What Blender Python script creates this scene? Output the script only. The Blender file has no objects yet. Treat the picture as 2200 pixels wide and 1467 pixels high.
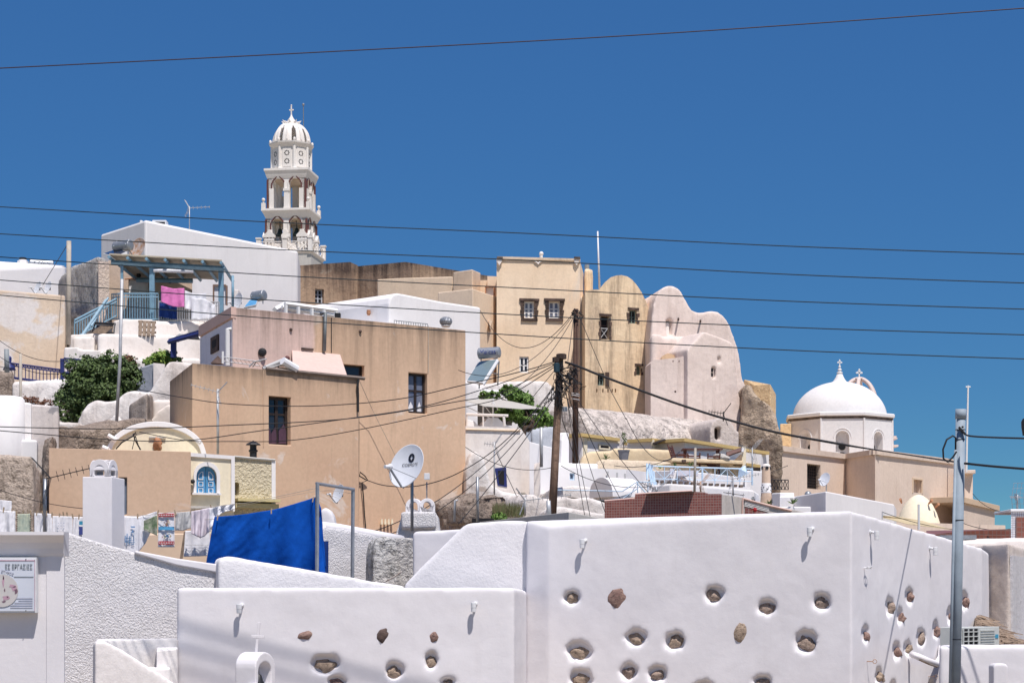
import bpy, bmesh, math, random
from mathutils import Vector, Matrix, noise
from mathutils.geometry import tessellate_polygon
random.seed(7)
R = math.radians
S = bpy.context.scene
C = S.collection
# ------------------------------------------------------------------ camera
F, HY, CX = 4400.0, 1300.0, 1100.0        # focal length and horizon row in photograph pixels
cam = bpy.data.objects.new('camera', bpy.data.cameras.new('camera')); C.objects.link(cam)
cam.data.sensor_width = 36; cam.data.lens = 72.0; cam.data.shift_y = (HY - 733.5) / 2200
cam.data.clip_end = 3000; cam.data.clip_start = 0.3
cam.location = (0, 0, 0); cam.rotation_euler = (R(90), 0, 0)
S.camera = cam
# ------------------------------------------------------------------ light
W = bpy.data.worlds.new('World'); S.world = W; W.use_nodes = True
wn = W.node_tree.nodes; wl = W.node_tree.links
SUN_EL = 64.5
SH = Vector((0.42, -0.91, 0)).normalized()            # horizontal direction towards the sun
sky = wn.new('ShaderNodeTexSky'); sky.sky_type = 'NISHITA'; sky.sun_disc = False
sky.sun_elevation = R(SUN_EL); sky.sun_rotation = math.atan2(SH.x, SH.y)
sky.altitude = 2500; sky.air_density = 1.0; sky.dust_density = 0.0; sky.ozone_density = 4.0
sep = wn.new('ShaderNodeSeparateColor'); sep.mode = 'HSV'; cmb = wn.new('ShaderNodeCombineColor'); cmb.mode = 'HSV'
wl.new(sky.outputs[0], sep.inputs[0])
def wmath(op, a, b):
    x = wn.new('ShaderNodeMath'); x.operation = op
    if isinstance(a, bpy.types.NodeSocket): wl.new(a, x.inputs[0])
    else: x.inputs[0].default_value = a
    x.inputs[1].default_value = b
    return x.outputs[0]
# a drier, more even blue than the model's: same hue and saturation curve over the whole sky
wl.new(wmath('ADD', sep.outputs[0], .004), cmb.inputs[0])
wl.new(wmath('MULTIPLY', wmath('POWER', sep.outputs[1], .32), 1.0), cmb.inputs[1])
wl.new(wmath('MULTIPLY', wmath('POWER', sep.outputs[2], .42), 1.72), cmb.inputs[2])
wl.new(cmb.outputs[0], wn['Background'].inputs['Color'])
wn['Background'].inputs['Strength'].default_value = 0.115
sd = bpy.data.lights.new('sun', 'SUN'); sd.energy = 5.0; sd.angle = R(0.53); sd.color = (1.0, 0.935, 0.885)
sun = bpy.data.objects.new('sun', sd); C.objects.link(sun)
sv = Vector((SH.x * math.cos(R(SUN_EL)), SH.y * math.cos(R(SUN_EL)), math.sin(R(SUN_EL))))
sun.rotation_euler = sv.to_track_quat('Z', 'Y').to_euler(); sun.location = (20, -20, 60)
S.view_settings.view_transform = 'Standard'; S.view_settings.look = 'None'
S.view_settings.exposure = 0.12; S.view_settings.gamma = 1.0
S.cycles.max_bounces = 8; S.cycles.diffuse_bounces = 5
# ------------------------------------------------------------------ geometry helpers
UP = Vector((0, 0, 1))
def P(px, py, Y): return Vector(((px - CX) / F * Y, Y, (HY - py) / F * Y))
class Pl:
    """vertical wall plane through two (column, distance) pairs; u runs to the right, n into the wall"""
    def __init__(s, pa, Ya, pb, Yb):
        a = P(pa, HY, Ya); b = P(pb, HY, Yb); s.o = a; s.u = (b - a).normalized()
        n = Vector((-s.u.y, s.u.x, 0)); s.n = n if n.dot(a) > 0 else -n
    def at(s, px, py, d=0):
        r = Vector(((px - CX) / F, 1, (HY - py) / F))
        return r * ((s.o.dot(s.n) + d) / r.dot(s.n))
    def w(s, u, z, d=0): return s.o + s.u * u + UP * z + s.n * d
    def uz(s, p): q = p - s.o; return q.dot(s.u), q.z
    def rect(s, x0, y0, x1, y1):
        xm, ym = (x0 + x1) / 2, (y0 + y1) / 2
        return (s.uz(s.at(x0, ym))[0], s.uz(s.at(x1, ym))[0], s.at(xm, y1).z, s.at(xm, y0).z)
    def hole(s, x0, y0, x1, y1):
        a, b, c, d = s.rect(x0, y0, x1, y1)
        return [s.w(a, c), s.w(b, c), s.w(b, d), s.w(a, d)]
    def arch(s, x0, y0, x1, y1, n=9, rise=None):
        a, b, c, d = s.rect(x0, y0, x1, y1); r = (b - a) / 2; m = (a + b) / 2
        h = rise if rise else r
        return [s.w(a, c), s.w(b, c)] + [s.w(m + r * math.cos(t), d - h + h * math.sin(t)) for t in [math.pi * k / n for k in range(n + 1)]]
    def blob(s, cx, cy, rx, ry, n=14, j=.12, seed=0):
        rr = random.Random(seed + int(cx)); out = []
        for k in range(n):
            t = 2 * math.pi * k / n; q = 1 + rr.uniform(-j, j)
            out.append(s.at(cx + rx * q * math.cos(t), cy + ry * q * math.sin(t)))
        return out
def slab(bm, front, holes, ext, hole_ext=None, taper=1.0, floor=True):
    """solid whose front is the polygon `front`, extruded by ext, with pockets (or openings) of depth hole_ext"""
    allp = list(front)
    for h in holes: allp += list(h)
    V = [bm.verts.new(p) for p in allp]
    for t in tessellate_polygon([front] + list(holes)):
        try: bm.faces.new([V[i] for i in t])
        except ValueError: pass
    n = len(front); B = [bm.verts.new(p + ext) for p in front]
    for i in range(n):
        j = (i + 1) % n
        bm.faces.new((V[i], V[j], B[j], B[i]))
    through = hole_ext is None
    k = n; back_holes = []
    for h in holes:
        m = len(h); c = sum(h, Vector()) / m
        e = ext if through else hole_ext
        H = [bm.verts.new(c + (p - c) * taper + e) for p in h]
        for i in range(m):
            j = (i + 1) % m
            bm.faces.new((V[k + i], V[k + j], H[j], H[i]))
        if through: back_holes.append(H)
        else:
            for t in tessellate_polygon([[v.co for v in H]]): bm.faces.new([H[i] for i in t])
        k += m
    BV = B + [v for H in back_holes for v in H]
    for t in tessellate_polygon([[v.co for v in B]] + [[v.co for v in H] for H in back_holes]):
        try: bm.faces.new([BV[i] for i in t])
        except ValueError: pass
def box(bm, a, b, c, d, h):
    """box from corner a with edge vectors b, c, d"""
    v = [bm.verts.new(a + b * i + c * j + d * k) for k in (0, 1) for j in (0, 1) for i in (0, 1)]
    for f in ((0, 1, 3, 2), (4, 5, 7, 6), (0, 1, 5, 4), (2, 3, 7, 6), (0, 2, 6, 4), (1, 3, 7, 5)):
        bm.faces.new([v[i] for i in f])
def abox(bm, x0, x1, y0, y1, z0, z1):
    box(bm, Vector((x0, y0, z0)), Vector((x1 - x0, 0, 0)), Vector((0, y1 - y0, 0)), Vector((0, 0, z1 - z0)), 0)
def pbox(bm, pl, u0, u1, z0, z1, d0, d1):
    box(bm, pl.w(u0, z0, d0), pl.u * (u1 - u0), pl.n * (d1 - d0), UP * (z1 - z0), 0)
def qbox(bm, px0, py0, px1, py1, Y, D=.2):
    a = P(px0, py1, Y); b = P(px1, py0, Y)
    abox(bm, a.x, b.x, Y, Y + D, a.z, b.z)
def tube(bm, pts, r, n=6, closed=False):
    pts = [Vector(p) for p in pts]; m = len(pts); rings = []
    rs = r if isinstance(r, (list, tuple)) else [r] * m
    ref = None
    for i, p in enumerate(pts):
        if closed: t = pts[(i + 1) % m] - pts[i - 1]
        else: t = pts[min(i + 1, m - 1)] - pts[max(i - 1, 0)]
        t = t.normalized() if t.length > 1e-9 else UP
        if ref is None: ref = UP if abs(t.z) < .9 else Vector((1, 0, 0))
        a = (ref - t * ref.dot(t)); a = a.normalized() if a.length > 1e-6 else t.orthogonal().normalized()
        ref = a; b = t.cross(a)
        rings.append([bm.verts.new(p + (a * math.cos(2 * math.pi * k / n) + b * math.sin(2 * math.pi * k / n)) * rs[i]) for k in range(n)])
    for i in range(m if closed else m - 1):
        A, B = rings[i], rings[(i + 1) % m]
        for k in range(n): bm.faces.new((A[k], A[(k + 1) % n], B[(k + 1) % n], B[k]))
    if not closed:
        bm.faces.new(rings[0][::-1]); bm.faces.new(rings[-1])
def lathe(bm, c, prof, n=16, M=None, a0=0, cap=True):
    """profile [(r,z)] turned about z at c; M an optional rotation"""
    c = Vector(c); rings = []
    for r, z in prof:
        ring = []
        for k in range(n):
            t = 2 * math.pi * k / n + a0; v = Vector((r * math.cos(t), r * math.sin(t), z))
            ring.append(bm.verts.new(c + (M @ v if M else v)))
        rings.append(ring)
    for A, B in zip(rings, rings[1:]):
        for k in range(n): bm.faces.new((A[k], A[(k + 1) % n], B[(k + 1) % n], B[k]))
    if cap: bm.faces.new(rings[0][::-1]); bm.faces.new(rings[-1])
def ball(bm, c, r, n=8, sz=1.0):
    lathe(bm, c, [(max(.001, r * math.sin(math.pi * k / (n))), -r * sz * math.cos(math.pi * k / n)) for k in range(n + 1)], n * 2)
def rock(bm, c, rx, ry, rz, seed, sub=3, rough=.25):
    b = bmesh.ops.create_icosphere(bm, subdivisions=sub, radius=1)
    o = Vector((seed * 3.7, seed * 1.3, 0)); cuts = [(Vector((math.sin(seed * 1.7 + q * 2.4), math.cos(seed * 2.3 + q * 1.9), math.sin(seed + q * 3.1))).normalized(), .62 + .1 * ((seed + q * 3) % 4)) for q in range(7)]
    for v in b['verts']:
        k = 1 + rough * noise.noise(v.co * 1.7 + o) * 1.6 + rough * .5 * noise.noise(v.co * 5 + o)
        q = v.co * k
        for nn_, dd_ in cuts:                     # broken facets
            e_ = q.dot(nn_) - dd_
            if e_ > 0: q = q - nn_ * e_ * .85
        v.co = Vector(c) + Vector((q.x * rx, q.y * ry, q.z * rz))
def bmn(): return bmesh.new()
def tag(o, label=None, cat=None, group=None, kind=None):
    if label: o['label'] = label
    if cat: o['category'] = cat
    if group: o['group'] = group
    if kind: o['kind'] = kind
    return o
def obj(name, bm, mat, parent=None, smooth=False, bevel=0, soft=0, amp=0, clean=False, sm=4, rec=True, origin=True):
    bmesh.ops.remove_doubles(bm, verts=bm.verts, dist=1e-4)
    if clean or bevel: bmesh.ops.dissolve_limit(bm, angle_limit=R(.4), verts=bm.verts, edges=bm.edges)
    if rec: bmesh.ops.recalc_face_normals(bm, faces=bm.faces)
    me = bpy.data.meshes.new(name); bm.to_mesh(me); bm.free()
    if smooth or soft: me.polygons.foreach_set('use_smooth', [True] * len(me.polygons))
    o = bpy.data.objects.new(name, me); C.objects.link(o)
    if isinstance(mat, (list, tuple)):
        for m in mat: me.materials.append(m)
    else: me.materials.append(mat)
    if parent:
        o.parent = parent; o.matrix_parent_inverse = Matrix.Translation(-parent.location)
    elif origin and len(me.vertices):
        xs = [v.co for v in me.vertices]
        lo = Vector((min(v.x for v in xs), min(v.y for v in xs), min(v.z for v in xs))); hi = Vector((max(v.x for v in xs), max(v.y for v in xs), max(v.z for v in xs)))
        c = Vector(((lo.x + hi.x) / 2, (lo.y + hi.y) / 2, lo.z)); me.transform(Matrix.Translation(-c)); o.location = c
    if soft:
        m = o.modifiers.new('remesh', 'REMESH'); m.mode = 'VOXEL'; m.voxel_size = soft; m.use_smooth_shade = True
        m = o.modifiers.new('smooth', 'SMOOTH'); m.factor = .5; m.iterations = sm
        if amp:
            for sc, k in ((1.1, 1.0), (.28, .35)):
                tx = bpy.data.textures.new('plaster_waves', 'CLOUDS'); tx.noise_scale = sc; tx.noise_depth = 2
                m = o.modifiers.new('waves', 'DISPLACE'); m.texture = tx; m.texture_coords = 'GLOBAL'; m.strength = amp * k; m.mid_level = .5
    elif bevel:
        m = o.modifiers.new('bevel', 'BEVEL'); m.width = bevel; m.segments = 2; m.limit_method = 'ANGLE'; m.angle_limit = R(35); m.use_clamp_overlap = False
    return o
def thing(name, label, cat, loc=(0, 0, 0), group=None, kind=None):
    o = bpy.data.objects.new(name, None); C.objects.link(o); o.location = loc; o.empty_display_size = .2
    return tag(o, label, cat, group, kind)
def dup(root, loc, rotz=None, label=None, group=None, scale=None):
    r = root.copy(); C.objects.link(r); r.location = loc
    if rotz is not None: r.rotation_euler = (0, 0, rotz)
    if scale: r.scale = (scale,) * 3
    if label: r['label'] = label
    if group: r['group'] = group
    for ch in root.children:
        c = ch.copy(); C.objects.link(c); c.parent = r
        for g in ch.children:
            d = g.copy(); C.objects.link(d); d.parent = c
    return r
def copy_part(src, parent, M):
    """another copy of a part, its mesh shared, at matrix M in the parent's frame"""
    o = src.copy(); C.objects.link(o); o.parent = parent; o.matrix_parent_inverse = Matrix(); o.matrix_basis = M
    return o
def prism(name, foot, bot, mat, parent=None, holes={}, hd=.25, tops={}, **kw):
    """solid from a footprint [(column, distance, row of its top | None | ('z', v))]; bot = bottom height in metres"""
    V = []; lastz = None
    for f in foot:
        px, Y, t = f
        if t is None: z = lastz
        elif isinstance(t, tuple): z = t[1]
        else: z = (HY - t) / F * Y
        lastz = z; g = P(px, HY, Y); V.append((Vector((g.x, g.y, bot)), Vector((g.x, g.y, z))))
    bm = bmn(); n = len(V)
    for i in range(n):
        a, b = V[i], V[(i + 1) % n]
        outer = [a[0], b[0], b[1]] + [v for v in reversed(tops.get(i, []))] + [a[1]]
        hs_ = holes.get(i, [])
        d = (b[0] - a[0]).normalized(); inn = Vector((-d.y, d.x, 0))
        cen = sum((v[0] for v in V), Vector()) / n
        if inn.dot(cen - a[0]) < 0: inn = -inn
        allp = outer + [p for h in hs_ for p in h]
        vs = [bm.verts.new(p) for p in allp]
        for t in tessellate_polygon([outer] + hs_):
            try: bm.faces.new([vs[k] for k in t])
            except ValueError: pass
        k = len(outer)
        for h in hs_:
            m = len(h); H = [bm.verts.new(p + inn * (hd[i] if isinstance(hd, dict) else hd)) for p in h]
            for q in range(m):
                r = (q + 1) % m; bm.faces.new((vs[k + q], vs[k + r], H[r], H[q]))
            for t in tessellate_polygon([[v.co for v in H]]): bm.faces.new([H[q] for q in t])
            k += m
    top = []
    for i in range(n): top += [V[i][1]] + list(tops.get(i, []))
    tv = [bm.verts.new(p) for p in top]
    flat = [Vector((p.x, p.y, 0)) for p in top]
    for t in tessellate_polygon([flat]):
        try: bm.faces.new([tv[k] for k in t])
        except ValueError: pass
    bv = [bm.verts.new(v[0]) for v in V]
    for t in tessellate_polygon([[v[0] for v in V]]): bm.faces.new([bv[k] for k in t])
    return obj(name, bm, mat, parent, **kw)
def mass(name, pl, prof, bot, ext, mat, parent=None, holes=(), hd=.25, **kw):
    """solid with front profile prof [(col,row)] left to right on plane pl, down to height bot, extruded by ext"""
    top = [pl.at(x, y) for x, y in prof]
    a = Vector((top[0].x, top[0].y, bot)); b = Vector((top[-1].x, top[-1].y, bot))
    e = pl.n * ext if isinstance(ext, (int, float)) else Vector(ext)
    bm = bmn(); slab(bm, [a, b] + top[::-1], list(holes), e, pl.n * hd)
    return obj(name, bm, mat, parent, **kw)
def arc(cx, cy, rx, ry, a0, a1, n=12):
    return [(cx + rx * math.cos(R(a0 + (a1 - a0) * k / n)), cy - ry * math.sin(R(a0 + (a1 - a0) * k / n))) for k in range(n + 1)]
# ------------------------------------------------------------------ materials
def lin(r, g, b):
    f = lambda c: (c / 255 / 12.92) if c <= 10 else ((c / 255 + .055) / 1.055) ** 2.4
    return (f(r), f(g), f(b), 1)
def mat_base(name, rough=.9, spec=.25):
    m = bpy.data.materials.new(name); m.use_nodes = True; n = m.node_tree.nodes; b = n['Principled BSDF']
    b.inputs['Roughness'].default_value = rough; b.inputs['Specular IOR Level'].default_value = spec
    return m, n, m.node_tree.links, b
def N(n, l, kind, **ins):
    x = n.new(kind)
    for k, v in ins.items():
        if k.startswith('_'): setattr(x, k[1:], v); continue
        s = x.inputs[int(k[1:])] if k[0] == 'i' and k[1:].isdigit() else x.inputs[k.replace('__', ' ')]
        if hasattr(v, 'is_output') or isinstance(v, bpy.types.NodeSocket): l.new(v, s)
        else: s.default_value = v
    return x
def mixc(n, l, f, a, b, mode='MIX'):
    x = n.new('ShaderNodeMix'); x.data_type = 'RGBA'; x.blend_type = mode
    for i, v in ((0, f), (6, a), (7, b)):
        if isinstance(v, bpy.types.NodeSocket): l.new(v, x.inputs[i])
        else: x.inputs[i].default_value = v
    return x.outputs[2]
def mrange(n, l, v, a, b, c=0, d=1):
    return N(n, l, 'ShaderNodeMapRange', i0=v, i1=a, i2=b, i3=c, i4=d).outputs[0]
def nz(n, l, vec, scale, detail=5, rough=.6, dist=0.0):
    return N(n, l, 'ShaderNodeTexNoise', Vector=vec, Scale=scale, Detail=detail, Roughness=rough, Distortion=dist).outputs[0]
def math_(n, l, op, a, b):
    return N(n, l, 'ShaderNodeMath', _operation=op, i0=a, i1=b).outputs[0]
def c4(c): return tuple(c[:3]) + (1,)
def plaster(name, c, c2=None, stain=(.10, .07, .05), amt=.25, lo=.52, ztop=None, zlen=1.5, topamt=.7, bump=.25, bs=7, fine=45, patch=None, patch_lo=.6, patch_s=.5, big=.45, rough=.92, crack=0, sx=1.5, splat=0, zone=None, mot=.10):
    m, n, l, b = mat_base(name, rough, .15)
    pos = N(n, l, 'ShaderNodeNewGeometry').outputs['Position']
    off = N(n, l, 'ShaderNodeVectorMath', i0=pos, i1=(sum(map(ord, name)) * .37 % 50, len(name) * 2.1, 0)).outputs[0]
    c2 = c2 or tuple(x * .86 for x in c[:3])
    col = mixc(n, l, mrange(n, l, nz(n, l, off, big, 7, .65), .38, .64), c4(c), c4(c2))
    if patch:
        f = mrange(n, l, nz(n, l, off, patch_s, 9, .62, .6), patch_lo, patch_lo + .05)
        col = mixc(n, l, f, col, c4(patch))
    if zone:                       # another coat of paint on one side of a line across the wall
        dv, thr, bl, zc, zc2 = zone
        dd = N(n, l, 'ShaderNodeVectorMath', _operation='DOT_PRODUCT', i0=pos, i1=dv).outputs[1]
        dd = math_(n, l, 'ADD', dd, mrange(n, l, nz(n, l, off, 1.2, 8, .7), .3, .7, -bl, bl))
        zz = mixc(n, l, mrange(n, l, nz(n, l, off, .8, 7, .65), .38, .64), c4(zc), c4(zc2))
        col = mixc(n, l, mrange(n, l, dd, thr - .06, thr + .06, 1, 0), col, zz)
    st = N(n, l, 'ShaderNodeMapping', Vector=off, Scale=(sx, sx, .16)).outputs[0]
    sn = nz(n, l, st, 1.6, 9, .7)
    f = mrange(n, l, sn, lo, lo + .22, 0, amt)
    col = mixc(n, l, f, col, c4(stain))
    if ztop is not None:
        z = N(n, l, 'ShaderNodeSeparateXYZ', i0=pos).outputs[2]
        g = mrange(n, l, z, ztop - zlen, ztop, 0, 1)
        g = math_(n, l, 'POWER', g, 1.4)
        s2 = mrange(n, l, sn, .30, .62, 0, 1)
        edge = mrange(n, l, z, ztop - .35, ztop - .02, 0, .35)
        f2 = math_(n, l, 'MULTIPLY', math_(n, l, 'ADD', math_(n, l, 'MULTIPLY', g, s2), edge), topamt)
        f2 = N(n, l, 'ShaderNodeClamp', Value=f2).outputs[0]
        col = mixc(n, l, f2, col, c4(stain))
    v = mrange(n, l, nz(n, l, off, 9, 8, .7), .25, .75, 1 - mot, 1 + mot * .8)
    col = mixc(n, l, 1.0, col, N(n, l, 'ShaderNodeCombineColor', i0=v, i1=v, i2=v).outputs[0], 'MULTIPLY')
    if splat:
        f = mrange(n, l, nz(n, l, off, splat, 6, .75), .5, .6, 0, .65)
        col = mixc(n, l, f, col, c4(stain))
    if crack:
        w = N(n, l, 'ShaderNodeTexVoronoi', _feature='DISTANCE_TO_EDGE', Vector=N(n, l, 'ShaderNodeVectorMath', i0=off, i1=N(n, l, 'ShaderNodeTexNoise', Vector=off, Scale=2.0).outputs[1]).outputs[0], Scale=crack).outputs[0]
        col = mixc(n, l, mrange(n, l, w, .0, .03, .8, 0), col, c4(stain))
    l.new(col, b.inputs['Base Color'])
    h = math_(n, l, 'ADD', math_(n, l, 'MULTIPLY', nz(n, l, off, bs, 8, .6), 1.0), math_(n, l, 'MULTIPLY', nz(n, l, off, fine, 4, .6), .25))
    bu = N(n, l, 'ShaderNodeBump', Height=h, Strength=min(1, bump * 2), Distance=bump * .12)
    l.new(bu.outputs[0], b.inputs['Normal'])
    return m
def plain(name, c, rough=.5, metal=0, spec=.4, var=.12, vs=6, c2=None, bump=0):
    m, n, l, b = mat_base(name, rough, spec); b.inputs['Metallic'].default_value = metal
    pos = N(n, l, 'ShaderNodeNewGeometry').outputs['Position']
    f = mrange(n, l, nz(n, l, pos, vs, 6, .65), .35, .65)
    c2 = c2 or tuple(x * (1 - var * 2) for x in c[:3])
    l.new(mixc(n, l, f, c4(c), c4(c2)), b.inputs['Base Color'])
    if bump:
        l.new(N(n, l, 'ShaderNodeBump', Height=nz(n, l, pos, vs * 3, 6, .7), Strength=.8, Distance=bump).outputs[0], b.inputs['Normal'])
    return m
M = {}
M['white'] = plaster('white_plaster', (.82, .80, .80), (.77, .75, .75), (.42, .38, .36), .16, bump=.12, bs=5, fine=30, mot=.03)
M['white_near'] = plaster('white_near_plaster', (.745, .725, .745), (.695, .675, .695), (.48, .44, .42), .20, .56, bump=.10, bs=14, fine=46, big=1.3, mot=.02)
M['white_warm'] = plaster('warm_white_plaster', (.80, .75, .71), (.72, .65, .60), (.42, .34, .29), .25, bump=.22, bs=5)
M['white_old'] = plaster('old_whitewash', (.78, .75, .73), (.66, .60, .56), (.17, .14, .13), .55, .52, bump=.5, bs=3.5, patch=(.42, .36, .32), patch_lo=.60, patch_s=.7)
M['stucco'] = plaster('spattered_stucco', (.84, .82, .83), (.79, .77, .78), (.64, .62, .62), .14, .50, bump=.42, bs=30, fine=60, big=1.2, splat=34, mot=.05)
M['grey_stucco'] = plaster('grey_spattered_stucco', (.66, .64, .62), (.50, .48, .46), (.16, .15, .14), .4, .5, bump=1.0, bs=11, fine=40, splat=9)
M['tan'] = plaster('tan_render', (.60, .435, .315), (.545, .385, .275), (.20, .135, .10), .22, .54, bump=.12, bs=5, patch=(.60, .47, .38), patch_lo=.63, patch_s=.6, sx=2)
M['sand'] = plaster('sand_render', (.78, .62, .46), (.70, .55, .41), (.35, .25, .17), .22, bump=.18, bs=4)
M['yellow'] = plaster('ochre_render', (.84, .66, .46), (.76, .57, .38), (.30, .21, .14), .35, .5, bump=.2, bs=4, patch=(.72, .60, .47), patch_lo=.58, patch_s=.35)
M['yellow_old'] = plaster('worn_ochre_render', (.84, .67, .46), (.75, .57, .38), (.20, .145, .11), .75, .47, bump=.35, bs=3.5, patch=(.58, .45, .32), patch_lo=.58, patch_s=.5, big=.7)
M['pinkwhite'] = plaster('pale_pink_render', (.77, .655, .595), (.68, .57, .515), (.36, .28, .24), .45, .5, bump=.3, bs=3, big=.35)
M['pink'] = plaster('pink_render', (.66, .47, .41), (.60, .43, .37), (.33, .22, .17), .25, bump=.15, bs=6)
M['pink_light'] = plaster('light_pink_render', (.62, .47, .42), (.58, .44, .39), (.4, .3, .25), .15, bump=.12, bs=6)
M['brown_old'] = plaster('old_brown_render', (.46, .33, .23), (.33, .23, .15), (.09, .065, .05), .5, .5, bump=.5, bs=3.5, patch=(.50, .40, .31), patch_lo=.62, patch_s=.8)
M['greytan'] = plaster('rough_beige_render', (.60, .50, .42), (.50, .41, .34), (.20, .16, .13), .4, .5, bump=1.0, bs=9, fine=30, splat=7)
M['stone'] = plaster('rubble_stone', (.36, .29, .24), (.24, .19, .16), (.06, .05, .045), .6, .48, bump=2.2, bs=2.2, fine=12, crack=2.4)
M['rock'] = plaster('bastion_stone', (.56, .44, .33), (.38, .30, .23), (.06, .05, .042), .75, .48, bump=2.2, bs=2.6, fine=9, sx=1.3, mot=.22)
M['mottled'] = plaster('mottled_vault_render', (.80, .72, .66), (.66, .58, .53), (.17, .15, .14), .55, .46, bump=2.0, bs=3.6, fine=14, splat=3.2, mot=.2)
M['cream'] = plaster('cream_render', (.80, .72, .55), (.76, .68, .52), (.5, .42, .3), .12, bump=.12, bs=6)
M['cream_rough'] = plaster('rough_cream_render', (.78, .69, .50), (.70, .62, .45), (.34, .30, .22), .28, bump=1.2, bs=12, fine=30)
M['church'] = plaster('church_beige_render', (.74, .61, .51), (.68, .555, .46), (.38, .29, .23), .25, bump=.2, bs=5, sx=2.5)
M['trim_ochre'] = plaster('ochre_trim', (.60, .44, .19), (.54, .40, .18), (.3, .2, .1), .2, bump=.08)
M['terrace'] = plaster('terrace_cream_render', (.74, .60, .40), (.66, .53, .36), (.34, .25, .17), .35, bump=.3, bs=4)
M['ochre_pale'] = plaster('pale_ochre_blocks', (.70, .53, .32), (.64, .47, .28), (.3, .2, .12), .25, bump=.6, bs=5, fine=12)
M['grey_rend'] = plaster('grey_cement_render', (.56, .54, .50), (.50, .48, .45), (.3, .28, .26), .2, bump=.15)
M['lilac'] = plaster('lilac_white_side', (.72, .71, .78), (.66, .64, .70), (.25, .22, .22), .35, bump=.15)
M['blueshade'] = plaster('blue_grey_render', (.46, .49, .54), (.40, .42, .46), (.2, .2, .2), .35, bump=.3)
M['darkbrown'] = plain('dark_brown_wood', (.035, .022, .018), .5, var=.2)
M['brownframe'] = plain('weathered_stone_surround', (.13, .085, .07), .9, var=.35, vs=3, bump=.03)
M['maroon'] = plain('maroon_paint', (.14, .05, .045), .6)
M['glass'] = plain('dark_window_glass', (.022, .027, .04), .08, spec=.6, vs=2)
M['glass_blue'] = plain('curtained_glass', (.10, .12, .19), .15, spec=.6, vs=1.5, c2=(.22, .23, .28))
M['dark'] = plain('dark_interior', (.012, .012, .016), .9)
M['metal'] = plain('galvanised_metal', (.34, .36, .39), .45, .55, var=.12, vs=9)
M['metal_pole'] = plain('grey_painted_pole', (.28, .34, .40), .65, .0, var=.1, vs=4)
M['rail_metal'] = plain('light_grey_rail', (.5, .51, .53), .5, .3)
M['steel'] = plain('brushed_steel_tank', (.36, .38, .42), .45, .5, var=.08)
M['rust'] = plain('rusty_metal', (.36, .17, .07), .8, var=.35, vs=5, c2=(.55, .5, .48))
M['cable'] = plain('black_cable', (.016, .016, .02), .7, var=.1)
M['cable_pale'] = plain('pale_cable', (.45, .40, .34), .7)
M['wood_pole'] = plaster('timber_pole', (.30, .20, .145), (.19, .12, .085), (.035, .025, .02), .6, .45, bump=.6, bs=3, sx=14)
M['wood_dark'] = plaster('dark_timber_pole', (.125, .075, .058), (.08, .048, .038), (.015, .012, .01), .5, .45, bump=.5, bs=3, sx=14)
M['wood'] = plain('grey_pallet_wood', (.30, .22, .16), .8, var=.25, vs=8)
M['furn'] = plain('red_brown_furniture_wood', (.115, .035, .025), .5, var=.25)
M['bluepaint'] = plain('light_blue_paint', (.20, .35, .46), .5, var=.1)
M['paleblue'] = plain('pale_blue_paint', (.50, .65, .80), .5, var=.08)
M['shutter'] = plain('bright_blue_shutter', (.10, .32, .58), .45, var=.12)
M['navy'] = plain('navy_paint', (.025, .035, .16), .5, var=.1)
M['whitepaint'] = plain('white_paint', (.78, .78, .78), .5, var=.04)
M['plasticw'] = plain('white_plastic', (.70, .71, .73), .4, var=.04)
M['dishw'] = plain('white_dish_paint', (.72, .74, .78), .4, var=.03)
M['black'] = plain('black_metal', (.02, .02, .023), .5)
M['terra'] = plain('terracotta', (.50, .24, .13), .8, var=.18)
M['slate'] = plain('slate_band', (.16, .12, .10), .9, var=.35, vs=4)
M['panel'] = plain('solar_glass', (.21, .28, .30), .25, spec=.6, var=.05, vs=1)
M['panel_dark'] = plain('dark_solar_glass', (.03, .045, .09), .15, spec=.6)
M['print_blue'] = plain('blue_print', (.06, .08, .30), .5)
M['print_cyan'] = plain('cyan_print', (.05, .33, .52), .5)
M['print_dark'] = plain('dark_print', (.02, .02, .03), .5)
M['print_grey'] = plain('grey_print', (.28, .31, .33), .6)
M['print_faint'] = plain('faded_print', (.56, .58, .68), .6)
M['blanket'] = plain('blue_blanket', (.006, .075, .38), .95, spec=.05, var=.12, vs=5, bump=.01)
M['navycloth'] = plain('dark_blue_cloth', (.02, .05, .20), .95, spec=.05)
M['cloth'] = plain('white_cotton', (.76, .76, .80), .95, spec=.05, var=.03, vs=3, bump=.01)
M['cloth_grey'] = plain('grey_cotton', (.52, .52, .52), .95, spec=.05, var=.05, vs=30)
M['cloth_pink'] = plain('pale_lilac_cotton', (.68, .62, .68), .95, spec=.05, var=.04)
M['cloth_lblue'] = plain('light_blue_cotton', (.35, .62, .80), .95, spec=.05, var=.04)
M['pinktowel'] = plain('pink_towel', (.72, .22, .50), .95, spec=.05, var=.08, vs=3, bump=.02)
M['boardtan'] = plain('peach_board', (.66, .50, .36), .8, var=.05, vs=2)
M['shade'] = plain('shade_cloth', (.45, .43, .40), .9, var=.06)
M['shade_tan'] = plain('beige_shade_sail', (.55, .45, .28), .9, var=.06)
M['yellowsoft'] = plain('yellow_board', (.68, .58, .30), .8)
M['plantpot'] = plain('grey_plant_pot', (.15, .15, .17), .7)
M['slabroof'] = plain('porch_roof_sheet', (.50, .44, .34), .8, var=.1, vs=2)
M['bell'] = plain('bell_bronze', (.05, .07, .06), .5, .6)
M['ac'] = plain('ac_casing', (.56, .58, .56), .5, var=.04)
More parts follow.
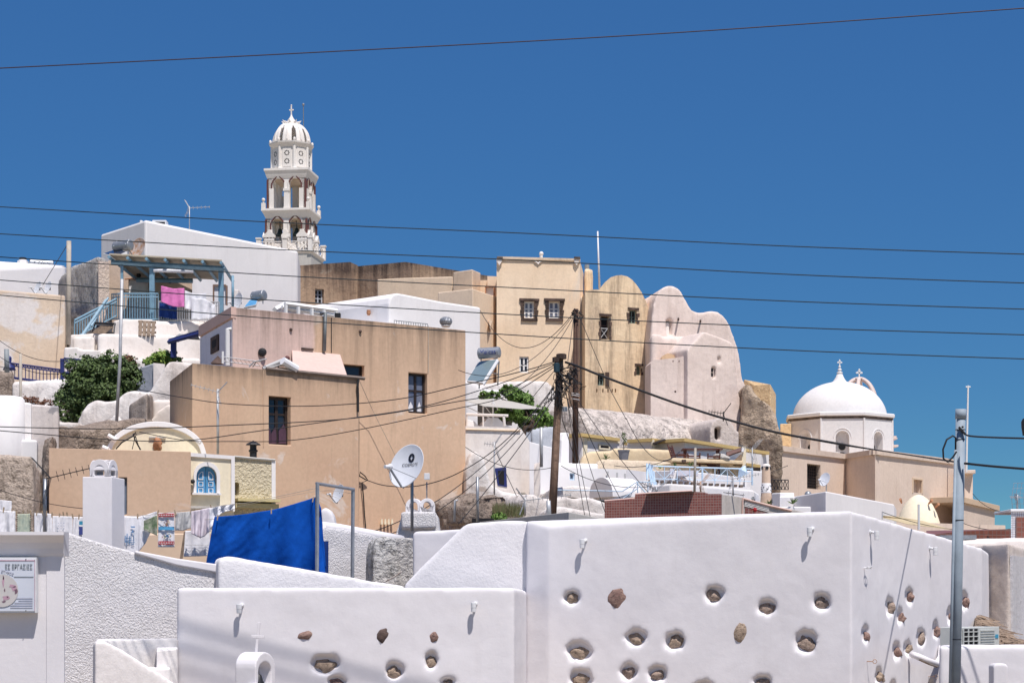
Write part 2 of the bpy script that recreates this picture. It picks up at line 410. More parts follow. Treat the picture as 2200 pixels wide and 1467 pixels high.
def leafmat(name, a, b):
    m, n, l, bs = mat_base(name, .6, .3)
    oi = N(n, l, 'ShaderNodeNewGeometry')
    f = mrange(n, l, oi.outputs['Random Per Island'], 0, 1)
    l.new(mixc(n, l, f, c4(a), c4(b)), bs.inputs['Base Color'])
    return m
M['leaf_dark'] = leafmat('dark_green_leaves', (.03, .055, .018), (.13, .19, .06))
M['leaf_bright'] = leafmat('bright_green_leaves', (.10, .20, .03), (.26, .33, .07))
M['leaf_vine'] = leafmat('vine_leaves', (.06, .13, .025), (.17, .27, .06))
M['leaf_red'] = leafmat('red_brown_leaves', (.12, .035, .025), (.20, .10, .05))
M['leaf_grey'] = leafmat('dry_grass_blades', (.16, .13, .07), (.10, .13, .05))
M['bark'] = plain('bark', (.09, .06, .045), .9, var=.3, vs=12)
def stonemat(name, a, b, c):
    m, n, l, bs = mat_base(name, .85, .25)
    pos = N(n, l, 'ShaderNodeNewGeometry').outputs['Position']
    st = N(n, l, 'ShaderNodeMapping', Vector=pos, Rotation=(.4, .3, .8), Scale=(1, 1, 3)).outputs[0]
    f = mrange(n, l, nz(n, l, st, 9, 8, .75, .5), .35, .65)
    g = mrange(n, l, nz(n, l, pos, 26, 5, .7), .52, .66, 0, .8)
    col = mixc(n, l, f, c4(a), c4(b)); col = mixc(n, l, g, col, c4(c)); l.new(col, bs.inputs['Base Color'])
    l.new(N(n, l, 'ShaderNodeBump', Height=nz(n, l, st, 20, 8, .75), Strength=1, Distance=.03).outputs[0], bs.inputs['Normal'])
    return m
M['stone_a'] = stonemat('volcanic_stone_grey', (.30, .22, .18), (.48, .38, .31), (.07, .055, .05))
M['stone_b'] = stonemat('volcanic_stone_red', (.24, .14, .12), (.42, .29, .24), (.07, .05, .045))
M['stone_c'] = stonemat('volcanic_stone_tan', (.52, .40, .30), (.34, .26, .20), (.09, .07, .06))
M['stone_d'] = stonemat('volcanic_stone_dark', (.09, .065, .06), (.20, .14, .12), (.03, .025, .025))
def mosaic(name, a, b, grout, size=.055, plane=(1, 0, 0)):
    m, n, l, bs = mat_base(name, .45, .4)
    pos = N(n, l, 'ShaderNodeNewGeometry').outputs['Position']
    u = N(n, l, 'ShaderNodeVectorMath', _operation='DOT_PRODUCT', i0=pos, i1=plane).outputs[1]
    z = N(n, l, 'ShaderNodeSeparateXYZ', i0=pos).outputs[2]
    v = N(n, l, 'ShaderNodeCombineXYZ', i0=u, i1=z, i2=0.0).outputs[0]
    br = N(n, l, 'ShaderNodeTexBrick', Vector=v, Scale=1.0, Color1=c4(a), Color2=c4(b), Mortar=c4(grout), Mortar__Size=size * .09, Mortar__Smooth=.1, Brick__Width=size, Row__Height=size, Bias=-.2)
    br.offset = 0; br.squash = 1
    l.new(br.outputs[0], bs.inputs['Base Color'])
    l.new(N(n, l, 'ShaderNodeBump', Height=br.outputs[1], Strength=.6, Distance=-.004).outputs[0], bs.inputs['Normal'])
    return m
# ------------------------------------------------------------------ part builders
def window(parent, pl, x0, y0, x1, y1, fm='darkbrown', gm='glass', rec=.2, cols=2, rows=3, fw=.06, mw=None, name='window', label=None, shrink=0.0, split=None, th=.06):
    u0, u1, z0, z1 = pl.rect(x0, y0, x1, y1); mw = mw or fw * .7
    bm = bmn(); d0, d1 = rec - th, rec - .003
    pbox(bm, pl, u0, u0 + fw, z0, z1, d0, d1); pbox(bm, pl, u1 - fw, u1, z0, z1, d0, d1)
    pbox(bm, pl, u0 + fw, u1 - fw, z0, z0 + fw, d0, d1); pbox(bm, pl, u0 + fw, u1 - fw, z1 - fw, z1, d0, d1)
    iu0, iu1, iz0, iz1 = u0 + fw, u1 - fw, z0 + fw, z1 - fw
    us = [iu0 + (iu1 - iu0) * k / cols for k in range(cols + 1)]
    zs = [iz0 + (iz1 - iz0) * (k / rows if split is None else split[k]) for k in range(rows + 1)]
    for k in range(1, cols): pbox(bm, pl, us[k] - mw * .8, us[k] + mw * .8, iz0, iz1, d0 + .005, d1)
    for k in range(1, rows):
        for c in range(cols): pbox(bm, pl, us[c] + (mw * .8 if c else 0), us[c + 1] - (mw * .8 if c < cols - 1 else 0), zs[k] - mw / 2, zs[k] + mw / 2, d0 + .012, d1)
    f = obj(name, bm, M[fm] if isinstance(fm, str) else fm, parent, clean=False)
    if label: f['label'] = label
    for c in range(cols):
        for r in range(rows):
            bm = bmn(); pbox(bm, pl, us[c], us[c + 1], zs[r], zs[r + 1], d1 - .02, d1 - .012)
            obj('pane', bm, M[gm] if isinstance(gm, str) else gm, f)
    return f
def pole(name, pts, r, mat, label, cat, group=None, n=8, parent=None):
    bm = bmn(); tube(bm, pts, r, n)
    o = obj(name, bm, mat, parent, smooth=True)
    if not parent: tag(o, label, cat, group)
    return o
def sag(a, b, s, n=24):
    return [a.lerp(b, k / n) - UP * (s * 4 * (k / n) * (1 - k / n)) for k in range(n + 1)]
def text_mesh(body, size, mat, loc, u, up=UP, name='lettering', parent=None, sx=1.0, extr=.002, align='CENTER', wrap=None):
    cu = bpy.data.curves.new('t', 'FONT'); cu.body = body; cu.size = size; cu.align_x = align; cu.align_y = 'CENTER'; cu.extrude = extr; cu.resolution_u = 3
    to = bpy.data.objects.new('t', cu); C.objects.link(to)
    me = bpy.data.meshes.new_from_object(to.evaluated_get(bpy.context.evaluated_depsgraph_get()))
    bpy.data.objects.remove(to)
    u = Vector(u).normalized(); up = Vector(up).normalized(); nn = u.cross(up)
    for v in me.vertices:
        x, y, z = v.co
        if wrap: v.co = wrap(x * sx, y, z)
        else: v.co = Vector(loc) + u * x * sx + up * y + nn * z
    me.materials.clear(); me.materials.append(mat)
    o = bpy.data.objects.new(name, me); C.objects.link(o)
    if parent: o.parent = parent; o.matrix_parent_inverse = Matrix.Translation(-parent.location)
    return o
def dish(loc, r, normal, label, post=None, arm_dir=None, group=None, mat='dishw', logo=False, postr=.03):
    """offset satellite dish: reflector, feed arm, feed horn, mast bracket, and its post"""
    t = thing('satellite_dish', label, 'satellite dish', loc, group)
    n = Vector(normal).normalized(); loc = Vector(loc)
    q = n.to_track_quat('Z', 'Y').to_matrix()
    bm = bmn(); prof = [(.001, 0), (r * .3, r * .012), (r * .55, r * .045), (r * .8, r * .10), (r * .97, r * .15), (r, r * .163), (r * 1.0, r * .143), (r * .8, r * .08), (r * .5, r * .02), (r * .25, -.008), (.001, -.012)]
    lathe(bm, loc, prof, 32, q, cap=False)
    obj('reflector', bm, M[mat], t, smooth=True)
    dn = (-UP - n * (-UP).dot(n)).normalized()
    foot = loc + dn * r * .98 + n * r * .14
    head = loc + n * r * 1.15 + dn * r * .42
    bm = bmn(); tube(bm, [loc + dn * r * .3 - n * .03, foot - n * .04, foot, head], .022 * r / .4, 6)
    for s in (-1, 1): tube(bm, [loc + dn * r * .6 + n.cross(dn) * s * r * .75 + n * r * .14, head], .007, 4)
    obj('feed_arm', bm, M['metal'], t)
    bm = bmn(); d = (loc - head).normalized(); qq = d.to_track_quat('Z', 'Y').to_matrix()
    lathe(bm, head, [(.03 * r / .4, -.10 * r / .4), (.035 * r / .4, 0), (.055 * r / .4, .02), (.055 * r / .4, .05)], 12, qq)
    obj('feed_horn', bm, M['plasticw'], t)
    bk = loc - n * r * .22
    bm = bmn(); tube(bm, [loc - n * .01, bk], r * .16, 8); tube(bm, [bk - UP * r * .2, bk + UP * r * .2], postr * 1.6, 8)
    obj('bracket', bm, M['black'], t)
    if post:
        bm = bmn(); tube(bm, [Vector((bk.x, bk.y, bk.z + r * .25)), Vector((bk.x, bk.y, post))], postr, 8); obj('post', bm, M['metal'], t, smooth=True)
    if logo:
        right = UP.cross(n).normalized(); upv = n.cross(right)
        def onr(x, y):
            rr = math.hypot(x, y) / r; return loc + right * x + upv * y + n * (r * .163 * rr * rr + .008)
        text_mesh('COSMOTE', r * .21, M['print_dark'], loc, right, parent=t, wrap=lambda x, y, z: onr(x + r * .1, y + r * .08), extr=0)
        bm = bmn(); cxx, cyy = r * .1, r * .40
        outer = [(cxx + r * .19 * math.cos(a), cyy + r * .20 * math.sin(a)) for a in [2 * math.pi * k / 24 for k in range(24)]]
        star = []
        for k in range(8):
            a = math.pi / 4 * k + math.pi / 2; q_ = r * (.115 if k % 2 == 0 else .06); star.append((cxx + q_ * math.cos(a), cyy + q_ * math.sin(a)))
        pts = [onr(*p) for p in outer + star]
        V = [bm.verts.new(p) for p in pts]
        for tri in tessellate_polygon([pts[:24], pts[24:]]): bm.faces.new([V[i] for i in tri])
        obj('logo', bm, M['print_dark'], t)
    return t
def yagi(base, boom_dir, length, label, nel=7, top=None, el=.28, group=None, refl=True, mat='metal', foot=None, r=.012, postr=.022):
    """television aerial: mast, boom with elements, V-shaped grid reflector"""
    base = Vector(base); t = thing('tv_antenna', label, 'antenna', base, group)
    d = Vector(boom_dir).normalized(); side = d.cross(UP).normalized(); upn = side.cross(d).normalized()
    if foot is not None:
        bm = bmn(); tube(bm, [Vector((base.x, base.y, foot)), base + UP * .08], postr, 8); obj('mast', bm, M[mat], t, smooth=True)
    bm = bmn(); tube(bm, [base - d * length * .1, base + d * length], r, 5); obj('boom', bm, M[mat], t)
    bm = bmn()
    for k in range(nel):
        c = base + d * length * (.18 + .8 * k / max(1, nel - 1)); h = el * (1 - .3 * k / nel)
        tube(bm, [c - side * h * .5, c + side * h * .5], r * .5, 4); tube(bm, [c - upn * h * .28, c + upn * h * .28], r * .6, 4)
    obj('element', bm, M[mat], t)
    if refl:
        for s in (-1, 1):
            bm = bmn()
            for k in range(4):
                o = side * (k - 1.5) * el * .3
                tube(bm, [base + o, base + o - d * el * .7 + upn * s * el * 1.3], r * .5, 4)
            for k in (.3, .65, 1): tube(bm, [base + (-d * el * .7 + upn * s * el * 1.3) * k + side * el * .5, base + (-d * el * .7 + upn * s * el * 1.3) * k - side * el * .5], r * .4, 4)
            obj('reflector', bm, M[mat], t)
    return t
def railing(t, a, b, h, n, mat, r=.018, post_every=0, mids=(), style='bars'):
    """rail parts between two points (base line a to b)"""
    bm = bmn(); tube(bm, [a + UP * h, b + UP * h], r * 1.4, 5); obj('top_rail', bm, mat, t)
    bm = bmn(); tube(bm, [a + UP * .08, b + UP * .08], r, 5); obj('bottom_rail', bm, mat, t)
    for m_ in mids:
        bm = bmn(); tube(bm, [a + UP * h * m_, b + UP * h * m_], r, 4); obj('mid_rail', bm, mat, t)
    for k in range(n + 1):
        p = a.lerp(b, k / n); thick = post_every and k % post_every == 0
        bm = bmn(); tube(bm, [p + UP * (0 if thick else .08), p + UP * (h + (.03 if thick else 0))], r * (1.8 if thick else .75), 5)
        obj('post' if thick else 'baluster', bm, mat, t)
def foliage(bm, pts, n, size, rnd, flat=.0):
    """n leaf-sized quads scattered in ellipsoids [(centre, rx, ry, rz)] weighted by volume, thinned into clumps"""
    w = [a[1] * a[2] * a[3] for a in pts]
    k = 0; tries = 0
    while k < n and tries < n * 8:
        tries += 1
        c, rx, ry, rz = rnd.choices(pts, w)[0]
        v = Vector((rnd.gauss(0, 1), rnd.gauss(0, 1), rnd.gauss(0, 1))).normalized() * rnd.uniform(.45, 1.0) ** .5
        p = Vector(c) + Vector((v.x * rx, v.y * ry, v.z * rz))
        if noise.noise(p * (1.1 / max(.25, rx) + 1.6)) + .5 * noise.noise(p * 6.5) < .0: continue
        s = size * rnd.uniform(.5, 1.35)
        p = p + v * rnd.random() ** 6 * .35 * rx
        nrm = (v + Vector((rnd.uniform(-1, 1), rnd.uniform(-1, 1), rnd.uniform(-.3, 1.2)))).normalized()
        a = nrm.orthogonal().normalized(); b = nrm.cross(a); th = rnd.uniform(0, 6.28)
        a, b = a * math.cos(th) + b * math.sin(th), b * math.cos(th) - a * math.sin(th)
        q = [p - a * s * .5, p + b * s * .28 - nrm * s * .08, p + a * s * .5, p - b * s * .28 - nrm * s * .08]
        bm.faces.new([bm.verts.new(x) for x in q]); k += 1
def cloth(name, top, drop, mat, label, cat, nfold=5, amp=.04, flare=0, sagk=0.0, group=None, botcurve=None, seed=1, nu=36, nv=22, th=.006, parent=None, twist=0, w0=None):
    """hanging cloth: top edge through points, hanging down by drop metres (float or list at points)"""
    rnd = random.Random(seed); bm = bmn(); ph = rnd.uniform(0, 6)
    def lerpl(L, t):
        x = t * (len(L) - 1); i = min(int(x), len(L) - 2); return L[i] + (L[i + 1] - L[i]) * (x - i)
    grid = []
    for j in range(nv + 1):
        v = j / nv; row = []
        for i in range(nu + 1):
            t = i / nu; p = lerpl(top, t); dd = lerpl(drop, t) if isinstance(drop, (list, tuple)) else drop
            p = p - UP * dd * v
            ang = t * nfold * 2 * math.pi + ph + v * 1.5 * math.sin(t * 3 + ph)
            y = amp * math.sin(ang) * (.3 + v) * .7 + amp * .9 * noise.noise(Vector((t * 6 + v * 1.2 + seed * 9, v * 1.1, 0))) + amp * .22 * noise.noise(Vector((t * 20 + v * 5 + seed * 9, v * 5, 3)))
            c = lerpl(top, .5)
            p = p + Vector(((t - .5) * flare * v, y, -sagk * v * math.sin(math.pi * t)))
            row.append(bm.verts.new(p))
        grid.append(row)
    for j in range(nv):
        for i in range(nu): bm.faces.new((grid[j][i], grid[j][i + 1], grid[j + 1][i + 1], grid[j + 1][i]))
    o = obj(name, bm, mat, parent, smooth=True)
    m = o.modifiers.new('thick', 'SOLIDIFY'); m.thickness = th
    if not parent: tag(o, label, cat, group)
    return o
# ================================================================== SETTING
def zt(x, y):
    if y < 44: return -1.75
    px = CX + x / y * F; k = max(0, min(1, (1500 - px) / 1300)); k = k * k * (3 - 2 * k)
    q = max(0, min(1, (px - 1450) / 500))
    t = min(y, 150 - 35 * q) - 44
    return -1.75 + t * (.115 - .07 * q + .085 * k) + .25 * noise.noise(Vector((x * .2, y * .2, 0)))
bm = bmn(); ny, nx = 90, 70; rows_ = []
for j in range(ny + 1):
    y = -30 + 240 * (j / ny); y = y if j < ny else 1500
    rows_.append([bm.verts.new((-110 + 220 * i / nx if j < ny else (-1500 + 3000 * i / nx), y, zt(-110 + 220 * i / nx, y) if j < ny else -2)) for i in range(nx + 1)])
for j in range(ny):
    for i in range(nx): bm.faces.new((rows_[j][i], rows_[j][i + 1], rows_[j + 1][i + 1], rows_[j + 1][i]))
M['earth'] = plaster('dry_hillside_earth', (.46, .38, .30), (.34, .28, .21), (.12, .10, .06), .4, bump=1.0, bs=3)
tag(obj('ground', bm, M['earth'], smooth=True, origin=False), kind='structure')

# ================================================================== BELL TOWER
def bell_tower():
    Y = 150.0; k = Y / F; cx = P(626, HY, Y).x; zb = (HY - 575) * k
    t = thing('bell_tower', 'tall white openwork bell tower with a ribbed dome and cross on the skyline', 'bell tower', (cx, Y, zb))
    rot = Matrix.Rotation(R(-8), 4, 'Z'); T = Matrix.Translation((cx, Y, 0)) @ rot
    wh = plaster('tower_white', (.80, .765, .73), (.75, .70, .65), (.30, .22, .18), .18, bump=.1); cr = plaster('tower_cream_inside', (.66, .55, .42), (.58, .47, .36), (.2, .15, .1), .3, bump=.1)
    def put(bm, name, mat, **kw):
        bm.transform(T); return obj(name, bm, mat, t, **kw)
    z = lambda py: (HY - py) * k
    def cornice(y0, y1, h0, h1, name='cornice'):
        bm = bmn(); n = 5
        prof = [(h0, z(y1)), (h0 + (h1 - h0) * .35, z(y1) + (z(y0) - z(y1)) * .3), (h0 + (h1 - h0) * .5, z(y1) + (z(y0) - z(y1)) * .45), (h0 + (h1 - h0) * .85, z(y1) + (z(y0) - z(y1)) * .7), (h1, z(y1) + (z(y0) - z(y1)) * .78), (h1, z(y0))]
        lathe(bm, (0, 0, 0), [(r * math.sqrt(2), zz) for r, zz in prof], 4, None, math.pi / 4)
        return put(bm, name, wh)
    # base
    bm = bmn(); abox(bm, -1.95, 1.95, -1.95, 1.95, zb - 6, z(558)); put(bm, 'base', M['grey_rend'])
    cornice(549, 558, 1.85, 2.05, 'base_slab')
    # belfry storeys
    def storey(y0, y1, hw, arches, ytop, ybot, nm):
        th = .34; z0, z1 = z(y1), z(y0)
        for s in range(4):
            A = Matrix.Rotation(math.pi / 2 * s, 4, 'Z')
            bm = bmn(); fr = [Vector((-hw, -hw, z0)), Vector((hw, -hw, z0)), Vector((hw, -hw, z1)), Vector((-hw, -hw, z1))]
            hs_ = []
            for c, r in arches:
                zc = z(ytop) - r
                hh = [Vector((c - r, -hw, z(ybot))), Vector((c + r, -hw, z(ybot)))]
                for q in range(11):
                    a = math.pi * q / 10; lob = 1 + .10 * math.cos(4 * a) * (1 if 0 < q < 10 else 0)
                    hh.append(Vector((c + r * math.cos(a) * lob, -hw, zc + r * 1.05 * math.sin(a) * lob)))
                hs_.append(hh)
            slab(bm, fr, hs_, Vector((0, th, 0)))
            bm.transform(A); put(bm, 'belfry_wall', wh)
            bm = bmn()
            for hh in hs_:
                tube(bm, [p + Vector((0, -.02, 0)) for p in hh[2:]], .055, 5)
            bm.transform(A); put(bm, 'arch_trim', M['maroon'])
            for c, r in arches:
                for sg in (-1, 1):
                    bm = bmn(); tube(bm, [Vector((c + sg * (r + .07), -hw - .03, z(ybot))), Vector((c + sg * (r + .07), -hw - .03, z(ytop) - r))], .055, 6)
                    bm.transform(A); put(bm, 'trim_column', M['maroon'] if (c * sg > 0) else wh)
            for sg in (-1, 1):
                bm = bmn(); abox(bm, sg * hw - .06, sg * hw + .06, -hw - .04, -hw + .08, z0, z1 - .1)
                bm.transform(A); put(bm, 'corner_strip', M['maroon'])
                bm = bmn(); abox(bm, sg * hw * .78 - .16, sg * hw * .78 + .16, -hw - .09, -hw + .02, z0, z0 + (z1 - z0) * .66)
                bm.transform(A); put(bm, 'pilaster', wh)
            bm = bmn(); abox(bm, -.17, .17, -hw - .08, -hw + .03, z0, z0 + (z1 - z0) * .58); abox(bm, -.24, .24, -hw - .12, -hw + .03, z0 + (z1 - z0) * .58, z0 + (z1 - z0) * .66); abox(bm, -.21, .21, -hw - .10, -hw + .03, z0, z0 + .12)
            bm.transform(A); put(bm, 'pilaster', wh)
            if nm == 'low':
                for c in (-1.22, 0, 1.22):
                    bm = bmn(); w_ = .42 if c else .32; zz = z0 + (z1 - z0) * .44
                    slab(bm, [Vector((c - w_, -hw - .22, zz)), Vector((c + w_, -hw - .22, zz)), Vector((c + w_, -hw - .22, zz + .14)), Vector((c, -hw - .22, zz + .55)), Vector((c - w_, -hw - .22, zz + .14))], [], Vector((0, .25, 0)))
                    for q in (-.6, .0, .6): abox(bm, c + w_ * q - .07, c + w_ * q + .07, -hw - .18, -hw - .04, z0, zz - .003)
                    abox(bm, c - w_ * .85, c + w_ * .85, -hw - .20, -hw - .02, zz - .25, zz - .10)
                    bm.transform(A); put(bm, 'pediment', wh)
        bm = bmn(); abox(bm, -hw + .35, hw - .35, -hw + .35, hw - .35, z1 - .12, z1 - .02); put(bm, 'vault_ceiling', cr)
        for sx in (-.16, .16):
            bm = bmn(); abox(bm, sx * 2.5 - .12, sx * 2.5 + .12, hw - .55, hw - .36, z0, z1 - .15); put(bm, 'inner_pier', cr)
    storey(476, 551, 1.52, [(-.66, .42), (.66, .42)], 474.5, 530, 'low')
    cornice(457, 477, 1.52, 1.80)
    storey(391, 457, 1.42, [(-.62, .41), (.62, .41)], 389, 455, 'up')
    cornice(371, 391.5, 1.45, 1.64)
    # bells
    for sx in (-.62, .62):
        bm = bmn(); lathe(bm, (sx, -.9, z(512)), [(.30, 0), (.26, .12), (.17, .3), (.13, .5), (.03, .58)], 12); tube(bm, [(sx, -.9, z(512) + .5), (sx, -.9, z(480))], .03, 5)
        put(bm, 'bell', M['bell'], smooth=True)
    # balustrade round the lower storey
    hb = 1.95
    for s in range(4):
        A = Matrix.Rotation(math.pi / 2 * s, 4, 'Z'); z0, z1 = z(549), z(528)
        bm = bmn(); abox(bm, -hb, hb, -hb, -hb + .06, z1 - .06, z1); abox(bm, -hb, hb, -hb, -hb + .06, z0, z0 + .05); bm.transform(A); put(bm, 'handrail', wh)
        for q in range(4):
            x0 = -hb + q * hb / 2; x1 = x0 + hb / 2
            bm = bmn(); tube(bm, [(x0, -hb + .03, z0), (x1, -hb + .03, z1)], .03, 4); tube(bm, [(x0, -hb + .03, z1), (x1, -hb + .03, z0)], .03, 4); bm.transform(A); put(bm, 'cross_brace', wh)
        for q in (0, .5):
            x = -hb + q * 2 * hb; bm = bmn(); abox(bm, x - .16, x + .16, -hb - .08, -hb + .20, z0 - .1, z1 + .18); abox(bm, x - .20, x + .20, -hb - .12, -hb + .24, z1 + .18, z1 + .28)
            bm.transform(A); put(bm, 'baluster_post', wh)
    # finials on the middle cornice
    for sx in (-1, 1):
        for sy in (-1, 1):
            bm = bmn(); c = (sx * 1.66, sy * 1.66, z(457)); abox(bm, c[0] - .13, c[0] + .13, c[1] - .13, c[1] + .13, c[2], c[2] + .42)
            tube(bm, [(c[0], c[1], c[2] + .42), (c[0], c[1], c[2] + .55)], .06, 8); ball(bm, (c[0], c[1], c[2] + .66), .13, 6); put(bm, 'finial', wh)
    # octagonal drum
    rr = 1.42; z0, z1 = z(371), z(321)
    bm = bmn(); lathe(bm, (0, 0, 0), [(rr, z0), (rr, z1)], 8, None, R(22.5)); put(bm, 'drum', wh)
    for s in range(8):
        A = Matrix.Rotation(R(45 * s), 4, 'Z'); ap = rr * math.cos(R(22.5))
        bm = bmn(); lathe(bm, (rr * math.cos(R(22.5 + 45 * s)), rr * math.sin(R(22.5 + 45 * s)), 0), [(.15, z0), (.15, z0 + .1), (.11, z0 + .14), (.11, z1)], 8); put(bm, 'drum_column', wh)
        bm = bmn(); abox(bm, -.31, .31, -ap - .03, -ap + .02, z0 + .18, z1 - .12); bm.transform(A); put(bm, 'tracery_panel', wh)
        bm = bmn()
        for zc in (z0 + .56, z0 + 1.16):
            for q in range(8):
                a = R(45 * q); bmesh.ops.create_circle(bm, cap_ends=True, segments=6, radius=.052, matrix=Matrix.Translation((.155 * math.cos(a), -ap - .035, zc + .155 * math.sin(a))) @ Matrix.Rotation(R(90), 4, 'X'))
        bm.transform(A); o = put(bm, 'rosette_opening', M['dark'])
    bm = bmn(); lathe(bm, (0, 0, 0), [(rr, z(324)), (rr + .10, z(320)), (rr + .22, z(315)), (rr + .24, z(312)), (rr + .05, z(311))], 8, None, R(22.5)); put(bm, 'drum_cornice', wh)
    for s in range(8):
        a = R(22.5 + 45 * s); c = ((rr + .12) * math.cos(a), (rr + .12) * math.sin(a), z(312)); bm = bmn(); ball(bm, (c[0], c[1], c[2] + .12), .10, 5, 1.5); put(bm, 'finial', wh)
    # ribbed dome with arched openings
    zd = z(312); H = z(265) - zd; rd = 1.36
    dp = lambda a, v, r=rd: Vector((r * math.cos(v) ** .9 * math.cos(a), r * math.cos(v) ** .9 * math.sin(a), zd + H * math.sin(v))) if v < 1.57 else Vector((0, 0, zd + H))
    bm = bmn(); na, nv = 96, 24; g = [[bm.verts.new(dp(2 * math.pi * i / na, math.pi / 2 * j / nv * .985)) for i in range(na)] for j in range(nv + 1)]
    for j in range(nv):
        for i in range(na):
            ph = ((i + .5) % 12) - 6; v = (j + .5) / nv
            if abs(ph) < 2.3 * math.sqrt(max(0, 1 - (v / .60) ** 2.2)) and v < .60: continue
            bm.faces.new((g[j][i], g[j][(i + 1) % na], g[j + 1][(i + 1) % na], g[j + 1][i]))
    bmesh.ops.delete(bm, geom=[v for v in bm.verts if not v.link_faces], context='VERTS')
    o = put(bm, 'dome', wh, smooth=True); m = o.modifiers.new('thick', 'SOLIDIFY'); m.thickness = .12
    for s in range(8):
        a = 2 * math.pi * s / 8 ; bm = bmn(); tube(bm, [dp(a, math.pi / 2 * q / 12 * .97, rd + .03) for q in range(13)], [.07 - .03 * q / 12 for q in range(13)], 6); put(bm, 'rib', wh, smooth=True)
    bm = bmn(); lathe(bm, (0, 0, z(268)), [(.45, 0), (.5, .1), (.3, .18), (.28, .3), (.16, .45), (.08, .6), (.03, .75)], 12); put(bm, 'lantern', wh, smooth=True)
    for s in range(8):
        a = R(45 * s); bm = bmn(); tube(bm, [(.2 * math.cos(a), .2 * math.sin(a), z(266)), (.62 * math.cos(a), .62 * math.sin(a), z(264)), (.74 * math.cos(a), .74 * math.sin(a), z(261))], [.1, .07, .02], 5); put(bm, 'leaf_ornament', wh)
    bm = bmn(); zc = z(262); abox(bm, -.04, .04, -.04, .04, zc, z(227)); abox(bm, -.13, .13, -.04, .04, z(238), z(235.5)); ball(bm, (0, 0, z(227)), .06, 5); ball(bm, (-.13, 0, z(236.7)), .05, 5); ball(bm, (.13, 0, z(236.7)), .05, 5); put(bm, 'cross', wh)
    bm = bmn(); tube(bm, [(.82, .4, z(290)), (.80, .4, z(224))], .035, 5); ball(bm, (.80, .4, z(223)), .10, 5); put(bm, 'lightning_rod', M['metal'])
bell_tower()

# ================================================================== UPPER LEFT
def H(name, label, cat='house', loc=(0, 60, 0)): return thing(name, label, cat, loc)
t = H('white_house', 'big plain white flat-roofed house in front of the bell tower')
o = prism('wall', [(312, 95, 472), (640, 103.2, 539), (650, 112, None), (216, 98.9, 503)], 10, M['white'], t, bevel=.12)
bm = bmn(); p1 = P(300, 500, 97); tube(bm, [P(303, 474, 95.6), P(303, 530, 95.6)], .07, 6); obj('rain_pipe', bm, M['whitepaint'], t)
g = thing('air_conditioner', 'white air conditioner box on the roof edge of the big white house', 'air conditioner', P(340, 490, 97.5))
bm = bmn(); qbox(bm, 327, 473, 357, 492, 97.5, .6); obj('casing', bm, M['plasticw'], g, bevel=.02)
bm = bmn(); qbox(bm, 334, 477, 354, 490, 97.44, .07); obj('grille', bm, M['black'], g)
yagi(P(407, 447, 98), (1.0, -.1, .03), 1.0, 'thin aerial on the roof of the big white house beside the tower', 5, foot=P(407, 505, 98).z, el=.3, mat='rail_metal', r=.015)
# left white house
t = H('white_house', 'low white house with a steel water heater and dark chimney cap at the left edge')
prism('wall', [(-30, 100, 560), (-2, 100, 578), (140, 103, 571), (146, 104, 578), (150, 110, None), (-30, 110, None)], 9, M['white'], t, bevel=.1)
prism('roof_parapet', [(5, 102, 565), (40, 103, 571), (40, 107, None), (5, 107, None)], 15, M['white'], t, bevel=.08)
bm = bmn(); lathe(bm, P(49, 574, 103), [(.28, 0), (.28, .30), (.20, .31), (.20, .36)], 10); obj('chimney', bm, M['white'], t)
bm = bmn()
for k in range(4): lathe(bm, P(49, 566 - k * 3.2, 103), [(.15, 0), (.19, .02), (.19, .05), (.15, .07)], 10)
obj('chimney_cap', bm, M['black'], t)
def tank(loc, ax, L, r, label, panel=None, word=None, mat='steel', wc='print_blue', legs=True, ws=.2, pm='panel', foot=None):
    t = thing('solar_water_heater', label, 'water heater', loc); loc = Vector(loc); ax = Vector(ax).normalized()
    bm = bmn(); q = ax.to_track_quat('Z', 'Y').to_matrix()
    lathe(bm, loc, [(r * .55, -L / 2 - r * .22), (r * .9, -L / 2 - r * .1), (r, -L / 2), (r, L / 2), (r * .9, L / 2 + r * .1), (r * .55, L / 2 + r * .22)], 20, q); obj('tank', bm, M[mat], t, smooth=False, bevel=0)
    side = ax.cross(UP).normalized()
    if side.y > 0: side = -side
    bm = bmn()
    for s in (-.4, .4): tube(bm, [loc + ax * L * s + UP * r * 1.02 - side * .0, loc + ax * L * s + side * r * 1.03, loc + ax * L * s - UP * r * 1.02, loc + ax * L * s - UP * (r + .12)], .02, 5)
    obj('strap', bm, M['metal'], t)
    if word:
        text_mesh(word, ws, M[wc], loc, ax, parent=t, wrap=lambda x, y, z: loc + ax * x * .9 + side * (r + .006) * math.cos(y / r) + UP * (r + .006) * math.sin(y / r), extr=0)
    if panel:
        a, b, c, d = [Vector(x) for x in panel]      # top-left, top-right, bottom-right, bottom-left
        nn = (b - a).cross(d - a).normalized()
        if nn.y > 0: nn = -nn
        bm = bmn(); slab(bm, [a, b, c, d], [], -nn * .09); fr = obj('collector_frame', bm, M['whitepaint'], t)
        m = (a + b + c + d) / 4; bm = bmn(); slab(bm, [m + (x - m) * .93 + nn * .006 for x in (a, b, c, d)], [], nn * .004); obj('collector_glass', bm, M[pm], fr)
        if foot is not None:
            bm = bmn()
            for p in (a, b): tube(bm, [p - nn * .1, Vector((p.x, p.y + .25, foot))], .03, 5)
            tube(bm, [b - nn * .1, c - nn * .1], .025, 5); tube(bm, [(b + c) / 2 - nn * .1, Vector((b.x, b.y + .25, b.z * .45 + foot * .55))], .02, 5)
            obj('stand', bm, M['metal'], t)
    return t
